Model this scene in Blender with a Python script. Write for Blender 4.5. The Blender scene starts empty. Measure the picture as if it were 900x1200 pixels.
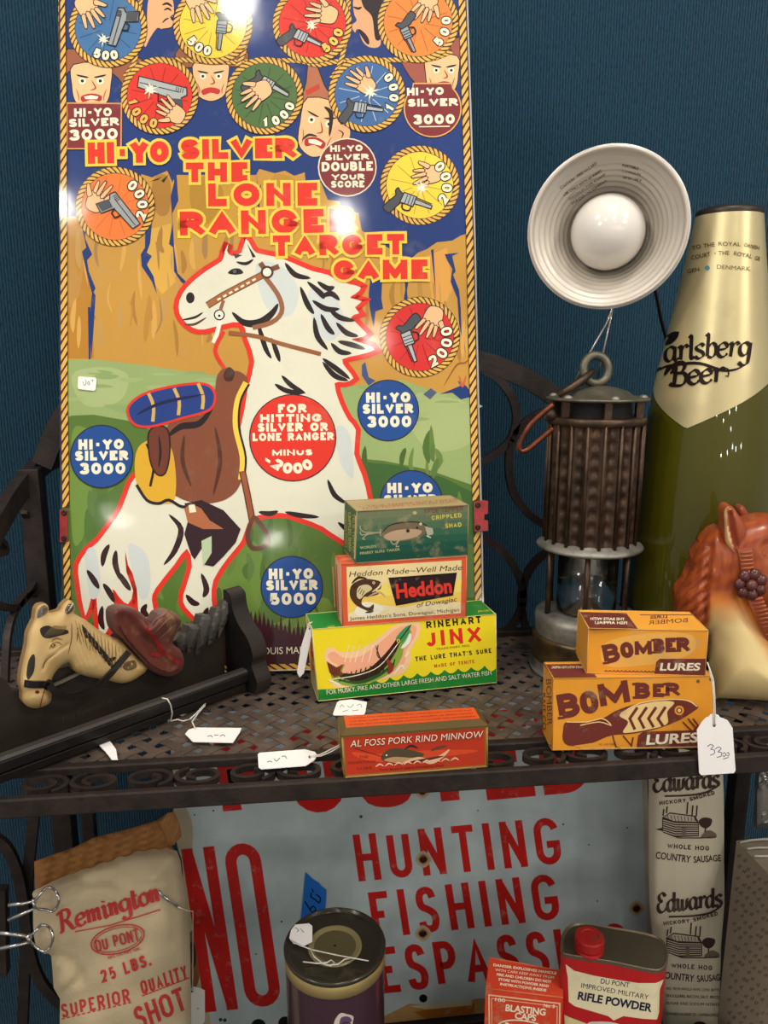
import bpy, bmesh, math, random
import numpy as np
from math import sin, cos, pi, radians, sqrt, atan2, hypot
from mathutils import Vector, Matrix
from mathutils.geometry import tessellate_polygon, delaunay_2d_cdt

random.seed(7)
sc = bpy.context.scene
COL = sc.collection

# ------------------------------------------------------------------ camera
CAM = Vector((0.0, -0.5, 0.30))
PITCH, YAW = 12.0, 6.2
FPX = 900.0
cd = bpy.data.cameras.new('camera')
cd.sensor_fit = 'VERTICAL'; cd.sensor_height = 24.0; cd.lens = 24.0 * FPX / 1200.0
cd.clip_start = 0.01; cd.clip_end = 50
cam = bpy.data.objects.new('camera', cd); COL.objects.link(cam)
cam.location = CAM
cam.rotation_euler = (radians(90 - PITCH), 0, -radians(YAW))
sc.camera = cam
RM = cam.rotation_euler.to_matrix()
FWD = RM @ Vector((0, 0, -1))

# ------------------------------------------------------------------ view, world, lights
sc.view_settings.view_transform = 'Standard'
sc.view_settings.look = 'None'
sc.view_settings.exposure = -0.13
sc.view_settings.gamma = 1.0
sc.view_settings.use_curve_mapping = False
w = bpy.data.worlds.new('room_light'); sc.world = w; w.use_nodes = True
bg = w.node_tree.nodes['Background']
bg.inputs[0].default_value = (1.0, 0.95, 0.89, 1); bg.inputs[1].default_value = 0.46

def ceiling_or_added_lamp(name, loc, size, watts, col=(1, .93, .84)):
    l = bpy.data.lights.new(name, 'AREA'); l.shape = 'DISK'; l.size = size; l.energy = watts; l.color = col
    o = bpy.data.objects.new(name, l); COL.objects.link(o); o.location = loc
    d = Vector((0.05, 0.2, 0.1)) - Vector(loc)
    o.rotation_euler = d.to_track_quat('-Z', 'Y').to_euler()
    return o
# first row read back from the highlights on the glossy board, about 2.3 m above the shelf
LAMPS = [(-1.24, -2.35, 2.2, .12, 4.2), (0.07, -2.47, 2.2, .12, 4.6), (-0.28, -1.25, 2.2, .12, 4.0), (0.24, -3.9, 2.2, .14, 4.0),
         (0.25, -0.55, 2.2, .35, 20), (-1.7, -0.9, 2.2, .45, 22), (1.7, -1.4, 2.2, .40, 25), (-3.4, -3.2, 2.2, .6, 28), (2.6, -3.6, 2.2, .6, 32),  # wide main lamps, set outside the board's reflection
         (0.6, -7.5, 1.7, .12, 5), (-0.9, -9.0, 1.8, .12, 6), (2.4, -8.2, 1.9, .12, 6), (1.4, -10.5, 1.7, .12, 7), (-2.8, -8.5, 2.0, .12, 6),  # small far lamps, added to put highlights on the bottle and glossy tin
         (5.0, -26, 2.2, .5, 90), (9.0, -30, 2.2, .5, 110), (1.5, -34, 2.2, .5, 120), (13.0, -27, 2.2, .5, 110), (-5.0, -38, 2.2, .5, 120)]  # very distant lamps, added for streak highlights on the bottle
for i, (x, y, z, s, e) in enumerate(LAMPS):
    ceiling_or_added_lamp('ceiling_or_added_lamp', (x, y, z), s, e)

# ------------------------------------------------------------------ projection helpers
def ray(px, py):
    return (RM @ Vector(((px - 450) / FPX, -(py - 600) / FPX, -1))).normalized()
def P(px, py, X=None, Y=None, Z=None):
    d = ray(px, py)
    if Z is not None: t = (Z - CAM.z) / d.z
    elif Y is not None: t = (Y - CAM.y) / d.y
    else: t = (X - CAM.x) / d.x
    return CAM + d * t
def depth(p): return (Vector(p) - CAM).dot(FWD)
def mpp(p): return depth(p) / FPX            # metres per pixel at a point
def proj(p):
    q = RM.transposed() @ (Vector(p) - CAM)
    return (450 + FPX * q.x / -q.z, 600 - FPX * q.y / -q.z)

class Plane:
    """a real plane in the room; px() gives the point of it (raised by h along its normal) seen at a pixel"""
    def __init__(s, o, n):
        s.o = Vector(o); s.n = Vector(n).normalized()
        if s.n.dot(CAM - s.o) < 0: s.n = -s.n
    def px(s, x, y, h=0.0):
        d = ray(x, y)
        t = ((s.o + s.n * h) - CAM).dot(s.n) / d.dot(s.n)
        return CAM + d * t
def plane3(a, b, c):
    a, b, c = Vector(a), Vector(b), Vector(c)
    return Plane(a, (b - a).cross(c - a))
def lerp(a, b, t): return a + (b - a) * t

def c(r, g, b):
    def f(v):
        v = v / 255.0
        return v / 12.92 if v <= 0.04045 else ((v + 0.055) / 1.055) ** 2.4
    return (f(r), f(g), f(b), 1.0)

# ------------------------------------------------------------------ materials
MATS = {}
def nt(name):
    m = bpy.data.materials.new(name); m.use_nodes = True
    t = m.node_tree; b = t.nodes['Principled BSDF']
    return m, t, b
def N(t, typ, **kw):
    n = t.nodes.new(typ)
    for k, v in kw.items():
        if k.startswith('i_'):
            k = k[2:]; n.inputs[int(k) if k.isdigit() else k].default_value = v
        else: setattr(n, k, v)
    return n
def mat(name, col, rough=.5, metal=0.0, var=.12, scale=25, bump=.0, bscale=None, col2=None, coat=0, stretch=(1, 1, 1), spec=.5, dist=.002, det=4, thr=None):
    if name in MATS: return MATS[name]
    m, t, b = nt(name)
    tc = N(t, 'ShaderNodeTexCoord'); mp = N(t, 'ShaderNodeMapping'); mp.inputs['Scale'].default_value = stretch
    t.links.new(tc.outputs['Object'], mp.inputs[0])
    nz = N(t, 'ShaderNodeTexNoise', i_Scale=scale, i_Detail=det, i_Roughness=.6); t.links.new(mp.outputs[0], nz.inputs['Vector'])
    rp = N(t, 'ShaderNodeMapRange'); lo, hi = thr or (.3, .7)
    rp.inputs[1].default_value = lo; rp.inputs[2].default_value = hi
    t.links.new(nz.outputs[0], rp.inputs[0])
    mx = N(t, 'ShaderNodeMix', data_type='RGBA')
    a = col; d = col2 or tuple(max(0, v * (1 - var * 2.2)) for v in col[:3]) + (1,)
    mx.inputs[6].default_value = a; mx.inputs[7].default_value = d
    t.links.new(rp.outputs[0], mx.inputs[0]); t.links.new(mx.outputs[2], b.inputs['Base Color'])
    b.inputs['Roughness'].default_value = rough; b.inputs['Metallic'].default_value = metal
    b.inputs['Specular IOR Level'].default_value = spec
    if coat: b.inputs['Coat Weight'].default_value = coat; b.inputs['Coat Roughness'].default_value = .12
    if bump:
        n2 = N(t, 'ShaderNodeTexNoise', i_Scale=bscale or scale * 3, i_Detail=5); t.links.new(mp.outputs[0], n2.inputs['Vector'])
        bp = N(t, 'ShaderNodeBump', i_Strength=bump, i_Distance=dist)
        t.links.new(n2.outputs[0], bp.inputs['Height']); t.links.new(bp.outputs[0], b.inputs['Normal'])
    MATS[name] = m
    return m
def ink(name, rough=.55, wear=.25, wearcol=None, coat=0, croough=.1, dirt=.15, scale=60, bump=.0, bscale=200, metal=0, wavy=0):
    """printed surface: the colour comes from the mesh's own colour attribute, worn and soiled by noise"""
    if name in MATS: return MATS[name]
    m, t, b = nt(name)
    at = N(t, 'ShaderNodeAttribute', attribute_name='Col')
    tc = N(t, 'ShaderNodeTexCoord')
    n1 = N(t, 'ShaderNodeTexNoise', i_Scale=scale, i_Detail=6, i_Roughness=.65); t.links.new(tc.outputs['Object'], n1.inputs['Vector'])
    r1 = N(t, 'ShaderNodeMapRange'); r1.inputs[1].default_value = .57; r1.inputs[2].default_value = .72; r1.inputs[4].default_value = wear
    t.links.new(n1.outputs[0], r1.inputs[0])
    m1 = N(t, 'ShaderNodeMix', data_type='RGBA'); m1.inputs[7].default_value = wearcol or c(190, 170, 130)
    t.links.new(r1.outputs[0], m1.inputs[0]); t.links.new(at.outputs['Color'], m1.inputs[6])
    n2 = N(t, 'ShaderNodeTexNoise', i_Scale=scale * .25, i_Detail=5); t.links.new(tc.outputs['Object'], n2.inputs['Vector'])
    r2 = N(t, 'ShaderNodeMapRange'); r2.inputs[1].default_value = .35; r2.inputs[2].default_value = .7; r2.inputs[3].default_value = 1; r2.inputs[4].default_value = 1 - dirt
    t.links.new(n2.outputs[0], r2.inputs[0])
    m2 = N(t, 'ShaderNodeVectorMath', operation='SCALE'); t.links.new(m1.outputs[2], m2.inputs[0]); t.links.new(r2.outputs[0], m2.inputs['Scale'])
    t.links.new(m2.outputs[0], b.inputs['Base Color'])
    b.inputs['Roughness'].default_value = rough; b.inputs['Metallic'].default_value = metal; b.inputs['Specular IOR Level'].default_value = .2
    if coat:
        b.inputs['Coat Weight'].default_value = coat; b.inputs['Coat Roughness'].default_value = croough
    if bump or wavy:
        n3 = N(t, 'ShaderNodeTexNoise', i_Scale=bscale, i_Detail=3); t.links.new(tc.outputs['Object'], n3.inputs['Vector'])
        bp = N(t, 'ShaderNodeBump', i_Strength=bump or wavy, i_Distance=.001 if bump else .01); t.links.new(n3.outputs[0], bp.inputs['Height'])
        t.links.new(bp.outputs[0], b.inputs['Normal'])
        if coat: t.links.new(bp.outputs[0], b.inputs['Coat Normal'])
    MATS[name] = m
    return m

# ------------------------------------------------------------------ mesh collector
class M:
    def __init__(s): s.v = []; s.f = []; s.mi = []; s.c = []; s.sm = []
    def add(s, verts, faces, col=(1, 1, 1, 1), mi=0, smooth=False):
        k = len(s.v); s.v += [tuple(p) for p in verts]
        for f in faces:
            s.f.append(tuple(i + k for i in f)); s.mi.append(mi); s.c.append(col); s.sm.append(smooth)
        return s
    def box(s, x0, y0, z0, x1, y1, z1, **k):
        v = [(x, y, z) for z in (z0, z1) for y in (y0, y1) for x in (x0, x1)]
        return s.add(v, [(0, 2, 3, 1), (4, 5, 7, 6), (0, 1, 5, 4), (2, 6, 7, 3), (0, 4, 6, 2), (1, 3, 7, 5)], **k)
    def hexa(s, lo, hi, **k):      # lo, hi: four corners each in the same order
        v = list(lo) + list(hi)
        return s.add(v, [(3, 2, 1, 0), (4, 5, 6, 7)] + [(i, (i + 1) % 4, (i + 1) % 4 + 4, i + 4) for i in range(4)], **k)
    def tube(s, pts, r, n=8, closed=False, caps=True, smooth=True, **k):
        pts = [Vector(p) for p in pts]; m = len(pts)
        rs = r if isinstance(r, (list, tuple)) else [r] * m
        vs = []; up = None
        for i, p in enumerate(pts):
            a = pts[i - 1] if (i or closed) else p; b = pts[(i + 1) % m] if (i < m - 1 or closed) else p
            t = (b - a).normalized()
            if up is None:
                up = Vector((0, 0, 1)) if abs(t.z) < .9 else Vector((1, 0, 0))
            u = (up - t * up.dot(t)).normalized(); up = u; w_ = t.cross(u)
            for j in range(n):
                an = 2 * pi * j / n
                vs.append(p + (u * cos(an) + w_ * sin(an)) * rs[i])
        fs = []
        for i in range(m if closed else m - 1):
            for j in range(n):
                a = i * n + j; b = i * n + (j + 1) % n; d = ((i + 1) % m) * n
                fs.append((a, b, d + (j + 1) % n, d + j))
        if caps and not closed:
            fs.append(tuple(range(n))[::-1]); fs.append(tuple((m - 1) * n + j for j in range(n)))
        return s.add(vs, fs, smooth=smooth, **k)
    def bar(s, pts, wd, th, nrm, closed=False, **k):
        """flat bar swept along pts: wd across in the plane, th along nrm"""
        pts = [Vector(p) for p in pts]; m = len(pts); nrm = Vector(nrm).normalized(); vs = []
        ws = wd if isinstance(wd, (list, tuple)) else [wd] * m
        for i, p in enumerate(pts):
            a = pts[i - 1] if (i or closed) else p; b = pts[(i + 1) % m] if (i < m - 1 or closed) else p
            t = (b - a).normalized(); u = t.cross(nrm).normalized() * ws[i] / 2; q = nrm * th / 2
            vs += [p - u - q, p + u - q, p + u + q, p - u + q]
        fs = []
        for i in range(m if closed else m - 1):
            d = ((i + 1) % m) * 4
            for j in range(4): fs.append((i * 4 + j, i * 4 + (j + 1) % 4, d + (j + 1) % 4, d + j))
        if not closed: fs += [(3, 2, 1, 0), tuple((m - 1) * 4 + j for j in range(4))]
        return s.add(vs, fs, **k)
    def lathe(s, o, ax, prof, n=32, smooth=True, cap0=True, cap1=True, a0=0, a1=2 * pi, **k):
        """prof: (distance along axis, radius)"""
        o = Vector(o); ax = Vector(ax).normalized()
        u = Vector((1, 0, 0)) if abs(ax.x) < .9 else Vector((0, 1, 0))
        u = (u - ax * u.dot(ax)).normalized(); w_ = ax.cross(u); vs = []; fs = []; m = len(prof)
        full = abs(a1 - a0 - 2 * pi) < 1e-6; nn = n if full else n + 1
        for h, r in prof:
            for j in range(nn):
                an = a0 + (a1 - a0) * j / n
                vs.append(o + ax * h + (u * cos(an) + w_ * sin(an)) * max(r, 1e-5))
        for i in range(m - 1):
            for j in range(n):
                b = (j + 1) % nn
                fs.append((i * nn + j, i * nn + b, (i + 1) * nn + b, (i + 1) * nn + j))
        s.add(vs, fs, smooth=smooth, **k)
        if full and cap0 and prof[0][1] > 1e-4: s.add([vs[j] for j in range(n)], [tuple(range(n))[::-1]], **k)
        if full and cap1 and prof[-1][1] > 1e-4: s.add([vs[(m - 1) * n + j] for j in range(n)], [tuple(range(n))], **k)
        return s
    def ball(s, o, r, n=12, sq=(1, 1, 1), **k):
        vs = []; fs = []; h = n // 2
        for i in range(h + 1):
            for j in range(n):
                t = pi * i / h; a = 2 * pi * j / n
                vs.append(Vector(o) + Vector((sin(t) * cos(a) * sq[0], sin(t) * sin(a) * sq[1], cos(t) * sq[2])) * r)
        for i in range(h):
            for j in range(n): fs.append((i * n + j, (i + 1) * n + j, (i + 1) * n + (j + 1) % n, i * n + (j + 1) % n))
        return s.add(vs, fs, smooth=True, **k)
    def build(s, name, mats, parent=None, bevel=0, seg=2, weld=False):
        if not isinstance(mats, (list, tuple)): mats = [mats]
        o3 = Vector((0, 0, 0))
        if parent is not None: o3 = world_loc(parent)
        elif s.v:
            a = np.array(s.v); o3 = Vector(((a[:, 0].min() + a[:, 0].max()) / 2, (a[:, 1].min() + a[:, 1].max()) / 2, a[:, 2].min()))
        me = bpy.data.meshes.new(name)
        me.from_pydata([(v[0] - o3.x, v[1] - o3.y, v[2] - o3.z) for v in s.v], [], s.f)
        for m_ in mats: me.materials.append(m_)
        me.polygons.foreach_set('material_index', s.mi)
        me.polygons.foreach_set('use_smooth', s.sm)
        at = me.color_attributes.new('Col', 'FLOAT_COLOR', 'CORNER')
        cl = []
        for x, f in zip(s.c, s.f):
            if isinstance(x, list): cl += [tuple(q)[:3] + (1.0,) for q in x]
            else: cl += [tuple(x)[:3] + (1.0,)] * len(f)
        cs = np.array(cl, dtype=np.float32)
        at.data.foreach_set('color', cs.ravel())
        me.validate(); me.update()
        if weld:
            bm = bmesh.new(); bm.from_mesh(me); bmesh.ops.remove_doubles(bm, verts=bm.verts, dist=1e-6); bm.to_mesh(me); bm.free()
        o = bpy.data.objects.new(name, me); COL.objects.link(o)
        if parent is not None: o.parent = parent
        else: o.location = o3
        if bevel:
            md = o.modifiers.new('bevel', 'BEVEL'); md.width = bevel; md.segments = seg; md.limit_method = 'ANGLE'; md.angle_limit = radians(40)
        return o
def world_loc(o):
    l = Vector((0, 0, 0))
    while o is not None: l = l + o.location; o = o.parent
    return l
def thing(name, loc, label, cat, group=None):
    o = bpy.data.objects.new(name, None); COL.objects.link(o); o.location = loc; o.empty_display_size = .02
    return tag(o, label, cat, group)
def tag(o, label, cat, group=None, kind=None):
    o['label'] = label; o['category'] = cat
    if group: o['group'] = group
    if kind: o['kind'] = kind
    return o

# ------------------------------------------------------------------ outlines
def cr(pts, n=5, closed=True):
    """smooth curve through the points"""
    pts = [tuple(p) for p in pts]; m = len(pts); out = []
    rng = range(m) if closed else range(m - 1)
    for i in rng:
        if closed: p0, p1, p2, p3 = pts[i - 1], pts[i], pts[(i + 1) % m], pts[(i + 2) % m]
        else: p0, p1, p2, p3 = pts[max(i - 1, 0)], pts[i], pts[i + 1], pts[min(i + 2, m - 1)]
        for k in range(n):
            t = k / n; t2 = t * t; t3 = t2 * t
            out.append(tuple(.5 * (2 * b + (-a + d) * t + (2 * a - 5 * b + 4 * d - e) * t2 + (-a + 3 * b - 3 * d + e) * t3) for a, b, d, e in zip(p0, p1, p2, p3)))
    if not closed: out.append(pts[-1])
    return out
def circ(cx, cy, rx, ry=None, n=28, a0=0, a1=360):
    ry = ry or rx; full = abs(a1 - a0) >= 360
    return [(cx + rx * cos(radians(a0 + (a1 - a0) * i / (n if full else n - 1))), cy - ry * sin(radians(a0 + (a1 - a0) * i / (n if full else n - 1)))) for i in range(n)]
def strip(pts, w_, closed=False, taper=None):
    """quad strip of constant width along a polyline, mitred"""
    q = [pts[0]]
    for p in pts[1:]:
        if hypot(p[0] - q[-1][0], p[1] - q[-1][1]) > 1e-4: q.append(p)
    if closed and hypot(q[0][0] - q[-1][0], q[0][1] - q[-1][1]) < 1e-4: q.pop()
    if len(q) < 2: q = [pts[0], (pts[0][0] + .01, pts[0][1])]
    pts = q; m = len(pts); L = []; R = []
    for i in range(m):
        p = pts[i]
        a = pts[i - 1] if (i or closed) else None; b = pts[(i + 1) % m] if (i < m - 1 or closed) else None
        def nr(u, v):
            dx, dy = v[0] - u[0], v[1] - u[1]; l = hypot(dx, dy) or 1e-9
            return (-dy / l, dx / l)
        if a is None: nx, ny = nr(p, b)
        elif b is None: nx, ny = nr(a, p)
        else:
            n1 = nr(a, p); n2 = nr(p, b); sx, sy = n1[0] + n2[0], n1[1] + n2[1]; l2 = sx * sx + sy * sy
            if l2 < .12: nx, ny = n1
            else:
                k = 2 / l2; nx, ny = sx * k, sy * k
                l = hypot(nx, ny)
                if l > 2.2: nx, ny = nx / l * 2.2, ny / l * 2.2
        ww = (w_ if not taper else w_ * taper(i / (m - 1))) / 2
        L.append((p[0] + nx * ww, p[1] + ny * ww)); R.append((p[0] - nx * ww, p[1] - ny * ww))
    v = [q for pr in zip(L, R) for q in pr]
    f = [(2 * i, 2 * i + 1, 2 * ((i + 1) % m) + 1, 2 * ((i + 1) % m)) for i in range(m if closed else m - 1)]
    return v, f

# stroke lettering ------------------------------------------------------------
def _arc(cx, cy, rx, ry, a0, a1, n=9): return [(cx + rx * cos(radians(a0 + (a1 - a0) * i / n)), cy + ry * sin(radians(a0 + (a1 - a0) * i / n))) for i in range(n + 1)]
WID = dict(M=1.25, W=1.4, I=0, J=.75, E=.82, F=.78, L=.76, T=.9, O=1.08, Q=1.08, G=1.05, D=1, A=1.05, N=1, H=.98, S=.88, P=.9, B=.92, R=.95, Y=1, C=.98, K=.97, U=.95, V=1, X=1, Z=.85)
def glyph(ch, q):
    s = min(.25, q)
    O = _arc(.5, 1 - q, .5, q, 180, 0) + _arc(.5, q, .5, q, 0, -180)
    G = {
     'A': [([(0, 0), (.5, 1), (1, 0)], 1), ([(.2, .3), (.8, .3)], 0)], 'B': [([(.5, .52), (.0, .52)], 0), ([(0, 0), (0, 1), (.5, 1)] + _arc(.5, .76, .42, .24, 90, -90)[1:], 0), ([(0, 0), (.5, 0)] + _arc(.5, .26, .5, .26, -90, 90)[1:], 0)],
     'C': [(_arc(.5, 1 - q, .5, q, 12, 180) + _arc(.5, q, .5, q, 180, 348), 0)], 'D': [([(0, 0), (0, 1), (.4, 1)] + _arc(.4, 1 - q, .6, q, 90, 0)[1:] + _arc(.4, q, .6, q, 0, -90) + [(0, 0)], 2)],
     'E': [([(1, 0), (0, 0), (0, 1), (1, 1)], 1), ([(0, .51), (.85, .51)], 0)], 'F': [([(0, 0), (0, 1), (1, 1)], 1), ([(0, .5), (.85, .5)], 0)],
     'G': [(_arc(.5, 1 - q, .5, q, 12, 180) + _arc(.5, q, .5, q, 180, 360) + [(1, .42), (.45, .42)], 0)], 'H': [([(0, 0), (0, 1)], 1), ([(1, 0), (1, 1)], 1), ([(0, .5), (1, .5)], 0)],
     'I': [([(.5, 0), (.5, 1)], 1)], 'J': [([(1, 1), (1, q)] + _arc(.5, q, .5, q, 0, -165)[1:], 0)], 'K': [([(0, 0), (0, 1)], 1), ([(0, .36), (1, 1)], 1), ([(.3, .55), (1, 0)], 1)],
     'L': [([(0, 1), (0, 0), (1, 0)], 1)], 'M': [([(0, 0), (0, 1)], 1), ([(1, 0), (1, 1)], 1), ([(.02, 1), (.5, .12)], 3), ([(.98, 1), (.5, .12)], 3)], 'N': [([(0, 0), (0, 1)], 1), ([(1, 0), (1, 1)], 1), ([(0, 1), (1, 0)], 3)],
     'O': [(O, 2)], 'P': [([(0, 0), (0, 1), (.5, 1)] + _arc(.5, .73, .5, .27, 90, -90)[1:] + [(0, .46)], 0)], 'Q': [(O, 2), ([(.6, .3), (1, 0)], 0)],
     'R': [([(0, 0), (0, 1), (.5, 1)] + _arc(.5, .73, .5, .27, 90, -90)[1:] + [(0, .46)], 1), ([(.45, .46), (1, 0)], 1)],
     'S': [(cr([(.95, .80), (.82, .95), (.5, 1), (.14, .94), (.02, .76), (.14, .59), (.5, .51), (.88, .40), (1, .24), (.86, .05), (.5, 0), (.13, .05), (.02, .2)], 3, False), 0)],
     'T': [([(0, 1), (1, 1)], 1), ([(.5, 1), (.5, 0)], 1)], 'U': [([(0, 1), (0, q)] + _arc(.5, q, .5, q, 180, 360)[1:] + [(1, 1)], 0)],
     'V': [([(0, 1), (.5, 0), (1, 1)], 1)], 'W': [([(0, 1), (.25, 0), (.5, .85), (.75, 0), (1, 1)], 1)], 'X': [([(0, 0), (1, 1)], 1), ([(0, 1), (1, 0)], 1)],
     'Y': [([(0, 1), (.5, .45), (1, 1)], 1), ([(.5, .5), (.5, 0)], 1)], 'Z': [([(0, 1), (1, 1), (0, 0), (1, 0)], 1)],
     '0': [(O, 2)], '1': [([(.5, 0), (.5, 1), (.1, .8)], 0)], '2': [(cr([(.03, .76), (.15, .95), (.5, 1), (.88, .93), (.97, .74), (.82, .5), (.45, .25), (0, 0)], 3, False) + [(1, 0)], 0)],
     '3': [(cr([(.03, .84), (.2, .97), (.5, 1), (.86, .94), (.93, .76), (.82, .58), (.42, .53)], 3, False), 0), (cr([(.42, .53), (.86, .47), (1, .26), (.88, .06), (.5, 0), (.15, .05), (0, .2)], 3, False), 0)],
     '4': [([(.72, 0), (.72, 1), (0, .3), (1, .3)], 0)], '5': [([(.92, 1), (.14, 1)] + cr([(.09, .53), (.48, .64), (.9, .53), (1, .3), (.86, .06), (.45, 0), (.03, .12)], 3, False), 0)],
     '6': [(cr([(.9, .93), (.45, .95), (.05, .6), (0, .3), (.2, .04), (.5, 0), (.9, .06), (1, .3), (.85, .52), (.5, .58), (.08, .42)], 3, False), 0)],
     '7': [([(0, 1), (1, 1), (.35, 0)], 0)], '8': [(circ(.5, .25, .5, .25, 16), 2), (circ(.5, .76, .42, .24, 16), 2)], '9': [([(1 - a, 1 - b) for a, b in cr([(.9, .93), (.45, .95), (.05, .6), (0, .3), (.2, .04), (.5, 0), (.9, .06), (1, .3), (.85, .52), (.5, .58), (.08, .42)], 3, False)], 0)],
     '-': [([(0, .48), (1, .48)], 0)], '.': [([(.5, 0), (.5, .02)], 1)], ',': [([(.5, .05), (.3, -.15)], 0)], "'": [([(.5, 1), (.4, .75)], 0)], '&': [([(1, 0), (.2, .75), (.4, 1), (.65, .8), (0, .25), (.3, 0), (1, .45)], 0)]}
    return G.get(ch, [])
def stroke_text(s, L, H, wt, gap=.18, q0=1.0, space=.55):
    """returns list of (verts, faces) in a local frame 0..L by 0..H"""
    tot = 0; units = []
    for ch in s:
        if ch == ' ': units.append(None); tot += space
        else:
            wd = WID.get(ch, .88)
            if ch in ".,'": wd = 0
            if ch == '-': wd = .72
            if ch == '1': wd = .5
            units.append(wd); tot += wd
    fixed = sum(wt for u in units if u == 0)
    ngap = len([1 for a in s]) - 1
    sc_ = (L - fixed) / max(tot + ngap * gap, 1e-6); x = 0; out = []
    for ch, wd in zip(s, units):
        if wd is None: x += (space + gap) * sc_; continue
        W = wd * sc_ if wd else wt
        q = min(.5, .56 * (W - wt) / max(H - wt, 1e-6) * q0) if W > wt else .3
        for pts, ext in glyph(ch, q):
            pp = [(x + wt / 2 + u * (W - wt), wt / 2 + v * (H - wt)) for u, v in pts]
            if ext in (1, 3):
                for a, b in ((0, 1), (-1, -2)):
                    dx, dy = pp[a][0] - pp[b][0], pp[a][1] - pp[b][1]; l = hypot(dx, dy) or 1; e = (wt * .5 if abs(dy) < .02 * l else wt * (.02 if abs(dx) < .02 * l else .5 * abs(dx) / abs(dy) + .05)) / l
                    if min(abs(dx), abs(dy)) < .02 * l: e = wt * .5 / l
                    pp[a] = (pp[a][0] + dx * e, pp[a][1] + dy * e)
            v, f = strip(pp, wt, closed=(ext == 2))
            if ext == 3: v = [(min(max(a, x), x + W), min(max(b, 0), H)) for a, b in v]
            if ext == 1: v = [(min(max(a, x - wt * .35), x + W + wt * .35), min(max(b, 0), H)) for a, b in v]
            out.append((v, f))
        x += W + gap * sc_
    return out
_fc = {}
def font_text(s, bold=0.0, res=3):
    """glyph outlines of Blender's own built-in font, filled: verts, tris, xmin, xmax"""
    if 'M' in s: bold = 0.0
    k = (s, bold)
    if k in _fc: return _fc[k]
    cu = bpy.data.curves.new('t', 'FONT'); cu.body = s; cu.resolution_u = res; cu.offset = bold; cu.size = 1
    o = bpy.data.objects.new('t', cu); me = o.to_mesh()
    v = [(p.co.x, p.co.y) for p in me.vertices]; f = [tuple(p.vertices) for p in me.polygons]
    o.to_mesh_clear(); bpy.data.objects.remove(o); bpy.data.curves.remove(cu)
    xs = [p[0] for p in v] or [0, 1]
    _fc[k] = (v, f, min(xs), max(xs)); return _fc[k]
CAPH = .729

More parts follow.
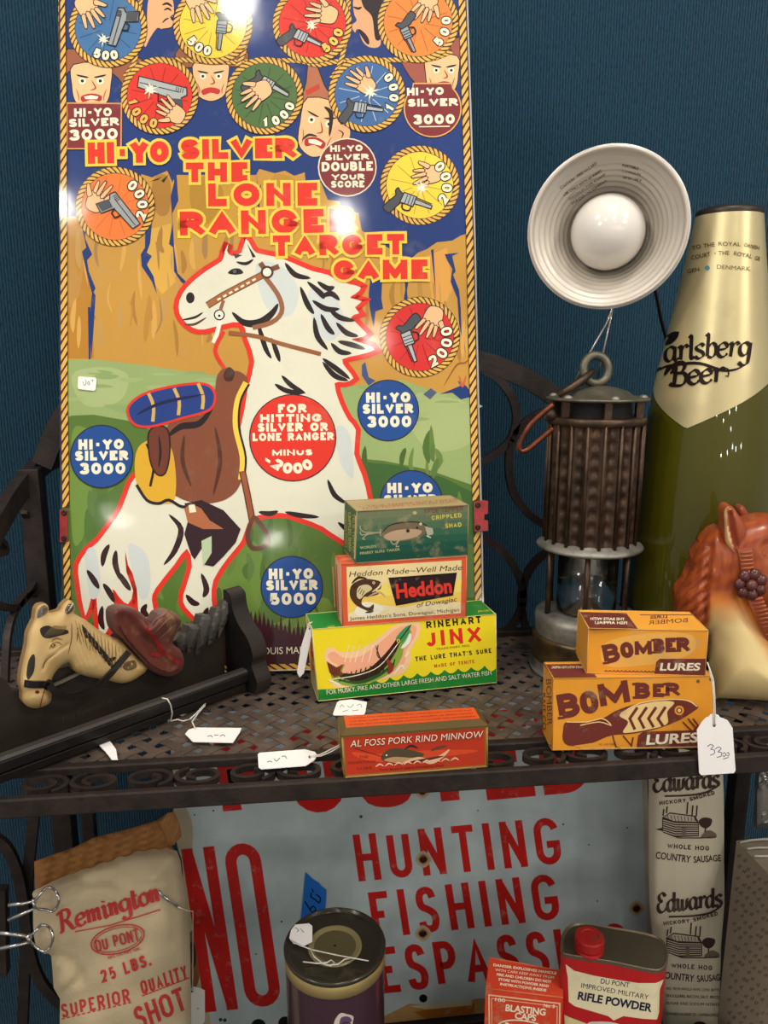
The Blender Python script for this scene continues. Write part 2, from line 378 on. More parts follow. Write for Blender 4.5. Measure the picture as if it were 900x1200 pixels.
class Art:
    """flat print: shapes in photograph pixels laid on a real surface through fn(x, y, lift)"""
    def __init__(s, fn, step=.00004, lift0=.00004, maxlen=None, clip=None):
        s.fn = fn; s.it = []; s.bb = np.zeros((0, 5)); s.step = step; s.lift0 = lift0; s.maxlen = maxlen; s.buf = []; s.clip = clip
    def raw(s, v, f, col):
        if s.clip:
            x0, y0, x1, y1 = s.clip; v = [(min(max(a, x0), x1), min(max(b, y0), y1)) for a, b in v]
        a = np.array(v, dtype=float)
        if not len(a): return
        x0, y0 = a.min(0); x1, y1 = a.max(0); ly = 0
        if s.buf:
            b = np.array(s.buf)
            hit = (b[:, 0] < x1) & (b[:, 2] > x0) & (b[:, 1] < y1) & (b[:, 3] > y0)
            if hit.any(): ly = int(b[hit, 4].max()) + 1
        s.buf.append((x0, y0, x1, y1, ly)); s.it.append((v, f, col, ly))
    def poly(s, pts, col, holes=()):
        loops = [[Vector((a, b, 0)) for a, b in pts]] + [[Vector((a, b, 0)) for a, b in h] for h in holes]
        s.raw([p for l in ([pts] + list(holes)) for p in l], tessellate_polygon(loops), col)
    def blob(s, pts, col, n=5): s.poly(cr(pts, n), col)
    def disc(s, x, y, r, col, ry=None, n=28): s.raw(circ(x, y, r, ry, n), [tuple(range(n))], col)
    def line(s, pts, wd, col, closed=False, smooth=0, taper=None):
        if smooth: pts = cr(pts, smooth, closed)
        v, f = strip(pts, wd, closed, taper); s.raw(v, f, col)
    def brush(s, pts, wd, col, n=5): s.line(pts, wd, col, smooth=n, taper=lambda t: .12 + .88 * sin(pi * min(max(t, 0), 1)) ** .7)
    def frame(s, p0, p1, h, arc=0, h1=None, slant=0):
        dx, dy = p1[0] - p0[0], p1[1] - p0[1]; L = hypot(dx, dy); ux, uy = dx / L, dy / L; nx, ny = uy, -ux
        def g(X, Y):
            t = X / L; hh = h if h1 is None else h + (h1 - h) * t
            yy = Y * hh; ax = 4 * arc * t * (1 - t); X2 = X + slant * yy
            k = 4 * arc * (1 - 2 * t) / L
            return (p0[0] + ux * X2 + nx * (yy + ax) - ux * k * yy, p0[1] + uy * X2 + ny * (yy + ax) - uy * k * yy)
        return g, L
    def st(s, txt, p0, p1, h, wt, col, arc=0, h1=None, gap=.18, q0=1.0, out=None, slant=0, space=.55):
        """stroke lettering between two baseline points, optional outline (width, colour)"""
        g, L = s.frame(p0, p1, h, arc, h1, slant)
        items = stroke_text(txt, L, h, wt, gap, q0, space)
        def emit(its, cc):
            V = []; F = []
            for v, f in its:
                k = len(V); V += [g(a, b / h) for a, b in v]; F.append([tuple(i + k for i in q) for q in f])
            return V, F
        if out:
            ow, oc = out
            for v, f in items:     # grown copy of each stroke
                cen = v; mids = [((v[2 * i][0] + v[2 * i + 1][0]) / 2, (v[2 * i][1] + v[2 * i + 1][1]) / 2) for i in range(len(v) // 2)]
                g2 = []
                m = len(mids)
                for i in range(m):
                    a, b = v[2 * i], v[2 * i + 1]; l = hypot(a[0] - b[0], a[1] - b[1]) or 1; e = ow / l
                    g2 += [(a[0] + (a[0] - b[0]) * e, a[1] + (a[1] - b[1]) * e), (b[0] + (b[0] - a[0]) * e, b[1] + (b[1] - a[1]) * e)]
                if len(f) < m:
                    for (i, j) in ((0, 1), (m - 1, m - 2)):
                        dx, dy = mids[i][0] - mids[j][0], mids[i][1] - mids[j][1]; l = hypot(dx, dy) or 1
                        for q in (2 * i, 2 * i + 1): g2[q] = (g2[q][0] + dx / l * ow, g2[q][1] + dy / l * ow)
                s.raw([g(a, b / h) for a, b in g2], f, oc)
        for v, f in items: s.raw([g(a, b / h) for a, b in v], f, col)
    def ft(s, txt, p0, p1, h, col, bold=0.0, arc=0, h1=None, slant=0):
        """Blender's built-in lettering fitted between two baseline points, cap height h"""
        v, f, x0, x1 = font_text(txt, bold)
        if not v: return
        g, L = s.frame(p0, p1, h, arc, h1, slant); k = L / (x1 - x0)
        s.raw([g((a - x0) * k, b / CAPH) for a, b in v], f, col)
    def fx(s, txt, p0, ang, h, col, bold=0.0, wide=1.0, slant=0):
        """same, by start point, angle and natural width"""
        v, f, x0, x1 = font_text(txt, bold)
        if not v: return
        k = h / CAPH * wide; L = (x1 - x0) * k
        s.ft(txt, p0, (p0[0] + L * cos(radians(ang)), p0[1] - L * sin(radians(ang))), h, col, bold, slant=slant)
    def ring_text(s, txt, cx, cy, r, a0, a1, h, wt, col, wd=.8):
        """figures along a circle, read from outside clockwise if a0>a1, tops outward; else tops inward"""
        n = len(txt)
        for i, ch in enumerate(txt):
            a = radians(a0 + (a1 - a0) * (i + .5) / n); tan = (-sin(a), -cos(a)); up = (cos(a), -sin(a))
            if a1 < a0: tan = (sin(a), cos(a))
            else: up = (-up[0], -up[1])
            W = h * wd
            bx, by = cx + r * cos(a), cy - r * sin(a)
            bx -= up[0] * h / 2; by -= up[1] * h / 2
            s.st(ch, (bx - tan[0] * W / 2, by - tan[1] * W / 2), (bx + tan[0] * W / 2, by + tan[1] * W / 2), h, wt, col)
    def rope(s, pts, wd, pitch=6.2, smooth=0, closed=False, c0=None, c1=None):
        """twisted rope: a dark line with slanting yellow strands"""
        if smooth: pts = cr(pts, smooth, closed)
        c0 = c0 or c(70, 38, 16); c1 = c1 or c(226, 178, 84)
        s.line(pts, wd, c0, closed)
        if closed: pts = list(pts) + [pts[0]]
        d = [0]
        for a, b in zip(pts, pts[1:]): d.append(d[-1] + hypot(b[0] - a[0], b[1] - a[1]))
        def at(t):
            t = min(max(t, 0), d[-1] - 1e-6); i = 0
            i = int(np.searchsorted(d, t, side='right')) - 1; i = min(i, len(pts) - 2)
            k = (t - d[i]) / (d[i + 1] - d[i] or 1); a, b = pts[i], pts[i + 1]; l = (d[i + 1] - d[i]) or 1
            return a[0] + (b[0] - a[0]) * k, a[1] + (b[1] - a[1]) * k, (b[0] - a[0]) / l, (b[1] - a[1]) / l
        n = max(1, int(d[-1] / pitch)); pt = d[-1] / n; V = []; F = []; hw = wd / 2 * .86; sh = pt * .75
        for i in range(n):
            t = (i + .5) * pt; q = []
            for (dt, lat) in ((-.42 * pt - sh * .8, -hw), (.30 * pt - sh * .8, -hw), (.44 * pt, 0), (.42 * pt + sh * .8, hw), (-.30 * pt + sh * .8, hw), (-.44 * pt, 0)):
                x, y, tx, ty = at(t + dt * .8); q.append((x - ty * lat, y + tx * lat))
            k = len(V); V += q; F.append(tuple(range(k, k + 6)))
        s.raw(V, F, c1)
    def into(s, mesh, mi=0):
        for v, f, col, ly in s.it:
            h = s.lift0 + s.step * ly
            if s.maxlen: v, f = subdiv(v, f, s.maxlen)
            mesh.add([s.fn(a, b, h) for a, b in v], f, col=col, mi=mi)
def subdiv(v, f, L):
    tr = []
    for q in f:
        for i in range(1, len(q) - 1): tr.append((q[0], q[i], q[i + 1]))
    v = list(v); cache = {}; st_ = tr; out = []; L2 = L * L
    while st_:
        t = st_.pop(); best = 0; bi = -1
        for i in range(3):
            a, b = v[t[i]], v[t[(i + 1) % 3]]; dd = (a[0] - b[0]) ** 2 + (a[1] - b[1]) ** 2
            if dd > best: best = dd; bi = i
        if best <= L2: out.append(t); continue
        a, b, d = t[bi], t[(bi + 1) % 3], t[(bi + 2) % 3]; k = (min(a, b), max(a, b))
        if k not in cache: cache[k] = len(v); v.append(((v[a][0] + v[b][0]) / 2, (v[a][1] + v[b][1]) / 2))
        m = cache[k]; st_ += [(a, m, d), (m, b, d)]
    return v, out

def inside(poly, X, Y):
    r = np.zeros(X.shape, bool); n = len(poly)
    for i in range(n):
        x0, y0 = poly[i]; x1, y1 = poly[(i + 1) % n]
        if y0 == y1: continue
        k = ((y0 > Y) != (y1 > Y)) & (X < (x1 - x0) * (Y - y0) / (y1 - y0) + x0); r ^= k
    return r
def edist(poly, X, Y, closed=True):
    d = np.full(X.shape, 1e9); n = len(poly)
    for i in range(n if closed else n - 1):
        x0, y0 = poly[i]; x1, y1 = poly[(i + 1) % n]; dx, dy = x1 - x0, y1 - y0; l = dx * dx + dy * dy or 1e-9
        t = np.clip(((X - x0) * dx + (Y - y0) * dy) / l, 0, 1); d = np.minimum(d, np.hypot(X - x0 - t * dx, Y - y0 - t * dy))
    return d
class Relief:
    """a solid carved or padded shape standing off a plane: outline in pixels, thickness th at the rim, bulge more inside"""
    def __init__(s, outline, pl, th, bulge, R, extra=None, h0=0.0):
        s.out = [tuple(p) for p in outline]; s.pl = pl; s.th = th; s.b = bulge; s.R = R; s.extra = extra; s.h0 = h0
    def H(s, x, y):
        X = np.atleast_1d(np.array(x, float)); Y = np.atleast_1d(np.array(y, float))
        d = edist(s.out, X, Y) * np.where(inside(s.out, X, Y), 1, 0); k = np.clip(d / s.R, 0, 1)
        h = s.h0 + s.th + s.b * np.sqrt(1 - (1 - k) ** 2)
        if s.extra: h = h + s.extra(X, Y) * np.clip(d / 4, 0, 1)
        return h
    def fn(s, x, y, h): return s.pl.px(x, y, float(s.H(x, y)[0]) + h)
    def mesh(s, m, step, colf, back=None, mi=0, smooth=True, h_back=None, double=False):
        o = s.out; per = [] ; n = len(o)
        for i in range(n):
            a, b = o[i], o[(i + 1) % n]; l = hypot(b[0] - a[0], b[1] - a[1]); k = max(1, int(l / step + .5))
            for j in range(k): per.append((a[0] + (b[0] - a[0]) * j / k, a[1] + (b[1] - a[1]) * j / k))
        xs = [p[0] for p in o]; ys = [p[1] for p in o]
        X, Y = np.meshgrid(np.arange(min(xs) + step * .5, max(xs), step), np.arange(min(ys) + step * .5, max(ys), step))
        X = X.ravel(); Y = Y.ravel(); k = inside(o, X, Y) & (edist(o, X, Y) > step * .55); X = X[k]; Y = Y[k]
        pts = [Vector(p) for p in per] + [Vector((a, b)) for a, b in zip(X, Y)]
        np_ = len(per)
        vo, eo, fo, ov, oe, of = delaunay_2d_cdt(pts, [(i, (i + 1) % np_) for i in range(np_)], [], 1, 1e-5)
        vx = np.array([v.x for v in vo]); vy = np.array([v.y for v in vo]); H = s.H(vx, vy)
        V = [s.pl.px(a, b, h) for a, b, h in zip(vx, vy, H)]
        fs = [tuple(f) for f in fo]; k0 = len(m.v)
        for f in fs:
            m.f.append(tuple(i + k0 for i in f)); m.mi.append(mi); m.sm.append(smooth); m.c.append([colf(vx[i], vy[i]) for i in f] if callable(colf) else colf)
        m.v += [tuple(p) for p in V]
        if double:      # the same swell on the far side
            k1 = len(m.v); m.v += [tuple(p - s.pl.n * (1.75 * h)) for p, h in zip(V, H)]
            for f in fs:
                g_ = f[::-1]; m.f.append(tuple(i + k1 for i in g_)); m.mi.append(mi); m.sm.append(smooth); m.c.append([colf(vx[i], vy[i]) for i in g_] if callable(colf) else colf)
            if s.th > 0:
                fr = [s.pl.px(a, b, s.th) for a, b in per]; bk = [p - s.pl.n * 2 * s.th for p in fr]
                m.add(fr + bk, [(i, (i + 1) % np_, np_ + (i + 1) % np_, np_ + i) for i in range(np_)], col=back or (colf(*per[0]) if callable(colf) else colf), mi=mi)
            return m
        hb = s.h0 if h_back is None else h_back
        fr = [s.pl.px(a, b, s.h0 + s.th) for a, b in per]; off = s.pl.n * (s.h0 + s.th - hb)
        bk = [p - off for p in fr]
        bc = back or (colf(*per[0]) if callable(colf) else colf)
        m.add(fr + bk, [(i, (i + 1) % np_, np_ + (i + 1) % np_, np_ + i) for i in range(np_)], col=bc, mi=mi)
        tri = tessellate_polygon([[Vector((a, b, 0)) for a, b in per]])
        m.add(bk, tri, col=bc, mi=mi)
        return m

from mathutils.bvhtree import BVHTree
class Skin:
    """any built surface as a ground for print: fn() finds the point of it seen at a pixel and lifts it along the normal"""
    def __init__(s, mesh): s.b = BVHTree.FromPolygons([Vector(v) for v in mesh.v], mesh.f)
    def fn(s, x, y, h):
        d = ray(x, y); loc, n, i, dist = s.b.ray_cast(CAM, d)
        if loc is None:
            best = None
            p0 = getattr(s, 'last', None) or (CAM + d * .75)
            t = (p0 - CAM).dot(d); loc, n, i, dist = s.b.find_nearest(CAM + d * t)
        s.last = loc
        if n.dot(d) > 0: n = -n
        return loc + n * h
# broad-nib script lettering
SCR = {'a': (.62, [[(.5, .5), (.3, .6), (.08, .45), (.05, .15), (.2, 0), (.4, .1), (.5, .4)], [(.5, .6), (.48, .1), (.56, 0), (.68, .1)]]),
 'r': (.46, [[(0, .5), (.12, .6), (.14, .3), (.12, 0)], [(.14, .35), (.25, .55), (.38, .6), (.46, .5)]]), 'l': (.28, [[(.02, .9), (.12, 1), (.13, .5), (.13, .08), (.22, 0), (.3, .1)]]),
 's': (.46, [[(.42, .5), (.3, .6), (.1, .52), (.1, .38), (.36, .24), (.4, .08), (.2, -.02), (.02, .08)]]), 'b': (.55, [[(.0, .92), (.12, 1), (.12, .4), (.12, .04)], [(.12, .4), (.3, .6), (.48, .5), (.5, .2), (.35, 0), (.12, .04)]]),
 'e': (.5, [[(.08, .3), (.4, .36), (.42, .52), (.26, .6), (.06, .45), (.04, .15), (.2, 0), (.38, .03), (.48, .15)]]), 'g': (.58, [[(.48, .5), (.3, .6), (.08, .48), (.06, .2), (.22, .05), (.42, .15), (.5, .45)], [(.5, .6), (.5, 0), (.46, -.3), (.25, -.38), (.05, -.25)]]),
 'd': (.62, [[(.5, .5), (.3, .6), (.08, .45), (.05, .15), (.2, 0), (.4, .1), (.5, .4)], [(.52, 1), (.48, .1), (.56, 0), (.68, .1)]]), 'w': (.82, [[(0, .5), (.1, .6), (.1, .15), (.22, 0), (.36, .1), (.4, .58)], [(.4, .55), (.4, .12), (.52, 0), (.68, .15), (.72, .5), (.82, .6)]]),
 'm': (.78, [[(0, .5), (.1, .6), (.1, 0)], [(.1, .35), (.25, .58), (.36, .5), (.36, 0)], [(.36, .35), (.52, .58), (.62, .5), (.62, .08), (.75, .05)]]), 'n': (.5, [[(0, .5), (.1, .6), (.1, 0)], [(.1, .35), (.25, .58), (.36, .5), (.36, .08), (.48, .05)]]),
 'i': (.26, [[(0, .5), (.1, .6), (.1, .08), (.18, 0), (.26, .1)], [(.1, .78), (.12, .86)]]), 't': (.32, [[(.12, .9), (.12, .08), (.22, 0), (.34, .1)], [(0, .6), (.3, .62)]]), 'o': (.5, [[(.25, .6), (.06, .45), (.04, .15), (.22, 0), (.42, .12), (.44, .45), (.25, .6)]]),
 'B': (.62, [[(.12, 1), (.12, .5), (.08, 0)], [(-.12, .85), (.1, 1), (.4, 1), (.5, .8), (.35, .56), (.15, .54)], [(.2, .54), (.5, .5), (.58, .25), (.42, 0), (.05, 0), (-.1, .1)]]), 'C': (.66, [[(.62, .78), (.45, 1), (.15, .85), (.03, .45), (.15, .08), (.4, 0), (.65, .15)]]),
 'E': (.6, [[(.55, .82), (.35, 1), (.12, .88), (.15, .65), (.35, .56)], [(.35, .56), (.08, .45), (.02, .2), (.2, 0), (.45, .05), (.6, .2)]]), 'R': (.76, [[(.14, 1), (.12, .5), (.06, 0), (-.06, .03)], [(-.1, .86), (.12, 1), (.45, 1), (.55, .78), (.4, .54), (.14, .5)], [(.3, .52), (.5, .2), (.62, 0), (.8, .02)]]), ' ': (.3, [])}
def script(A_, txt, p0, p1, h, nib, col, thin=.25, ang=35, slant=.12, arc=0, gap=.08):
    tot = sum(SCR[ch][0] for ch in txt) + gap * (len(txt) - 1); g, L = A_.frame(p0, p1, h, arc, None, slant)
    k = L / tot; x = 0; v_ = (cos(radians(ang)) * nib / 2, -sin(radians(ang)) * nib / 2)
    for ch in txt:
        wd, sts = SCR[ch]
        for st_ in sts:
            pp = [g((x + a) * k, b) for a, b in cr(st_, 5, False)]; V = []
            for i, p in enumerate(pp):
                a = pp[max(i - 1, 0)]; b = pp[min(i + 1, len(pp) - 1)]; dx, dy = b[0] - a[0], b[1] - a[1]; l = hypot(dx, dy) or 1; n = (-dy / l, dx / l)
                w_ = abs(n[0] * v_[0] + n[1] * v_[1]) + thin * nib / 2; V += [(p[0] + n[0] * w_, p[1] + n[1] * w_), (p[0] - n[0] * w_, p[1] - n[1] * w_)]
            A_.raw(V, [(2 * i, 2 * i + 1, 2 * i + 3, 2 * i + 2) for i in range(len(pp) - 1)], col)
        x += wd + gap

# ================================================================== SETTING: fabric partition wall and floor
def fabric_wall():
    m, t, b = nt('blue_fabric')
    tc = N(t, 'ShaderNodeTexCoord')
    mp = N(t, 'ShaderNodeMapping'); mp.inputs['Scale'].default_value = (420, 1, 170); t.links.new(tc.outputs['Object'], mp.inputs[0])
    n1 = N(t, 'ShaderNodeTexNoise', i_Scale=1.0, i_Detail=2); t.links.new(mp.outputs[0], n1.inputs['Vector'])
    wv = N(t, 'ShaderNodeTexWave', wave_type='BANDS', bands_direction='X', i_Scale=95.0, i_Distortion=1.0, i_Detail=2); wv.inputs['Detail Scale'].default_value = 3
    t.links.new(tc.outputs['Object'], wv.inputs['Vector'])
    ad = N(t, 'ShaderNodeMath', operation='MULTIPLY_ADD'); ad.inputs[1].default_value = .55; t.links.new(wv.outputs[1], ad.inputs[0]); t.links.new(n1.outputs[0], ad.inputs[2])
    rp = N(t, 'ShaderNodeValToRGB'); rp.color_ramp.elements[0].position = .35; rp.color_ramp.elements[0].color = c(11, 31, 45)
    rp.color_ramp.elements[1].position = 1.0; rp.color_ramp.elements[1].color = c(28, 64, 83)
    t.links.new(ad.outputs[0], rp.inputs[0]); t.links.new(rp.outputs[0], b.inputs['Base Color'])
    bp = N(t, 'ShaderNodeBump', i_Strength=.6, i_Distance=.002); t.links.new(ad.outputs[0], bp.inputs['Height']); t.links.new(bp.outputs[0], b.inputs['Normal'])
    b.inputs['Roughness'].default_value = .95; b.inputs['Specular IOR Level'].default_value = .1
    b.inputs['Sheen Weight'].default_value = .15
    return m
WALLY = .43
o = M().box(-1.6, WALLY, -1.0, 2.0, WALLY + .04, 1.5).build('wall_back', fabric_wall()); o['kind'] = 'structure'
o = M().box(-1.6, -2.5, -1.04, 2.0, WALLY + .04, -1.0).build('floor', mat('floor_grey', c(90, 84, 78), .7, var=.1, scale=8)); o['kind'] = 'structure'

# ================================================================== the wrought-iron rack
iron = mat('wrought_iron', c(56, 46, 41), .5, .4, var=.25, scale=60, bump=.25, bscale=180, col2=c(36, 30, 28))
YF, YB = .037, .265
XL = P(60, 740, Y=YB).x - .012; XR = P(862, 930, Y=YB).x + .02
rack = thing('iron_rack', (0, .15, -.52), 'dark wrought iron rack with woven lattice shelf and scrolled edges carrying the display', 'shelf rack')
RW = XR + .10; LW = XL - .06
SIGNY = .258
def rail(name, y, z, wy, hz): return M().box(LW, y - wy / 2, z - hz / 2, RW, y + wy / 2, z + hz / 2).build(name, iron, rack, bevel=.0012)
rail('front_rail', YF, -.0035, .008, .007)
YE = P(450, 909, Z=0).y
rail('front_rail', YE, -.0072, .006, .0145)
rail('back_rail', YB, -.004, .012, .016)
rail('back_rail', YB, -.030, .008, .008)
for x in (LW, RW): M().box(x - .006, YE, -.012, x + .006, YB, -.001).build('side_rail', iron, rack, bevel=.001)
# scrolls of the apron: S-pairs of two flattened rings
def scroll_pts(cx, cz, rx, rz, turns=1.35, s=1, n=26, a0=90):
    out = []
    for i in range(n):
        t = i / (n - 1); a = radians(a0) + s * 2 * pi * turns * t; k = 1 - .62 * t
        out.append((cx + rx * k * cos(a), cz + rz * k * sin(a)))
    return out
def apron(xs):
    ym = (YF + YE) / 2; hy = (YF - YE) / 2 - .0078
    for x in xs:
        m = M()
        a = scroll_pts(x - .0185, ym, .0185, hy, s=1, a0=-60); b = scroll_pts(x + .0185, ym, .0185, hy, s=1, a0=120)
        for q in (a, b): m.bar([Vector((p[0], p[1], -.0045)) for p in q], .0034, .005, (0, 0, 1))
        m.build('apron_scroll', iron, rack)
ax0, ax1 = P(82, 911, Z=0).x, P(872, 866, Z=0).x
apron([ax0 + (ax1 - ax0) / 7 * k for k in range(8)])
# woven lattice: every strip a ribbon of its own, passing over and under
def lattice():
    pitch = .0148; wd = .0082; th = .0007; amp = .0006
    x0, x1, y0, y1 = LW, RW, YF + .003, YB - .004; s2 = sqrt(2)
    def clipseg(u, sgn):
        # line x + sgn*y = u  inside the rectangle
        ys = [y0, y1]
        if sgn > 0: a, b = max(y0, u - x1), min(y1, u - x0)
        else: a, b = max(y0, x0 - u), min(y1, x1 - u)
        return (a, b) if b - a > .01 else None
    st = pitch * s2
    for sgn in (1, -1):
        k = int(((x0 + y0) if sgn > 0 else (x0 - y1)) / st) - 1
        end = (x1 + y1) if sgn > 0 else (x1 - y0)
        while k * st < end:
            u = k * st; seg = clipseg(u, sgn)
            if seg:
                a, b = seg; n = max(3, int((b - a) * s2 / pitch * 2) + 1); pts = []
                for i in range(n + 1):
                    y = a + (b - a) * i / n; x = u - sgn * y
                    # crossings with the other family at (x - sgn*y) = j*st
                    w_ = (x - sgn * y) / st; ph = cos(pi * (w_ + k)) * (1 if sgn > 0 else -1)
                    pts.append(Vector((x, y, -.0026 + amp * ph)))
                m = M(); wv = Vector((1, sgn, 0)).normalized() * wd / 2; vs = []
                for p in pts: vs += [p - wv - Vector((0, 0, th / 2)), p + wv - Vector((0, 0, th / 2)), p + wv + Vector((0, 0, th / 2)), p - wv + Vector((0, 0, th / 2))]
                fs = [(i * 4 + j, i * 4 + (j + 1) % 4, i * 4 + 4 + (j + 1) % 4, i * 4 + 4 + j) for i in range(len(pts) - 1) for j in range(4)]
                fs += [(3, 2, 1, 0), tuple(len(vs) - 4 + j for j in range(4))]
                m.add(vs, fs).build('lattice_strip', lat_m, rack)
            k += 1
lat_m = mat('lattice_iron', c(112, 96, 84), .5, .3, var=.3, scale=45, bump=.2, bscale=160, col2=c(66, 56, 50))
lattice()
# posts, back scrollwork, side arch
def post(x, y, z0, z1, w_=.013):
    return M().box(x - w_ / 2, y - w_ / 2, z0, x + w_ / 2, y + w_ / 2, z1).build('post', iron, rack, bevel=.001)
p60 = P(54, 742, Y=YB); ptop = P(54, 548, Y=YB)
post(p60.x, YB, -.95, ptop.z, .020)
post(P(104, 960, Y=YB).x, YB, -.95, -.034, .013)
prr = P(861, 960, Y=YB)
post(prr.x, YB, -.95, .30, .018)
def Yp(pts, y=YB): return [P(a, b, Y=y) for a, b in pts]
def backbar(pts, w_, name='back_scroll', y=YB, th=.006, smooth=6):
    return M().bar(Yp(cr(pts, smooth, False), y), w_, th, (0, 1, 0)).build(name, iron, rack)
backbar([(50, 545), (90, 470), (200, 405), (330, 388), (450, 396), (560, 422), (600, 436), (640, 458), (690, 500), (740, 570), (770, 640)], .019, 'back_arch', th=.007)
backbar([(470, 470), (500, 440), (540, 428), (575, 438), (598, 462), (605, 490), (598, 515), (580, 532), (560, 543), (530, 560), (500, 580)], .008)
backbar([(655, 478), (625, 488), (602, 512), (596, 545), (603, 580), (625, 607), (655, 618), (690, 600)], .008)
backbar([(520, 615), (560, 628), (590, 647), (610, 680), (611, 712), (595, 738), (570, 750)], .008)
backbar([(665, 640), (640, 648), (622, 665), (612, 690), (612, 720), (620, 745)], .008)
backbar([(110, 600), (170, 540), (260, 560), (280, 640), (220, 700), (150, 690)], .008)
# side gallery at the left, running towards the viewer
XS = p60.x - .004
def Xp(pts, x=None): return [P(a, b, X=XS if x is None else x) for a, b in pts]
M().bar(Xp(cr([(64, 536), (48, 545), (28, 568), (6, 600), (-30, 668), (-60, 760)], 6, False)), .021, .010, (1, 0, 0)).build('side_arch', iron, rack)
M().bar(Xp(cr([(28, 578), (40, 590), (49, 612), (52, 640), (47, 668), (34, 694), (16, 712), (-6, 708)], 6, False)), .006, .006, (1, 0, 0)).build('side_scroll', iron, rack)
M().bar(Xp(cr([(36, 588), (38, 600), (33, 606), (28, 600)], 6, False)), .004, .006, (1, 0, 0)).build('side_scroll', iron, rack)
M().bar(Xp(cr([(-5, 632), (3, 636), (6, 646), (-4, 650)], 6, False)), .005, .006, (1, 0, 0)).build('side_scroll', iron, rack)
M().bar(Xp(cr([(56, 760), (52, 716), (40, 696), (24, 704), (10, 740), (6, 800)], 6, False)), .006, .006, (1, 0, 0)).build('side_scroll', iron, rack)
# lower left scrollwork under the shelf
backbar([(44, 930), (38, 975), (32, 1040), (30, 1110), (26, 1230)], .011, 'lower_scroll')
backbar([(-20, 975), (5, 990), (20, 1020), (28, 1060), (34, 1110), (48, 1150), (75, 1180)], .011, 'lower_scroll', y=YB - .008)
M().bar(Yp([(0, 1040), (2, 1140)], .16), .012, .01, (0, 1, 0)).build('lower_bar', iron, rack)
# lower shelf slab of the rack
LZ = -.53
M().box(LW, YF - .02, LZ - .012, RW, YB + .03, LZ).build('lower_shelf', mat('lower_shelf_dark', c(32, 28, 26), .6, var=.2), rack)
rail('lower_back_rail', SIGNY, -.4905, .012, .013)

# ================================================================== the lithographed target-game board
bL, bR = P(75, 795, Z=.0015), P(568, 779, Z=.0015)
e1 = (bR - bL).normalized(); hb = Vector((-e1.y, e1.x, 0)).normalized()
TILT = radians(12)
up = (Vector((0, 0, 1)) * cos(TILT) + hb * sin(TILT)).normalized()
BP = plane3(bL, bR, bL + up)
board = thing('target_game_board', (bL + bR) / 2, 'tall glossy printed tin target game board with a white horse and coloured score discs', 'game board')
litho = ink('litho_tin', rough=.5, wear=.12, coat=.45, croough=.08, dirt=.16, scale=30, wearcol=c(190, 180, 140), wavy=.06, bscale=9)
LEdge = [(67.5, -62), (69, 0), (69.5, 280), (69.5, 460), (71, 640), (75, 795)]
REdge = [(546, -70), (548.5, 0), (557.5, 280), (561.5, 460), (566, 640), (568, 779)]
def Lx(y): return float(np.interp(y, [p[1] for p in LEdge], [p[0] for p in LEdge]))
def Rx(y): return float(np.interp(y, [p[1] for p in REdge], [p[0] for p in REdge]))
outl = LEdge + REdge[::-1]
m = M()
f_ = [BP.px(x, y, 0) for x, y in outl]; k_ = [p - BP.n * .0012 for p in f_]; n_ = len(outl)
m.add(f_, [tuple(range(n_))], col=c(20, 52, 116)); m.add(k_, [tuple(range(n_))[::-1]], col=c(60, 60, 60))
m.add(f_ + k_, [(i, (i + 1) % n_, n_ + (i + 1) % n_, n_ + i) for i in range(n_)], col=c(60, 60, 70))
A = Art(BP.px, step=.00003)
NAVY = c(20, 52, 116); OCH = c(198, 148, 62); OCH2 = c(184, 128, 40); GRN = c(84, 116, 46); LGRN = c(150, 172, 108); DGRN = c(58, 98, 42)
MAR = c(66, 22, 34); RED = c(226, 50, 32); YEL = c(246, 206, 74); WHT = c(238, 236, 218); BLK = c(34, 22, 24); CRM = c(244, 236, 206)
BLUE = c(24, 74, 146); MARO = c(126, 40, 44); ORG = c(240, 124, 52); FLESH = c(246, 190, 138); GREY = c(148, 158, 162); DGREY = c(74, 78, 84)
L0, R0 = 72, 560
# distant rock walls
A.poly([(L0, 254), (92, 254), (100, 248), (118, 262), (150, 245), (166, 204), (178, 208), (196, 200), (202, 214), (206, 205), (300, 205), (304, 198), (322, 203), (334, 200), (345, 206), (357, 202), (358, 212), (376, 214), (384, 234), (398, 236), (400, 244), (420, 250), (424, 270), (432, 276), (470, 300), (476, 300), (482, 303), (490, 296), (500, 292), (512, 284), (530, 282), (540, 276), (553, 272), (R0, 470), (450, 470), (L0, 440)], OCH)
A.poly([(210, 206), (296, 206), (300, 300), (280, 280), (214, 290)], c(196, 148, 52))
A.poly([(L0, 256), (93, 258), (97, 300), (108, 350), (110, 420), (L0, 420)], OCH2)
A.poly([(170, 270), (200, 262), (206, 330), (190, 345), (172, 320)], c(216, 168, 70))
A.poly([(500, 300), (524, 290), (530, 340), (520, 360), (506, 350)], c(222, 160, 74))
A.blob([(74, 268), (86, 262), (98, 280), (94, 340), (80, 360), (73, 320)], c(188, 138, 66))
A.blob([(180, 210), (192, 204), (200, 216), (198, 248), (186, 252), (178, 232)], c(168, 120, 46))
A.blob([(224, 214), (250, 208), (262, 230), (244, 262), (226, 250)], c(176, 132, 40))
A.blob([(320, 206), (342, 208), (352, 226), (340, 246), (322, 236)], c(186, 138, 48))
random.seed(21)
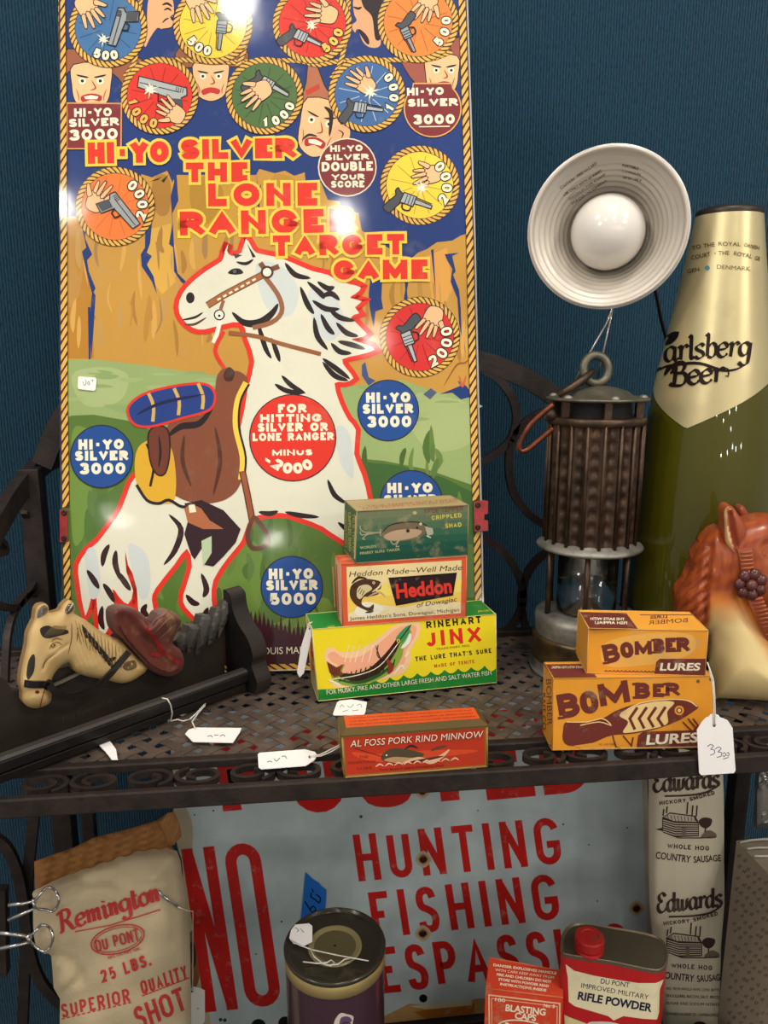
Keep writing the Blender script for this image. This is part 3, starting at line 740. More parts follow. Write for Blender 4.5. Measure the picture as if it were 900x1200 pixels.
for i in range(90):
    x = random.uniform(80, 552); y = random.uniform(270, 400)
    if x > 420 and y < 330: y = random.uniform(335, 410)
    cc = random.choice([c(184, 134, 52), c(212, 164, 80), c(170, 122, 50), c(190, 150, 84), c(160, 124, 72)])
    A.brush([(x, y - random.uniform(8, 30)), (x + random.uniform(-4, 4), y), (x + random.uniform(-5, 5), y + random.uniform(8, 26))], random.uniform(2, 7), cc, 3)
# light and dark fields
A.poly([(L0, 422), (110, 421), (170, 428), (250, 440), (330, 450), (420, 452), (470, 445), (520, 462), (560, 458), (562, 640), (L0, 640)], LGRN)
A.blob([(84, 440), (120, 430), (150, 440), (140, 470), (100, 475)], c(168, 186, 124))
A.blob([(470, 470), (520, 465), (556, 480), (550, 520), (500, 525)], c(166, 182, 120))
A.poly([(L0, 492), (84, 487), (110, 486), (150, 493), (190, 510), (230, 530), (300, 548), (400, 545), (416, 537), (450, 540), (500, 550), (564, 572), (566, 778), (L0, 792)], GRN)
A.poly([(330, 553), (416, 540), (470, 546), (520, 560), (564, 582), (565, 640), (440, 620), (330, 600)], DGRN)
A.blob([(84, 510), (96, 500), (112, 520), (108, 600), (88, 640), (82, 580)], c(110, 142, 58))
A.blob([(100, 600), (126, 580), (120, 640), (104, 660)], c(76, 112, 46))
A.blob([(255, 650), (290, 630), (310, 660), (300, 720), (262, 720)], c(104, 136, 56))
A.blob([(310, 730), (350, 735), (390, 730), (380, 700), (330, 728)], c(116, 144, 60))
random.seed(8)
for i in range(110):
    x = random.uniform(82, 545); y = random.uniform(520, 735); cc = random.choice([c(96, 128, 52), c(76, 108, 42), c(88, 120, 58), c(70, 98, 40), c(104, 132, 60)])
    A.brush([(x, y - random.uniform(8, 26)), (x + random.uniform(-5, 5), y), (x + random.uniform(-8, 8), y + random.uniform(6, 20))], random.uniform(3, 9), cc, 3)
for i in range(40):
    x = random.uniform(82, 550); y = random.uniform(436, 480) + (20 if x > 440 else 0); cc = random.choice([c(160, 180, 118), c(142, 166, 104), c(168, 184, 128)])
    A.brush([(x - 14, y), (x, y + random.uniform(-3, 3)), (x + 16, y)], random.uniform(3, 7), cc, 3)
# dark grass at the foot
g = [(L0, 796)]
random.seed(3); x = L0
while x < 566:
    y0 = np.interp(x, [70, 270, 290, 340, 400, 566], [752, 735, 728, 745, 752, 730])
    g += [(x, y0 - random.uniform(0, 4)), (x + 2.2, y0 - random.uniform(9, 26)), (x + 4.4, y0 - random.uniform(0, 5))]; x += 5
g += [(567, 778)]
A.poly(g, MAR)
A.rope([(84, 788), (300, 783), (566, 775)], 9, pitch=11, c0=MAR, c1=c(232, 180, 66))
A.line([(80, 791), (567, 780)], 1.4, c(226, 214, 178))
A.ft('LOUIS MARX & CO., NEW YORK', (303, 767), (460, 763), 8.5, CRM, .02)
# blue crevices in the rocks
def crack(pts, w_): A.brush(pts, w_, NAVY, 3)
A.poly([(203, 184), (207, 206), (209, 235), (202, 250), (204, 290), (208, 320), (220, 332), (222, 338), (212, 330), (204, 318), (203, 290), (198, 286), (202, 262), (200, 230), (204, 214)], NAVY)
A.poly([(300, 200), (303, 222), (306, 215), (304, 245), (301, 240), (302, 220)], NAVY)
A.poly([(95, 262), (101, 290), (96, 295), (104, 330), (108, 345), (112, 338), (104, 318), (102, 305), (108, 298), (100, 280), (99, 262)], NAVY)
A.poly([(108, 340), (112, 346), (110, 380), (107, 420), (105, 380)], NAVY)
A.poly([(170, 262), (178, 262), (176, 285), (172, 296), (178, 300), (172, 310), (180, 324), (184, 345), (178, 330), (166, 312), (165, 298), (170, 290)], NAVY)
A.poly([(103, 360), (106, 360), (106, 421), (104, 421)], NAVY)
A.poly([(434, 326), (448, 326), (447, 350), (449, 362), (440, 365), (438, 385), (433, 360), (432, 345)], NAVY)
A.poly([(474, 326), (479, 328), (477, 340), (478, 355), (473, 350), (475, 340)], NAVY)
A.poly([(505, 293), (508, 292), (510, 330), (511, 350), (508, 320)], NAVY)
A.poly([(521, 298), (538, 296), (530, 300), (534, 318), (531, 322), (538, 340), (540, 362), (541, 395), (538, 380), (536, 350), (528, 330), (530, 315), (524, 305)], NAVY)
A.poly([(424, 428), (428, 424), (432, 442), (440, 446), (432, 452), (424, 440)], c(60, 80, 130))
A.poly([(515, 462), (530, 456), (540, 452), (536, 446), (546, 452), (556, 464), (540, 468), (530, 460)], NAVY)
A.poly([(496, 462), (505, 455), (512, 460), (504, 468)], c(80, 90, 120))
A.brush([(520, 452), (535, 428), (545, 425), (553, 418)], 2, c(150, 84, 40)); A.brush([(538, 440), (542, 452), (546, 440)], 3, c(200, 100, 60))
A.poly([(175, 213), (190, 207), (185, 211)], BLK); A.poly([(189, 212), (198, 204), (192, 214)], BLK)
# --- a plain white horse, rearing, with a saddle
HORSE = [(268, 285), (266, 294), (272, 300), (283, 296), (288, 280), (294, 288), (300, 296), (318, 300), (333, 304), (352, 312), (367, 318), (384, 322), (394, 328), (410, 333), (423, 337), (417, 344), (410, 349), (424, 353), (416, 360), (421, 367), (411, 372), (430, 391), (418, 396), (412, 398), (430, 404), (439, 410), (420, 416), (401, 421), (406, 432), (414, 443), (404, 448), (392, 449), (398, 472), (408, 492), (417, 504), (415, 532), (424, 556), (432, 590), (434, 640), (404, 634), (378, 617), (350, 606), (330, 601), (302, 604), (290, 614), (283, 634), (266, 655), (250, 680), (248, 703), (250, 727), (237, 729), (218, 712), (215, 697), (225, 664), (219, 643), (204, 662), (182, 690), (178, 704), (181, 727), (164, 731), (160, 684), (150, 662), (147, 645), (148, 670), (156, 692), (150, 708), (140, 700), (132, 690), (134, 716), (124, 742), (116, 738), (113, 700), (107, 700), (100, 722), (93, 682), (92, 662), (103, 645), (114, 636), (128, 618), (142, 597), (150, 576), (158, 560), (180, 548), (220, 540), (262, 520), (282, 500), (290, 457), (298, 424), (290, 397), (283, 378), (262, 380), (240, 386), (226, 384), (214, 374), (209, 360), (214, 344), (226, 330), (244, 316), (260, 306), (263, 296)]
HS = HORSE
A.line(cr(HS, 2), 12, RED, closed=True)
A.poly(cr(HS, 2), c(226, 224, 202))
for bl in ([(100, 650), (112, 645), (118, 690), (106, 700)], [(150, 640), (172, 650), (176, 690), (164, 700)], [(300, 310), (330, 312), (350, 340), (340, 370), (312, 360)], [(395, 500), (410, 510), (414, 560), (398, 540)], [(362, 340), (390, 345), (404, 380), (386, 400), (368, 380)]):
    A.blob(bl, c(206, 214, 210))
for p in ([(128, 638), (122, 650), (120, 664)], [(136, 645), (135, 660), (141, 680)], [(102, 668), (110, 680), (116, 690)], [(121, 684), (128, 694), (134, 706)], [(138, 670), (146, 682), (153, 692)], [(120, 710), (118, 726), (122, 738)], [(198, 603), (212, 620), (205, 645), (192, 662)], [(172, 708), (168, 716), (176, 724)], [(218, 697), (226, 706), (234, 708)], [(236, 672), (242, 690), (238, 700)], [(244, 712), (240, 722), (246, 728)]):
    A.brush(p, 7, c(50, 22, 26), 4)
for p in ([(334, 308), (346, 322), (364, 326)], [(352, 336), (360, 356), (368, 368)], [(372, 330), (384, 338), (392, 336)], [(366, 352), (382, 362), (398, 362)], [(386, 362), (398, 372), (416, 376)], [(376, 368), (384, 384), (392, 392)], [(368, 372), (372, 394), (384, 410)], [(394, 378), (406, 390), (420, 394)], [(378, 420), (394, 432), (410, 444)], [(378, 424), (392, 440), (408, 446)], [(376, 348), (388, 344), (398, 352)], [(360, 330), (376, 344), (380, 350)], [(396, 400), (412, 404), (428, 409)], [(388, 402), (398, 412), (412, 414)]):
    A.brush(p, 6.5, BLK, 4)
for p in ([(330, 440), (342, 452), (358, 461)], [(322, 450), (336, 458), (356, 461)], [(303, 600), (316, 602), (326, 599)], [(334, 600), (352, 604), (374, 606)], [(384, 562), (392, 580), (406, 590)], [(396, 612), (408, 622), (418, 632)], [(302, 378), (306, 392), (312, 410), (318, 420)], [(318, 396), (324, 412), (328, 424)]):
    A.brush(p, 6, BLK, 4)
A.brush([(272, 366), (286, 378), (304, 378), (318, 368), (326, 356)], 9, BLK)
# head: eye, nostril, mouth, ears
A.brush([(277, 307), (288, 309), (297, 304)], 4, BLK)
A.blob([(267, 320), (273, 315), (281, 315), (285, 320), (276, 322)], BLK); A.disc(275, 318, 2.2, c(90, 90, 110))
A.disc(223, 349, 5, BLK, 6.5)
A.brush([(213, 375), (228, 372), (238, 366)], 3, BLK); A.brush([(216, 380), (228, 380), (242, 372)], 3, c(90, 60, 60))
A.poly([(269, 290), (273, 297), (284, 299), (276, 303)], c(60, 66, 78)); A.poly([(289, 284), (293, 291), (300, 301), (296, 302)], BLK)
A.line([(243, 358), (262, 346), (285, 334), (308, 322)], 8.5, c(84, 46, 24)); A.line([(243, 358), (262, 346), (285, 334), (308, 322)], 6.5, c(168, 102, 56))
for i in range(7):
    t0 = .18 + i * .105; A.line([(lerp(243, 308, t0), lerp(358, 322, t0)), (lerp(243, 308, t0 + .06), lerp(358, 322, t0 + .06))], 2.4, CRM)
A.line([(308, 322), (318, 334), (328, 350), (330, 366), (318, 378), (296, 384)], 5.5, c(150, 96, 62), smooth=3)
A.line([(305, 308), (312, 318), (327, 312)], 6, c(120, 74, 50))
A.disc(313, 319, 7.6, c(86, 48, 30)); A.disc(313, 319, 5, WHT)
A.line([(258, 376), (254, 392), (250, 402)], 5, WHT); A.disc(257, 369, 6.5, BLK); A.disc(257, 369, 5, WHT); A.disc(257, 370, 1.5, BLK)
A.line([(258, 364), (262, 352)], 4, c(150, 96, 62))
A.line([(268, 390), (300, 394), (330, 403), (376, 415)], 5, c(150, 90, 52), smooth=4)
# bridle reins down to the saddle, saddle, bed roll and saddle bags
A.line([(262, 388), (252, 410), (262, 430), (276, 446)], 4.5, RED, smooth=4)
A.blob([(254, 442), (262, 432), (272, 434), (282, 436), (290, 444), (287, 458), (280, 480), (284, 520), (284, 560), (270, 582), (244, 590), (216, 586), (196, 570), (192, 530), (196, 500), (214, 488), (238, 486), (250, 470)], c(132, 74, 48))
A.line(cr([(288, 448), (278, 470), (276, 500), (284, 536), (282, 562)], 5, False), 6, YEL); A.line(cr([(292, 450), (282, 470), (280, 500), (288, 536), (285, 566)], 5, False), 2.4, BLK)
A.blob([(262, 438), (268, 430), (275, 436), (272, 446), (264, 446)], c(70, 36, 30))
A.brush([(250, 476), (234, 496), (212, 500), (196, 512)], 8, BLK); A.brush([(252, 500), (258, 540), (250, 580)], 5, c(84, 42, 28)); A.brush([(216, 510), (214, 540), (224, 570)], 5, c(84, 42, 28))
A.blob([(158, 540), (164, 522), (182, 514), (200, 524), (206, 556), (204, 586), (190, 590), (170, 584), (160, 566)], c(222, 172, 44)); A.line(cr([(160, 568), (172, 586), (186, 590), (198, 586), (214, 594), (232, 590)], 4, False), 3.5, BLK)
A.line(cr([(172, 520), (180, 545), (176, 570)], 4, False), 3, BLK)
A.blob([(174, 508), (186, 499), (197, 505), (199, 530), (194, 554), (184, 556), (176, 540)], c(112, 54, 36)); A.line(cr([(174, 508), (186, 499), (197, 505), (199, 530), (194, 554), (184, 556), (176, 540)], 4), 1.8, BLK, closed=True); A.brush([(186, 510), (188, 530), (186, 548)], 3, BLK)
A.blob([(150, 478), (168, 462), (206, 452), (240, 450), (252, 462), (246, 480), (214, 490), (176, 500), (156, 496)], c(30, 60, 132)); A.line(cr([(150, 478), (168, 462), (206, 452), (240, 450), (252, 462), (246, 480), (214, 490), (176, 500), (156, 496)], 4), 3, RED, closed=True)
for xx in (176, 206, 234): A.line(cr([(xx - 2, 461 - (xx - 176) * .2), (xx + 4, 476 - (xx - 176) * .2), (xx + 3, 494 - (xx - 176) * .25)], 3, False), 4, c(214, 176, 90))
A.brush([(160, 486), (190, 472), (240, 462)], 4, c(16, 30, 74))
# strap, holster, dark underside and stirrup leather
A.poly([(216, 590), (236, 586), (262, 598), (282, 620), (276, 636), (262, 652), (250, 664), (240, 662), (238, 640), (228, 656), (224, 650), (216, 626), (222, 604)], c(48, 22, 30))
A.poly([(236, 634), (248, 628), (248, 648), (238, 664)], c(188, 206, 168))
A.poly([(216, 596), (224, 590), (236, 596), (246, 610), (256, 616), (262, 620), (238, 620), (220, 612)], c(178, 106, 66))
A.poly([(221, 592), (228, 591), (230, 600), (222, 601)], CRM)
A.line([(284, 552), (290, 580), (296, 612)], 8, c(70, 30, 22)); A.line([(284, 552), (290, 580), (296, 612)], 5.5, c(158, 84, 52))
A.line(cr([(296, 608), (290, 628), (296, 642), (310, 640), (314, 628), (302, 610)], 4), 5, c(96, 50, 34), closed=True)
# --- score discs in their rope rings
def rings(cx, cy, r, col, ray_=None):
    A.disc(cx, cy, r - 1.5, col, n=36)
    if ray_:
        for k in range(12):
            a = 2 * pi * k / 12 + .2
            A.line([(cx + 9 * cos(a), cy + 9 * sin(a)), (cx + (r - 8) * cos(a), cy + (r - 8) * sin(a))], .9, ray_)
    A.rope(circ(cx, cy, r, n=40), 7.8, pitch=6.2, closed=True)
def rot(pts, cx, cy, ang, s=1, fl=1):
    ca, sa = cos(radians(ang)), sin(radians(ang))
    return [(cx + (x * fl * ca + y * sa) * s, cy + (-x * fl * sa + y * ca) * s) for x, y in pts]
def inked(pts, col, smooth=3, w_=1.3):
    q = cr(pts, smooth) if smooth > 1 else pts
    A.poly(q, col); A.line(q, w_, BLK, closed=True)
def pistol(cx, cy, ang, s=1, fl=1, col=GREY):
    R_ = lambda p: rot(p, cx, cy, ang, s, fl)
    inked(R_([(-28, -8), (22, -8), (24, -1), (19, 3), (25, 20), (12, 22), (7, 6), (-27, 3)]), col, 1)
    A.poly(R_([(20, 4), (24, 19), (13, 20), (9, 6)]), DGREY); A.line(R_([(-26, -2), (16, -2)]), 1, BLK)
    A.line(R_([(7, 5), (4, 12), (-3, 12), (-5, 4)]), 1.8, BLK)
    for k in range(4): A.line(R_([(12 + k * 2.3, -7), (12 + k * 2.3, -2)]), .9, BLK)
def revolver(cx, cy, ang, s=1, fl=1, col=GREY):
    R_ = lambda p: rot(p, cx, cy, ang, s, fl)
    inked(R_([(-30, -5), (-6, -6), (-6, 0), (-30, -1)]), col, 1)
    inked(R_([(6, -6), (12, -8), (17, -12), (19, -7), (17, -2), (24, 10), (26, 18), (17, 21), (12, 12), (7, 4), (2, 4)]), DGREY if s > 0 else col, 3)
    inked(R_([(-8, -9), (8, -9), (9, 4), (-8, 4)]), col, 1)
    for k in (-5, -1, 3): A.line(R_([(k, -8), (k, 3)]), 1, BLK)
    A.line(R_(cr([(6, 4), (3, 11), (-5, 10), (-6, 4)], 3, False)), 1.7, BLK)
    A.line(R_([(-29, -7), (-8, -8)]), 1.1, BLK)
def hand(cx, cy, ang, s=1, fl=1, spread=1.0):
    R_ = lambda p: rot(p, cx, cy, ang, s, fl)
    inked(R_([(10, -16), (26, -14), (30, 4), (14, 12), (0, 10), (-3, 0), (0, -12)]), FLESH, 3, 1.0)
    for dy, a_, l in ((-12, 14, 17), (-5, 4, 21), (2, -6, 20), (8, -16, 15)):
        a_ = radians(180 + a_ * spread * -1); x0, y0 = 4, dy; q = [(x0, y0 - 3), (x0, y0 + 3), (x0 + l * cos(a_), y0 + l * sin(a_) * -1 + 2), (x0 + (l + 2) * cos(a_), y0 + (l + 2) * sin(a_) * -1), (x0 + l * cos(a_), y0 + l * sin(a_) * -1 - 2)]
        inked(R_(q), FLESH, 2, .9)
    inked(R_([(10, 8), (16, 12), (8, 20), (1, 24), (0, 20), (5, 14)]), FLESH, 3, .9)
def burst(cx, cy, r=7):
    pts = []
    for k in range(18):
        a = 2 * pi * k / 18; rr = r * (1.5 if k % 2 else .6) * (1 + .3 * ((k * 7) % 3 - 1)); pts.append((cx + rr * cos(a), cy + rr * sin(a)))
    A.poly(pts, CRM)
def score(txt, cx, cy, r, a0, a1, h, col=CRM):
    n = len(txt); A_ = A
    A_.ring_text(txt, cx, cy, r, a0, a1, h + 2.2, 5.2, BLK, .82); A_.ring_text(txt, cx, cy, r, a0, a1, h, 3.2, col, .76)
# villains' heads behind the rings
def face(cx, cy, w_, h_, hat, ang=0, mouth=c(176, 44, 40), snarl=True, hatc=c(150, 88, 60), turn=0):
    R_ = lambda p: rot([(x * w_, y * h_) for x, y in p], cx, cy, ang)
    if hat: inked(R_(hat), hatc, 3, 1.2)
    inked(R_([(-.42, -.45), (.42, -.45), (.46, 0), (.38, .38), (.12, .54), (-.12, .54), (-.38, .38), (-.46, 0)]), FLESH, 3, 1.1)
    for sx in (-1, 1):
        A.brush(R_([(sx * .36 + turn, -.22), (sx * .2 + turn, -.28 + .1), (sx * .06 + turn, -.16)]), 2.4, BLK, 3)
        q = R_([(sx * .21 + turn, -.08)])[0]; A.disc(q[0], q[1], .085 * w_, CRM, n=12); A.disc(q[0], q[1], .04 * w_, BLK, n=8)
    A.brush(R_([(turn, -.1), (turn + .1, .08), (turn - .03, .13)]), 1.7, c(150, 60, 40), 3)
    A.blob(R_([(-.24 + turn, .27), (0 + turn, .2), (.24 + turn, .26), (.2 + turn, .38), (turn, .34), (-.2 + turn, .4)]), mouth, 3)
    if snarl: A.poly(R_([(-.17 + turn, .27), (turn, .24), (.17 + turn, .27), (.14 + turn, .33), (-.14 + turn, .33)]), CRM)
    for sx in (-1, 1): A.brush(R_([(sx * .36, .1), (sx * .3, .25), (sx * .3, .38)]), 1.4, c(190, 90, 60), 3)
face(107, 99, 50, 52, [(-.62, -.2), (-.62, -.75), (-.3, -.8), (.2, -.8), (.75, -.7), (1.3, -.5), (1.3, -.1), (.9, .15), (.45, -.28), (-.4, -.35)])
A.blob([(174, 0), (185, -8), (200, -4), (204, 10), (203, 18), (200, 22), (203, 26), (199, 33), (190, 34), (184, 33), (176, 44), (170, 55), (168, 40), (172, 30)], c(244, 172, 124)); A.brush([(190, 6), (196, 4), (202, 8)], 3, BLK); A.brush([(192, 12), (197, 10), (201, 13)], 2.4, BLK); A.brush([(198, 21), (194, 23), (190, 27)], 2, BLK); A.line(cr([(204, 10), (205, 16), (200, 20), (204, 24), (201, 32), (190, 34)], 3, False), 1.2, BLK)
face(247, 93, 44, 46, [(-.9, -.35), (-.85, -.8), (0, -.95), (.9, -.8), (.95, -.35), (.4, -.32), (-.5, -.3)], mouth=c(196, 48, 44), snarl=False)
A.blob([(414, 0), (420, -6), (432, -4), (446, 6), (444, 30), (446, 52), (436, 56), (426, 50), (419, 34), (416, 38), (412, 30), (418, 24), (415, 16)], c(236, 166, 120)); A.blob([(424, -8), (446, -4), (448, 40), (440, 46), (436, 20), (426, 8)], BLK); A.brush([(420, 34), (428, 44), (432, 52)], 6, BLK); A.brush([(414, 8), (420, 10), (424, 8)], 3, BLK)
face(518, 86, 42, 46, [(-1.15, -.3), (-1.1, -.45), (.2, -.85), (.62, -.9), (.62, -.4), (.2, -.3), (-.4, .25), (-.75, .25)], mouth=c(150, 50, 44), snarl=False, hatc=c(158, 84, 66), turn=.05)
face(374, 148, 50, 66, [(-.86, -.25), (-.9, -.42), (-.55, -.55), (-.62, -1.1), (-.5, -1.15), (-.1, -.72), (.1, -.62), (.35, -.5), (.3, -.28), (-.3, -.3)], ang=-14, hatc=c(176, 108, 74))
A.poly([(358, 106), (374, 98), (375, 104), (360, 112)], c(196, 60, 44)); A.brush([(380, 125), (388, 134), (386, 160)], 5, BLK); A.brush([(354, 164), (362, 158), (372, 160)], 3, BLK)
A.blob([(392, 148), (404, 146), (410, 152), (408, 164), (396, 166), (388, 160)], c(240, 178, 130)); A.brush([(396, 152), (402, 156), (400, 162)], 1.6, BLK)
# linking ropes
for pts in ([(163, 74), (210, 70), (250, 73), (292, 72), (347, 71), (372, 76), (403, 71), (470, 70), (505, 69), (530, 60)], [(160, 60), (156, 76), (146, 90)], [(289, 40), (286, 60), (278, 78)], [(409, -10), (406, 40), (398, 76), (388, 92)], [(168, -20), (162, 20), (160, 60)], [(291, -20), (292, 10), (290, 40)]):
    A.rope(pts, 6, smooth=4)
rings(126.5, 33, 42.5, c(64, 112, 160), c(40, 74, 120)); rings(249.5, 29, 43, c(238, 208, 62), c(180, 140, 40)); rings(366, 28, 43, c(222, 52, 40), c(160, 30, 30)); rings(490, 26, 44, c(240, 134, 56), c(190, 84, 40))
rings(187, 112, 42, c(222, 50, 36), c(150, 26, 24)); rings(310, 112, 42, c(78, 110, 60), c(54, 76, 44)); rings(430, 110, 41.5, c(62, 104, 158), c(180, 200, 210))
rings(135, 242, 43, ORG, c(220, 96, 40)); rings(492, 217, 43, c(240, 212, 66), c(196, 150, 50)); rings(492, 395, 43.5, c(214, 44, 42), c(150, 24, 30))
hand(108, 16, 118, .85); pistol(140, 30, 74, .9, 1); burst(121, 46, 5); score('500', 126.5, 33, 32, 238, 292, 11)
hand(236, 10, 112, .85); revolver(262, 32, 84, .9, 1); score('500', 249.5, 29, 31, 208, 268, 11)
hand(372, 14, 176, .8, -1); revolver(352, 44, -26, .9, -1, c(178, 186, 188)); burst(365, 30, 5); score('500', 366, 28, 32, 290, 352, 11, c(244, 196, 88))
hand(498, 12, 60, .8); revolver(478, 38, 115, .8, 1); score('500', 490, 26, 33, 305, 375, 11)
pistol(192, 106, -14, 1.15, 1, c(176, 182, 180)); hand(196, 128, -40, .75); burst(176, 105, 6); score('1000', 187, 112, 33, 183, 268, 11, c(246, 178, 80))
revolver(312, 100, -30, .95, -1, c(176, 184, 180)); hand(296, 112, -140, .8, -1); score('1000', 310, 112, 32, 262, 348, 11)
hand(420, 92, 150, .75, -1); revolver(422, 128, -8, .9, -1, c(170, 178, 184)); burst(434, 108, 6); score('1000', 430, 110, 32, 318, 408, 11)
hand(118, 226, 232, .8, 1); pistol(142, 246, -52, .95, -1, c(160, 164, 164)); score('2000', 135, 242, 32, -30, 62, 12)
hand(496, 206, -160, .75, -1); revolver(478, 236, -20, .95, -1, c(170, 178, 182)); burst(494, 220, 6); score('2000', 492, 217, 32, -42, 55, 12)
hand(504, 382, 60, .8); revolver(480, 396, 110, .95, 1, c(178, 184, 186)); score('2000', 492, 395, 32, -72, 24, 13)
# plain score discs
def plain(cx, cy, r, col, rim, lines):
    A.disc(cx, cy, r + 1.2, rim, n=40); A.disc(cx, cy, r, col, n=40)
    for t, x0, x1, yb, h, wt in lines: A.st(t, (x0, yb), (x1, yb - (x1 - x0) * .012), h, wt, CRM, gap=.2)
plain(119, 535, 36, BLUE, BLK, [('HI-YO', 92, 145, 527, 12, 4), ('SILVER', 88, 150, 540, 11.5, 3.8), ('3000', 93, 147, 556, 13.5, 4)])
plain(455, 481, 35, BLUE, BLK, [('HI-YO', 429, 481, 472, 12, 4), ('SILVER', 425, 484, 485, 11.5, 3.8), ('3000', 430, 482, 501, 13.5, 4)])
plain(342, 688, 35.5, BLUE, BLK, [('HI-YO', 315, 367, 679, 12.5, 4), ('SILVER', 312, 372, 692, 12, 3.8), ('5000', 316, 370, 709, 14, 4)])
plain(482, 588, 36, BLUE, BLK, [('HI-YO', 454, 507, 578, 12, 4), ('SILVER', 450, 512, 592, 12, 3.8), ('3000', 455, 508, 608, 13, 4)])
plain(343, 513, 50, c(222, 50, 34), BLK, [('FOR', 326, 359, 484, 10.5, 3.2), ('HITTING', 305, 377, 495, 9.5, 3), ('SILVER OR', 302, 384, 506, 10, 3.1), ('LONE RANGER', 296, 391, 517, 9.5, 2.8), ('MINUS', 319, 366, 534, 7, 2.3)])
A.ring_text('2000', 343, 513, 36, 232, 308, 13, 4, CRM, .85); A.poly([(311, 536), (317, 540), (316, 543), (311, 540)], CRM)
A.poly([(77.5, 120), (143, 120.5), (142.5, 175), (78, 175)], c(214, 160, 90)); A.poly([(79, 121.5), (141.5, 122), (141, 173.5), (79, 173.5)], MARO)
A.st('HI-YO', (87, 137), (131, 136), 10, 2.8, CRM); A.st('SILVER', (81, 149), (139, 147), 9.5, 2.8, CRM); A.st('3000', (81, 165), (138, 163), 13, 3.6, CRM)
A.poly([(484, 97), (530, 97)] + circ(507, 127, 34, 34, 26, 45, -225), c(222, 170, 90)); A.poly([(485, 98.5), (529, 98.5)] + circ(507, 127, 32.5, 32.5, 26, 45, -225), MARO)
A.st('HI-YO', (477, 112), (520, 111), 9, 2.8, CRM); A.st('SILVER', (478, 125), (536, 124), 9, 2.8, CRM); A.st('3000', (484, 146), (533, 145), 11.5, 3.4, CRM); A.line([(491, 148.5), (527, 148)], 1.2, CRM)
A.disc(407, 196, 34.5, c(232, 220, 190)); A.disc(407, 196, 33, MARO)
A.st('HI-YO', (387, 178), (425, 177), 7.5, 2.3, CRM); A.st('SILVER', (381, 188), (432, 187), 7, 2.3, CRM); A.st('DOUBLE', (377, 201), (437, 200), 11, 3, CRM); A.st('YOUR', (389, 211), (427, 210.5), 7, 2.2, CRM); A.st('SCORE', (388, 220), (427, 219.5), 8, 2.3, CRM)
# title
def title(t, p0, p1, h, wt, gap=.17): A.st(t, p0, p1, h, wt, RED, gap=gap, out=(3.2, YEL))
title('HI-YO', (103, 192), (198, 190), 25, 8.5, .12); title('SILVER', (212, 187), (346, 185), 23.5, 8, .14)
title('THE', (218, 213.5), (290, 213), 23, 8, .22); title('LONE', (244, 242), (372, 241), 27, 9, .28)
title('RANGER', (211, 276), (414, 272), 28, 9, .24); title('TARGET', (320, 300), (474, 298), 24, 8, .24); title('GAME', (391, 328), (501, 327), 23, 8, .2)
# rope borders
A.rope([(Lx(y) + 5.2 + (y - 300) * .004, y) for y in (-60, 100, 280, 460, 595)], 8.8, pitch=11.5); A.rope([(Lx(y) + 6.6, y) for y in (634, 700, 780)], 9, pitch=11.5)
A.rope([(Rx(y) - 7, y) for y in (-66, 100, 280, 460, 587)], 9, pitch=11.5); A.rope([(Rx(y) - 6.5, y) for y in (622, 700, 772)], 9, pitch=11.5)
for yy0, yy1 in ((-60, 790),): A.line([(Lx(y) + .8, y) for y in (yy0, 0, 280, 460, 640, yy1)], 1.6, c(40, 44, 70)); A.line([(Rx(y) - 1, y) for y in (-66, 0, 280, 460, 640, 776)], 1.8, c(170, 170, 170))
A.into(m)
m.build('printed_panel', litho, board)
# red lugs with rivets, price sticker
redm = mat('red_paint', c(176, 34, 34), .35, .2, var=.25, scale=90, coat=.3)
for nm, pts, riv in (('hinge_lug', [(565, 586), (572, 587), (572, 602), (567.5, 603), (567.5, 609), (572, 610), (572, 622), (556, 623), (555, 588)], [(560, 592), (560, 618)]), ('hinge_lug', [(70, 597), (79, 597), (79, 635), (70, 635)], [(75, 601), (75, 631)])):
    mm = M(); a_ = [BP.px(x, y, .0035) for x, y in pts]; b_ = [BP.px(x, y, .0008) for x, y in pts]; n = len(pts)
    fs = tessellate_polygon([[Vector((x, y, 0)) for x, y in pts]]); mm.add(a_, fs); mm.add(b_, fs)
    mm.add(a_ + b_, [(i, (i + 1) % n, n + (i + 1) % n, n + i) for i in range(n)])
    lug = mm.build(nm, redm, board)
    for x, y in riv:
        M().lathe(BP.px(x, y, .0036), BP.n, [(0, .0028), (.0008, .0026), (.0012, .0012), (.0006, .0008)], 12).build('rivet', mat('dark_rivet', c(60, 40, 38), .4, .6), lug)
sticker_m = ink('paper_label', rough=.6, wear=.0, dirt=.06, scale=40)
def slab(pts, pl, h0, h1, colr, mm=None, mi=0):
    mm = mm or M(); a_ = [pl.px(x, y, h1) for x, y in pts]; b_ = [p - pl.n * (h1 - h0) for p in a_]; n = len(pts)
    fs = tessellate_polygon([[Vector((x, y, 0)) for x, y in pts]]); mm.add(a_, fs, col=colr, mi=mi); mm.add(b_, fs, col=colr, mi=mi)
    mm.add(a_ + b_, [(i, (i + 1) % n, n + (i + 1) % n, n + i) for i in range(n)], col=colr, mi=mi)
    return mm
def rrect(x0, y0, x1, y1, r, sk=0):
    return [(cx_ + r * cos(radians(a)) + sk * (cy_ - y0), cy_ - r * sin(radians(a))) for cx_, cy_, s0 in ((x1 - r, y0 + r, 0), (x0 + r, y0 + r, 90), (x0 + r, y1 - r, 180), (x1 - r, y1 - r, 270)) for a in (s0, s0 + 45, s0 + 90)][::1]
mm = slab([(93, 441), (112, 442.5), (113, 445), (112, 456.5), (110, 458), (92, 456), (91, 454), (91.5, 442)], BP, .0010, .0014, c(244, 240, 236))
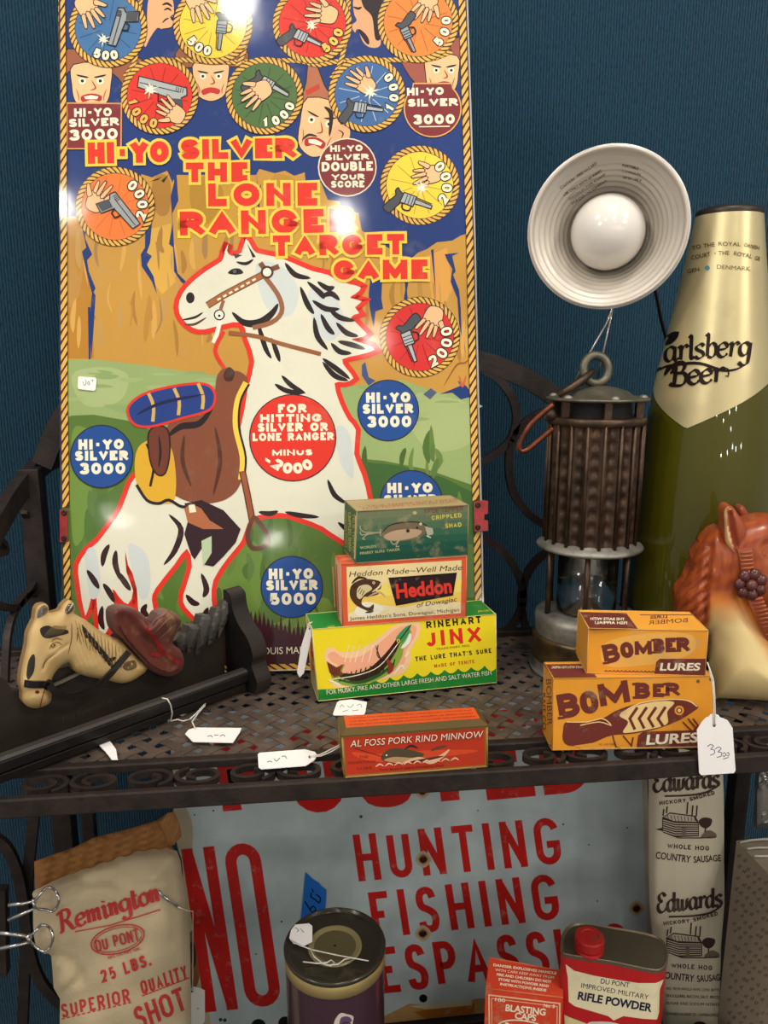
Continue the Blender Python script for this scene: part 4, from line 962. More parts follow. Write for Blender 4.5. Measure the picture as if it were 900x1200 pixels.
a = Art(lambda x, y, h: BP.px(x, y, h + .0014)); a.line([(97, 447), (99, 452), (101, 448), (100, 445)], .6, c(90, 90, 100), smooth=3); a.line([(102, 450), (104, 447), (105, 451), (103, 450)], .6, c(90, 90, 100), smooth=3); a.line([(107, 446), (109, 445), (108, 448)], .6, c(90, 90, 100)); a.into(mm)
mm.build('price_sticker', sticker_m, board)

# ================================================================== the tackle boxes
class Box:
    """a carton: front corners as seen, standing at height z0, depth found from the far top-left corner"""
    def __init__(s, BL, BR, TR, TL, z0, far=None, d=None):
        s.px_ = (BL, BR, TR, TL); a, b = P(*BL, Z=z0), P(*BR, Z=z0)
        s.fr = plane3(a, b, a + Vector((0, 0, 1))); s.nb = -s.fr.n
        tl, tr = s.fr.px(*TL), s.fr.px(*TR)
        zt = (tl.z + tr.z) / 2; s.zt = zt
        k = lambda p: p
        if d is None:
            best = 1e9
            for i in range(10, 90):
                q = proj(tl + s.nb * i * .001); e = hypot(q[0] - far[0], q[1] - far[1])
                if e < best: best = e; d = i * .001
        s.d = d; s.f = [a, b, Vector((tr.x, tr.y, zt)), Vector((tl.x, tl.y, zt))]
        s.bk = [p + s.nb * d for p in s.f]
        s.top = Plane(s.f[3], Vector((0, 0, 1))); s.left = plane3(s.f[0], s.f[3], s.bk[0])
        s.right = plane3(s.f[1], s.f[2], s.bk[1])
    def shell(s, m, cf, ct, cl, ck=None, cb=None):
        a, b = s.f, s.bk; v = a + b
        m.add(v, [(0, 1, 2, 3)], col=cf); m.add(v, [(3, 2, 6, 7)], col=ct); m.add(v, [(0, 3, 7, 4)], col=cl)
        m.add(v, [(1, 5, 6, 2)], col=ck or cl); m.add(v, [(5, 4, 7, 6)], col=ck or cl); m.add(v, [(0, 4, 5, 1)], col=cb or cl)
        # worn arrises: thin paler edging, real rounded lips of the folded card
        return m
    def mid(s): return sum(s.f[:2] + s.bk[:2], Vector()) / 4
def edges(bx, m, r, col):
    f, b = bx.f, bx.bk
    for p, q in ((f[0], f[1]), (f[1], f[2]), (f[2], f[3]), (f[3], f[0]), (f[3], b[3]), (f[2], b[2]), (b[3], b[2]), (f[0], b[0]), (b[0], b[3]), (f[1], b[1]), (b[1], b[2])):
        m.tube([p, q], r, 6, col=col)
card = ink('old_card', rough=.62, wear=.5, dirt=.22, scale=55, bump=.15, bscale=120)
cardn = ink('bright_card', rough=.5, wear=.12, dirt=.08, scale=50, coat=.15, croough=.25)
tinp = ink('printed_tin', rough=.42, wear=.35, wearcol=c(120, 92, 50), dirt=.22, scale=60, coat=.3, croough=.25, bump=.1, bscale=60)
def art(pl, lift=.00006, **k): return Art(pl.px, lift0=lift, step=.00003, **k)

# ---- yellow carton at the bottom of the stack
bx = Box((373, 821.5), (582, 799.8), (581, 719), (366, 738.5), .0005, d=.040); jinx = bx
m = M(); GR = c(30, 132, 50); YE_ = c(244, 222, 40)
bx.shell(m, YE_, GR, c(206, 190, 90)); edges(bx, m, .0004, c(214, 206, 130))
a = art(bx.fr)
wave = [(373, 821.3), (581.6, 799.8)]
pk_ = [(581.6, 783), (568, 780), (552, 782), (537, 783.5), (521, 785), (505, 787), (489, 789), (473, 791), (457, 794), (440, 797), (424, 801), (372, 808)]
for (x0, y0), (x1, y1) in zip(pk_, pk_[1:]): wave += [(lerp(x0, x1, t), lerp(y0, y1, t) + (5 if x1 > 430 else 2) * sin(pi * t)) for t in (0, .2, .4, .6, .8)]
wave.append(pk_[-1]); a.poly(wave, GR)
PK = c(246, 176, 140); PK2 = c(250, 206, 160)
a.blob([(381, 765), (388, 758), (400, 764), (420, 762), (440, 750), (462, 733), (480, 730), (492, 731), (491, 745), (482, 760), (480, 778), (470, 790), (440, 798), (400, 806), (388, 800), (394, 786), (382, 776)], PK2)
a.blob([(384, 767), (392, 764), (404, 771), (424, 768), (446, 752), (466, 736), (482, 733), (488, 735), (486, 746), (476, 762), (474, 776), (464, 786), (440, 792), (410, 798), (398, 792), (400, 782), (388, 775)], PK)
for x in (404, 410, 416, 424, 432): a.line([(x, 776), (x + 5, 756)], .8, CRM)
a.blob([(386, 778), (396, 784), (404, 779), (401, 789), (418, 790), (440, 782), (456, 768), (468, 750), (478, 738), (482, 742), (474, 756), (470, 772), (458, 788), (436, 799), (410, 804), (394, 800), (388, 792)], c(138, 168, 62))
a.brush([(396, 790), (416, 794), (436, 788), (456, 768), (472, 742)], 12, c(58, 26, 22)); a.brush([(394, 796), (420, 800), (446, 790), (462, 776)], 4, c(40, 90, 40))
for i in range(12): x = 398 + i * 5.6; a.line([(x, 799 - i * 1.1), (x + 3, 790 - i * 1.6)], 1.4, c(28, 60, 34))
a.line(cr([(390, 796), (420, 791), (444, 781), (462, 760), (476, 740)], 4, False), 1, CRM)
a.poly([(383, 775), (394, 782), (403, 778), (399, 786), (403, 790), (392, 794), (386, 788)], c(132, 62, 40))
for i in range(5): a.line([(385 + i * 3, 778 + i * 1.3), (389 + i * 2, 791)], .8, c(60, 30, 20))
a.blob([(464, 748), (474, 736), (481, 733), (478, 744), (470, 754)], c(60, 150, 90)); a.line(cr([(462, 758), (470, 748), (482, 732)], 3, False), 1.2, BLK); a.brush([(470, 760), (478, 752), (481, 742)], 5, c(236, 240, 226)); a.disc(467, 751, 2, YEL); a.disc(467, 751, 1, BLK)
a.brush([(453, 772), (458, 782), (455, 790)], 6, c(150, 50, 44)); a.brush([(440, 756), (446, 772), (452, 774)], 1.4, BLK)
a.line(cr([(443, 756), (442, 768), (448, 772), (452, 766)], 3, False), 1, c(60, 60, 60))
for p in ([(462, 790), (470, 780), (474, 784)], [(400, 803), (384, 796)], [(474, 770), (480, 764)]): a.brush(p, 2.4, CRM)
a.st('RINEHART', (500, 736.5), (564, 730), 8.2, 1.9, BLK, gap=.42); a.st('JINX', (500, 758), (564, 752), 18, 4.4, RED, gap=.42)
a.ft('TRADE MARK REG.', (511, 762), (551, 757.5), 2.6, BLK); a.st("THE LURE THAT'S SURE", (487, 775), (576, 765), 5.4, 1.2, BLK, gap=.4)
a.st('MADE OF TENITE', (509, 782.5), (556, 777), 4, 1, c(200, 90, 30), gap=.4)
a.ft('FOR MUSKY, PIKE AND OTHER LARGE FRESH AND SALT WATER FISH', (383, 814), (576, 791), 5.6, CRM, .03)
a.into(m)
a = art(bx.top); a.ft('JINX', (420, 733), (430, 732), 2.6, YE_); a.ft('RINEHART JINX', (384, 736), (392, 735), 2.4, YE_); a.ft('JINX LURES', (560, 717.5), (574, 716), 2.4, YE_); a.into(m)
a = Art(lambda x, y, h: lerp(lerp(bx.bk[3], bx.f[3], x / 40), lerp(bx.bk[0], bx.f[0], x / 40), y / 70) + bx.left.n * h, lift0=.00008); a.poly([(0.5, 46), (39.5, 46), (39.5, 69.5), (.5, 69.5)], c(176, 164, 120)); a.st('JINX', (12, 8), (12, 50), 20, 5, RED); a.into(m)
t = tag(m.build('tackle_box', cardn), 'yellow and green lure carton with a leaping fish, bottom of the three-box stack', 'box', 'old fishing tackle boxes')
zj = bx.zt + .0004

# ---- red-edged cream carton, middle
bx = Box((401.7, 734), (546, 722.7), (546.7, 652.7), (399, 660.7), zj, far=(387.7, 654.3)); hed = bx
m = M(); ORR = c(218, 92, 58); CR2 = c(238, 218, 160)
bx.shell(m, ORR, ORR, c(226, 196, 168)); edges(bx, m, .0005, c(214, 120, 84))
a = art(bx.fr)
a.poly([(406, 664.5), (541, 656.5), (540, 718.5), (408, 728.5)], CR2)
a.poly([(407, 686), (541, 680), (540, 694), (408, 700)], c(244, 222, 110)); a.poly([(408, 700), (540, 694), (540, 712), (408, 720)], c(240, 206, 92))
a.poly([(408, 719), (440, 708), (470, 712), (500, 706), (540, 706), (540, 718.5), (408, 728.5)], c(236, 222, 176))
a.blob([(416, 715), (425, 706), (440, 707), (450, 714), (436, 722), (420, 722)], c(240, 236, 214))
a.ft('Heddon Made~Well Made', (409, 676), (541, 668), 6.5, c(50, 34, 34), .012, slant=.3)
BR_ = c(78, 52, 34)
a.blob([(412, 686), (424, 679), (436, 679), (446, 682), (446, 690), (440, 692), (444, 696), (434, 699), (426, 700), (424, 708), (432, 712), (438, 708), (436, 717), (426, 714), (416, 708), (410, 698)], BR_)
a.blob([(420, 688), (430, 685), (436, 690), (428, 696), (422, 702), (418, 698)], c(214, 200, 150)); a.brush([(412, 684), (420, 677), (430, 678)], 3, c(60, 36, 24)); a.disc(438, 683, 1.6, CR2); a.disc(438, 683, .8, BLK)
a.brush([(436, 694), (444, 688), (447, 682)], 2.2, c(230, 216, 180)); a.brush([(430, 700), (444, 694), (452, 700)], 2, c(190, 170, 130)); a.brush([(430, 712), (436, 716), (428, 718)], 3, c(40, 28, 22))
for i in range(6): a.line([(412 + i * 2.4, 688 + i * 2), (416 + i * 2.2, 684 + i * 1.6)], .7, BLK)
a.poly([(455, 677), (535.5, 671), (531, 698), (464, 710)], BLK); a.poly([(458, 679), (532.5, 673.5), (528.5, 696), (466.5, 707.5)], c(44, 26, 30))
a.ft('Heddon', (465, 701), (530, 694), 17, c(226, 60, 44), .035)
a.ft('of Dowagiac', (488, 712), (535, 704.5), 5.5, c(60, 40, 34), 0, slant=.35)
a.ft("James Heddon's Sons, Dowagiac, Michigan", (410, 727), (538, 716.5), 4.4, c(60, 44, 36), .005)
a.into(m)
a = art(bx.top); a.poly([(398, 657), (540, 650), (538, 647), (400, 654)], c(226, 130, 92)); a.into(m)
a = art(bx.left); a.line([(394, 661), (397, 724)], 1.5, ORR); a.line([(390, 664), (392.5, 712)], 1.5, c(230, 150, 120)); a.into(m)
tag(m.build('tackle_box', card), 'cream and red lure carton with brown bass and black panel, middle of the stack', 'box', 'old fishing tackle boxes')
zh = bx.zt + .0004

# ---- green carton, top
bx = Box((416.7, 660), (547.8, 650.5), (549, 591), (418, 600), zh, far=(401, 591.5)); gre = bx
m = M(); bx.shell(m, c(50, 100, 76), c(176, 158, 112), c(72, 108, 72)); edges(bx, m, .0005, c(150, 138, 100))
a = art(bx.fr)
cols = [c(112, 122, 90), c(98, 118, 86), c(80, 112, 82), c(58, 104, 78), c(40, 94, 72), c(28, 86, 68), c(24, 80, 64)]
for i, cc in enumerate(cols):
    t0 = i / 7; a.poly([(418.6 - t0 * 1.5, lerp(600.5, 659, t0)), (548.6, lerp(591.3, 650, t0)), (548, 650), (417.3, 659.3)], cc)
a.line([(417, 604), (415.8, 655)], 2, c(170, 152, 108))
a.blob([(446, 627), (456, 616), (474, 612), (490, 612), (500, 616), (500, 622), (492, 630), (474, 634), (456, 634)], c(120, 104, 82)); a.blob([(450, 628), (462, 622), (480, 620), (494, 622), (488, 629), (470, 633), (456, 633)], c(190, 162, 130))
a.line(cr([(446, 627), (456, 616), (474, 612), (490, 612), (500, 616)], 3, False), 1.4, c(50, 44, 40))
a.disc(493, 614, 1.6, CRM, n=10); a.disc(493, 614, .7, BLK, n=8); a.disc(478, 622, 2.2, c(60, 44, 36), n=10); a.disc(489, 618.5, 1.3, BLK, n=8)
a.poly([(498, 617), (507, 619), (508, 626), (501, 628)], c(176, 180, 160)); a.line([(500, 628), (505, 630)], 1, CRM)
HK = c(176, 166, 136)
for p in ([(446, 624), (430, 624), (423, 621), (422, 616)], [(446, 624), (432, 626), (425, 631), (428, 632)], [(432, 625), (424, 627), (422, 623)], [(477, 624), (468, 632), (462, 638), (458, 634), (460, 630)], [(470, 630), (464, 640), (468, 640)], [(446, 620), (446, 628)]):
    a.line(cr(p, 4, False), 1.1, HK)
a.ft('TRUE TEMPER', (496, 602), (543, 598), 5, c(126, 52, 44), .0, slant=.2); a.line([(497, 597.5), (543, 593.5)], .8, c(126, 52, 44))
a.st('CRIPPLED', (506, 609.5), (541, 606), 5, 1.1, c(212, 196, 84), gap=.3); a.st('SHAD', (522, 619), (541, 617), 5, 1.1, c(212, 196, 84), gap=.3)
a.ft("WORLD'S", (422, 643.5), (441, 641.5), 3, c(176, 176, 110), .02); a.ft('FINEST SURE TAKER', (422, 650), (469, 645), 3, c(176, 176, 110), .02)
a.disc(486, 601, 2.6, c(188, 176, 130), 2, n=9)
a.into(m)
a = art(bx.top); a.ft('TRUE TEMPER CRIPPLED SHAD', (424, 597.5), (536, 588.5), 2.6, c(170, 92, 66)); a.ft('TRUE TEMPER SURE TAKER', (430, 594.3), (536, 586), 2.2, c(170, 92, 66)); a.into(m)
a = art(bx.left)
a.ft('TRUE TEMPER', (412.8, 602), (413.4, 648), 3.2, c(188, 188, 84), .02); a.ft('CRIPPLED SHAD', (408, 600), (409, 646), 3, c(188, 188, 84), .02); a.ft("WORLD'S FINEST", (404, 598), (404.5, 642), 2.2, c(188, 188, 84)); a.into(m)
tag(m.build('tackle_box', card), 'small faded green lure carton with a grey lure, top of the three-box stack', 'box', 'old fishing tackle boxes')

# ---- flat red tin at the front
tin = thing('bait_tin', (0, 0, 0), 'low red and gold hinged bait tin lying at the front edge of the shelf', 'tin')
bx = Box((404.2, 911), (571, 898), (570.6, 850.5), (400.8, 862.5), .0005, far=None, d=.027)
tin.location = bx.mid(); GO = c(100, 82, 44)
m = M(); bx.shell(m, c(190, 56, 32), GO, GO); edges(bx, m, .0007, c(160, 128, 66))
a = art(bx.fr)
a.line([(405, 909.5), (569.5, 896.8), (569, 852), (402.5, 864), (405, 909.5)], 1.8, c(150, 112, 48)); 
a.brush([(412, 882), (440, 888), (500, 884), (560, 880)], 10, c(216, 76, 40))
a.blob([(447, 886), (456, 878), (470, 877), (486, 880), (497, 884), (488, 890), (468, 894), (450, 892)], c(84, 72, 52)); a.blob([(450, 891), (462, 887), (480, 888), (490, 888), (470, 894)], c(190, 150, 110))
a.brush([(470, 895), (490, 889), (505, 893), (518, 886), (527, 878)], 5, c(236, 190, 150)); a.brush([(480, 893), (500, 890), (520, 886)], 3, c(90, 50, 40)); a.brush([(505, 880), (514, 876), (524, 874)], 3, c(100, 70, 50))
a.brush([(474, 878), (482, 874), (490, 877)], 3, c(50, 44, 38)); a.line([(416, 877), (436, 883), (449, 887)], .6, BLK); a.disc(453, 885, 1.1, CRM, n=8)
for i in range(9): a.brush([(440 + i * 11, 899 - i * .9), (445 + i * 11, 895.5 - i * .9), (450 + i * 11, 898 - i * .9)], 1.6, c(246, 200, 170))
for s_, x0, x1, y in (('THE', 421, 432, 889), ('FISHERMANS', 408, 440, 896), ('LURE', 419, 436, 902.5)): a.ft(s_, (x0, y), (x1, y - (x1 - x0) * .07), 3.4, c(110, 40, 26))
a.ft('FOR BLACK BASS PICKEREL PIKE', (446, 903.5), (520, 898), 2.4, c(110, 40, 26)); a.into(m)
m.build('tin_body', tinp, tin)
lid = Box((402, 872.5), (571.8, 862.5), (570.8, 849), (399, 858), bx.zt, far=None, d=.0355)
zoff = bx.zt + .0002
f0 = [p - bx.fr.n * -.0008 for p in bx.f]; 
def lidpoly():
    fl, fr_ = bx.f[3], bx.f[2]; e = (fr_ - fl).normalized(); n = -bx.nb; L = (fr_ - fl).length; D = bx.d
    lo = [fl - e * .0008 + n * .0009, fr_ + e * .0008 + n * .0009, fr_ + e * .0008 - n * (D + .0009), fl - e * .0008 - n * (D + .0009)]
    ins = [fl + e * .0035 - n * .006, fr_ - e * .0035 - n * .006, fr_ - e * .0035 - n * (D - .003), fl + e * .0035 - n * (D - .003)]
    z0, z1, z2 = bx.zt - .0004, bx.zt + .0006, bx.zt + .0030
    return lo, ins, z0, z1, z2, e, n
lo, ins, z0, z1, z2, e_, n_2 = lidpoly()
sz = lambda ps, z: [Vector((p.x, p.y, z)) for p in ps]
m = M(); m.hexa(sz(lo, z0), sz(lo, z1), col=c(92, 76, 42))
A0, A1 = sz(lo, z1), sz(ins, z2)
m.add(A0 + A1, [(i, (i + 1) % 4, 4 + (i + 1) % 4, 4 + i) for i in range(4)], col=c(96, 80, 44)); m.add(A1, [(0, 1, 2, 3)], col=c(222, 84, 34))
a = art(Plane(A1[0], (0, 0, 1)))
q = [proj(p) for p in A1]
def bil(u, v): return tuple(lerp(lerp(q[0][k], q[1][k], u), lerp(q[3][k], q[2][k], u), v) for k in (0, 1))
for k in range(3): a.ft(['A CASTING AND TROLLING BAIT FOR ALL GAME FISH USED WITH PORK RIND', 'THE BEST LURE FOR BASS PIKE AND PICKEREL IN FRESH WATER', 'MADE IN THREE SIZES WITH CHOICE OF SPINNERS'][k], bil(.03, .72 - k * .27), bil(.97, .72 - k * .27), 1.5, c(120, 44, 24))
a.into(m); m.build('tin_lid', tinp, tin)
# title on the front of the body, drawn large
a = art(bx.fr, lift=.0009); m = M()
Plid = Plane(lo[0], bx.fr.n)
a.ft('AL FOSS PORK RIND MINNOW', (411.0, 876), (565.9, 864.7), 8.2, c(92, 30, 22), .05, slant=.2); a.ft('AL FOSS PORK RIND MINNOW', (410.5, 875.5), (565.5, 864.2), 8.0, c(236, 222, 196), .01, slant=.2)
a.into(m); m.build('title_lettering', tinp, tin)

# ---- the two orange cartons at the right
OB = c(232, 156, 48); BN = c(112, 50, 42)
bx = Box((647, 879), (837, 875.5), (835, 792), (649, 795.5), .0005, far=(635, 778)); bl = bx
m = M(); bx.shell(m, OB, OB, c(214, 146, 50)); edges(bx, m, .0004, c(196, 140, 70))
a = art(bx.fr)
for i, ch in enumerate('BOMBER'):
    x0 = (656, 682, 704, 744, 765, 780)[i]; x1 = (681, 703, 739, 762, 778, 796)[i]; yb = (843, 838, 828, 819, 817, 815.5)[i]; h = (29, 27, 26, 19, 16, 15.5)[i]
    a.st(ch, (x0, yb), (x1, yb - (x1 - x0) * .16 * (i < 3)), h, min(8, h * .3), BN)
    if i in (0, 3, 5): a.line([(x0 - 2.5, yb - 1.2), (x0 + 5, yb - 1.8)], 3, BN); a.line([(x0 - 3, yb - h + 2), (x0 + 5, yb - h + 1)], 3, BN)
a.blob([(660, 856), (664, 846), (688, 846), (706, 842), (724, 832), (750, 824), (784, 819), (806, 821), (818, 828), (812, 834), (796, 844), (770, 854), (740, 860), (716, 862), (690, 872), (668, 874), (660, 868)], BN)
a.blob([(726, 838), (742, 828), (770, 822), (790, 823), (782, 834), (782, 848), (764, 854), (742, 858), (730, 858), (736, 846)], c(236, 204, 140))
for x in (738, 749, 760, 771): a.line([(x + 9, 829 + (x - 738) * -.02), (x, 842), (x + 6, 855 - (x - 738) * .12)], 3.4, BN)
a.disc(796, 832.5, 5.6, OB); a.disc(796, 832.5, 3.4, BN); a.disc(796, 832.5, 2, c(236, 204, 140))
a.line(cr([(728, 836), (750, 824), (784, 819.5), (806, 821), (817, 828)], 3, False), 1.4, c(236, 204, 140))
a.line(cr([(664, 846), (688, 846), (706, 842), (716, 850), (702, 846), (680, 850)], 3, False), 1.2, c(236, 204, 140))
a.poly([(746, 877), (748, 862), (754, 857.5), (836, 855), (836.5, 875.5)], BN); a.ft('LURES', (757, 872.5), (818, 869.5), 11.5, CRM, .03, slant=.18)
for p in ([(718, 862), (722, 876), (728, 877)], [(730, 862), (740, 874), (742, 864)], [(800, 846), (812, 858), (818, 850), (812, 842)], [(806, 842), (816, 854)]): a.line(p, 1.8, BN)
a.poly([(672, 874), (712, 868), (716, 876.5), (684, 877.5)], OB); a.ft('NO. AND FINISH', (702, 873.5), (722, 873), 2.2, BN); a.line([(680, 877.2), (836, 874.8)], .8, c(236, 204, 140))
a.disc(818, 798.5, 2.2, c(110, 96, 60), n=9); a.disc(833, 796, 2, c(90, 70, 50), n=9)
a.into(m)
a = art(bx.top); a.poly([(636, 778.5), (688, 778), (700, 794), (650, 795)], BN); a.ft('THE BAITS WITH FISH APPEAL', (690, 783), (646, 783.4), -3, CRM); a.into(m)
a = art(bx.left); a.ft('BOMBER', (640, 796), (641.5, 850), 6, BN, .04); a.ft('BAIT CO.', (634.8, 812), (636, 858), 4.2, BN, .02); a.disc(644, 874, 2, c(60, 50, 40)); a.into(m)
tag(m.build('lure_box', card), 'larger orange carton with a brown and cream fish, lower of the two orange boxes', 'box', 'orange and brown lure cartons')
zb = bx.zt + .0004
bx = Box((687, 788.8), (826, 792), (830, 737), (690, 738.5), zb, far=(678, 717))
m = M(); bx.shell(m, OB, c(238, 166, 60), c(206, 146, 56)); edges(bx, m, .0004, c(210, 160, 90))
a = art(bx.fr)
a.blob([(712, 752), (760, 742), (810, 744), (812, 764), (780, 776), (720, 782), (704, 772)], c(236, 176, 84))
for i, ch in enumerate('BOMBER'):
    x0 = (709, 729, 744, 766, 780, 793)[i]; x1 = (728, 744, 764, 779, 792, 808)[i]; yb = (778.5, 772.5, 767.5, 766, 764.5, 764)[i]; h = (22.5, 19, 16, 17.5, 17, 17)[i]
    a.st(ch, (x0, yb), (x1, yb - (x1 - x0) * (.2 if i < 2 else .03)), h, min(6, h * .32), BN)
    if i in (0, 3, 5): a.line([(x0 - 2.5, yb - 1.2), (x0 + 5, yb - 1.8)], 2.6, BN); a.line([(x0 - 3, yb - h + 2), (x0 + 5, yb - h + 1)], 2.6, BN)
a.poly([(767, 789.5), (769, 776), (773, 772), (828, 772), (826.5, 791.5)], BN); a.ft('LURES', (773, 785.5), (820, 785.5), 8.8, CRM, .03, slant=.18)
for i in range(13): a.brush([(708 + i * 4.6, 787.5 + i * .08), (710.3 + i * 4.6, 785.8 + i * .08), (712.6 + i * 4.6, 787.5 + i * .08)], 1.2, BN)
a.into(m)
a = art(bx.top); a.poly([(679, 717), (734, 718.5), (748, 737.5), (691, 738)], BN); a.ft('THE BAITS WITH', (732, 727), (692, 726.5), -3.2, CRM, .02); a.ft('FISH APPEAL!', (735, 731.5), (697, 731), -3.2, CRM, .02)
a.ft('BOMBER', (806, 729), (760, 732), -5.2, BN, .05); a.ft('LURES', (782, 724), (762, 725), -3.4, BN, .03); a.line([(750, 720.5), (812, 720.5)], .8, BN); a.into(m)
tag(m.build('lure_box', card), 'smaller orange carton with brown lettering, sitting on top of the larger orange box', 'box', 'orange and brown lure cartons')

# ================================================================== miner's safety lantern
LY = .170
rust = mat('aged_bronze', c(92, 70, 52), .42, .65, var=.4, scale=55, bump=.3, bscale=150, col2=c(44, 34, 30))
copper = mat('copper', c(130, 72, 48), .35, .85, var=.25, scale=60, col2=c(70, 40, 30))
verd = mat('verdigris_brass', c(112, 104, 88), .45, .6, var=.3, scale=80, col2=c(78, 82, 70), bump=.2)
alum = mat('dull_alloy', c(158, 156, 146), .45, .55, var=.25, scale=40, bump=.2, bscale=120, col2=c(96, 92, 84))
brass = mat('aged_brass', c(122, 100, 66), .35, .75, var=.3, scale=50, col2=c(70, 58, 42))
steel = mat('bright_steel', c(206, 204, 200), .22, .95, var=.08, scale=60)
dark = mat('dark_inside', c(22, 20, 20), .7)
def glassmat(name, col, rough=.03, trans=1.0, ior=1.45, alpha=1):
    m, t, b = nt(name); b.inputs['Base Color'].default_value = col; b.inputs['Roughness'].default_value = rough
    b.inputs['Transmission Weight'].default_value = trans; b.inputs['IOR'].default_value = ior
    tc = N(t, 'ShaderNodeTexCoord'); nz = N(t, 'ShaderNodeTexNoise', i_Scale=30, i_Detail=4); t.links.new(tc.outputs['Object'], nz.inputs['Vector'])
    r = N(t, 'ShaderNodeMapRange'); r.inputs[3].default_value = rough; r.inputs[4].default_value = rough + .12; t.links.new(nz.outputs[0], r.inputs[0]); t.links.new(r.outputs[0], b.inputs['Roughness'])
    return m
def axis_at(px, py, Y):
    p = P(px, py, Y=Y); s_ = mpp(p)
    return p, s_
LC, LS = axis_at(695, 560, LY)
def Lz(py): return P(proj(Vector((LC.x, LY, 0)))[0] + (LC.x and 0), py, Y=LY).z
def Lr(r, py=600): return r * mpp(Vector((LC.x, LY, Lz(py))))
def Lprof(pts): return [(Lz(y), Lr(r, y)) for y, r in pts]
AX = Vector((LC.x, LY, 0)); ZU = (0, 0, 1)
lan = thing('miners_lantern', AX, "old miner's safety lantern with brown ribbed metal guard, glass window and ring hook on top", 'lantern')
zb0 = .0006
zt_base = Lz(716)
M().lathe(AX, ZU, [(zb0, Lr(60)), (zb0 + .003, Lr(64)), (Lz(786), Lr(62)), (Lz(772), Lr(60)), (Lz(748), Lr(59)), (Lz(732), Lr(59)), (Lz(722), Lr(60)), (Lz(716), Lr(58)), (Lz(714), Lr(50)), (Lz(715), Lr(36))], 48).build('fuel_base', alum, lan)
M().lathe(AX, ZU, [(Lz(768), Lr(60.5)), (Lz(766), Lr(62)), (Lz(762), Lr(62.5)), (Lz(757), Lr(61)), (Lz(748), Lr(61)), (Lz(742), Lr(62.5)), (Lz(739), Lr(61.5)), (Lz(738), Lr(59))], 48, cap0=False, cap1=False).build('base_band', brass, lan)
M().lathe(AX, ZU, [(Lz(714), Lr(30)), (Lz(708), Lr(30)), (Lz(700), Lr(10)), (Lz(690), Lr(9)), (Lz(688), Lr(3))], 24).build('burner', brass, lan)
gm = glassmat('clear_glass', (.93, .96, .94, 1), .04)
zg0, zg1 = Lz(713) + .0003, Lz(642)
m = M().lathe(AX, ZU, [(zg0, Lr(35)), (zg1, Lr(35)), (zg1, Lr(32)), (zg0, Lr(32)), (zg0, Lr(35))], 40, cap0=False, cap1=False)
m.build('glass_window', gm, lan)
for k in range(6):
    a = radians(-90 - 22 + k * 60); x, y = LC.x + Lr(50) * cos(a), LY + Lr(50) * sin(a)
    M().tube([(x, y, Lz(717)), (x, y, Lz(680)), (x, y, Lz(640))], [Lr(3.6), Lr(2.8), Lr(3.2)], 10).build('pillar', rust, lan)
M().lathe(AX, ZU, [(Lz(643), Lr(34)), (Lz(641), Lr(57)), (Lz(640), Lr(60)), (Lz(638), Lr(61.5)), (Lz(636), Lr(60)), (Lz(633), Lr(55)), (Lz(630), Lr(50))], 48, cap0=False).build('flange', alum, lan)
# corrugated shield with dimples
m = M(); n, rows = 180, 45; vs = []; z0, z1 = Lz(632), Lz(493)
for i in range(rows + 1):
    z = z0 + (z1 - z0) * i / rows
    for j in range(n):
        a = 2 * pi * j / n; k = cos(18 * a)
        r = Lr(49.5) + Lr(1.8) * (abs(k) ** .6) * (1 if k > 0 else -1) + Lr(1.1) * (1 if (i % 5) in (0, 1) else 0) * (k < -.1) - Lr(.8) * ((i % 5) == 3) * (k < 0)
        vs.append((LC.x + r * cos(a), LY + r * sin(a), z))
m.add(vs, [(i * n + j, i * n + (j + 1) % n, (i + 1) * n + (j + 1) % n, (i + 1) * n + j) for i in range(rows) for j in range(n)], smooth=True)
m.build('ribbed_shield', rust, lan)
for k in range(18):
    a = 2 * pi * k / 18
    x, y = LC.x + Lr(53) * cos(a), LY + Lr(53) * sin(a)
    M().tube([(x, y, z0), (x, y, z1)], Lr(2.1), 8).build('guard_rib', rust, lan)
for py in (520, 545, 570, 595, 618):
    pass
M().lathe(AX, ZU, [(Lz(497), Lr(52)), (Lz(496), Lr(55)), (Lz(489), Lr(55.5)), (Lz(487), Lr(53)), (Lz(487), Lr(46))], 48, cap0=False).build('collar_ring', rust, lan)
M().lathe(AX, ZU, [(Lz(497), Lr(40)), (Lz(468), Lr(38))], 24).build('inner_gauze', dark, lan)
for k in range(6):
    a = radians(-90 - 8 + k * 60); x, y = LC.x + Lr(47) * cos(a), LY + Lr(47) * sin(a)
    M().box(x - Lr(4), y - Lr(3), Lz(488), x + Lr(4), y + Lr(3), Lz(468)).build('cap_strut', rust, lan)
M().lathe(AX, ZU, [(Lz(469), Lr(54)), (Lz(468), Lr(57)), (Lz(466), Lr(57.5)), (Lz(465), Lr(55)), (Lz(464), Lr(40)), (Lz(458), Lr(33)), (Lz(454), Lr(20)), (Lz(452), Lr(8))], 48).build('cap', verd, lan)
for k in range(6):
    a = radians(-90 + 38 - 60 * k + 22); x, y = LC.x + Lr(50) * cos(a), LY + Lr(50) * sin(a)
    M().ball((x, y, Lz(465)), Lr(5), 12, (1, 1, .7)).build('rivet', alum, lan)
cc = P(698.5, 433, Y=LY)
M().tube([cc + Vector((cos(a) * Lr(14.5), sin(a) * Lr(3), sin(a) * Lr(15.5))) for a in [2 * pi * i / 24 for i in range(24)]], Lr(5), 10, closed=True).build('hook_ring', verd, lan)
M().tube([P(699, 455, Y=LY), P(699, 447, Y=LY)], [Lr(8), Lr(6)], 10).build('hook_boss', verd, lan)
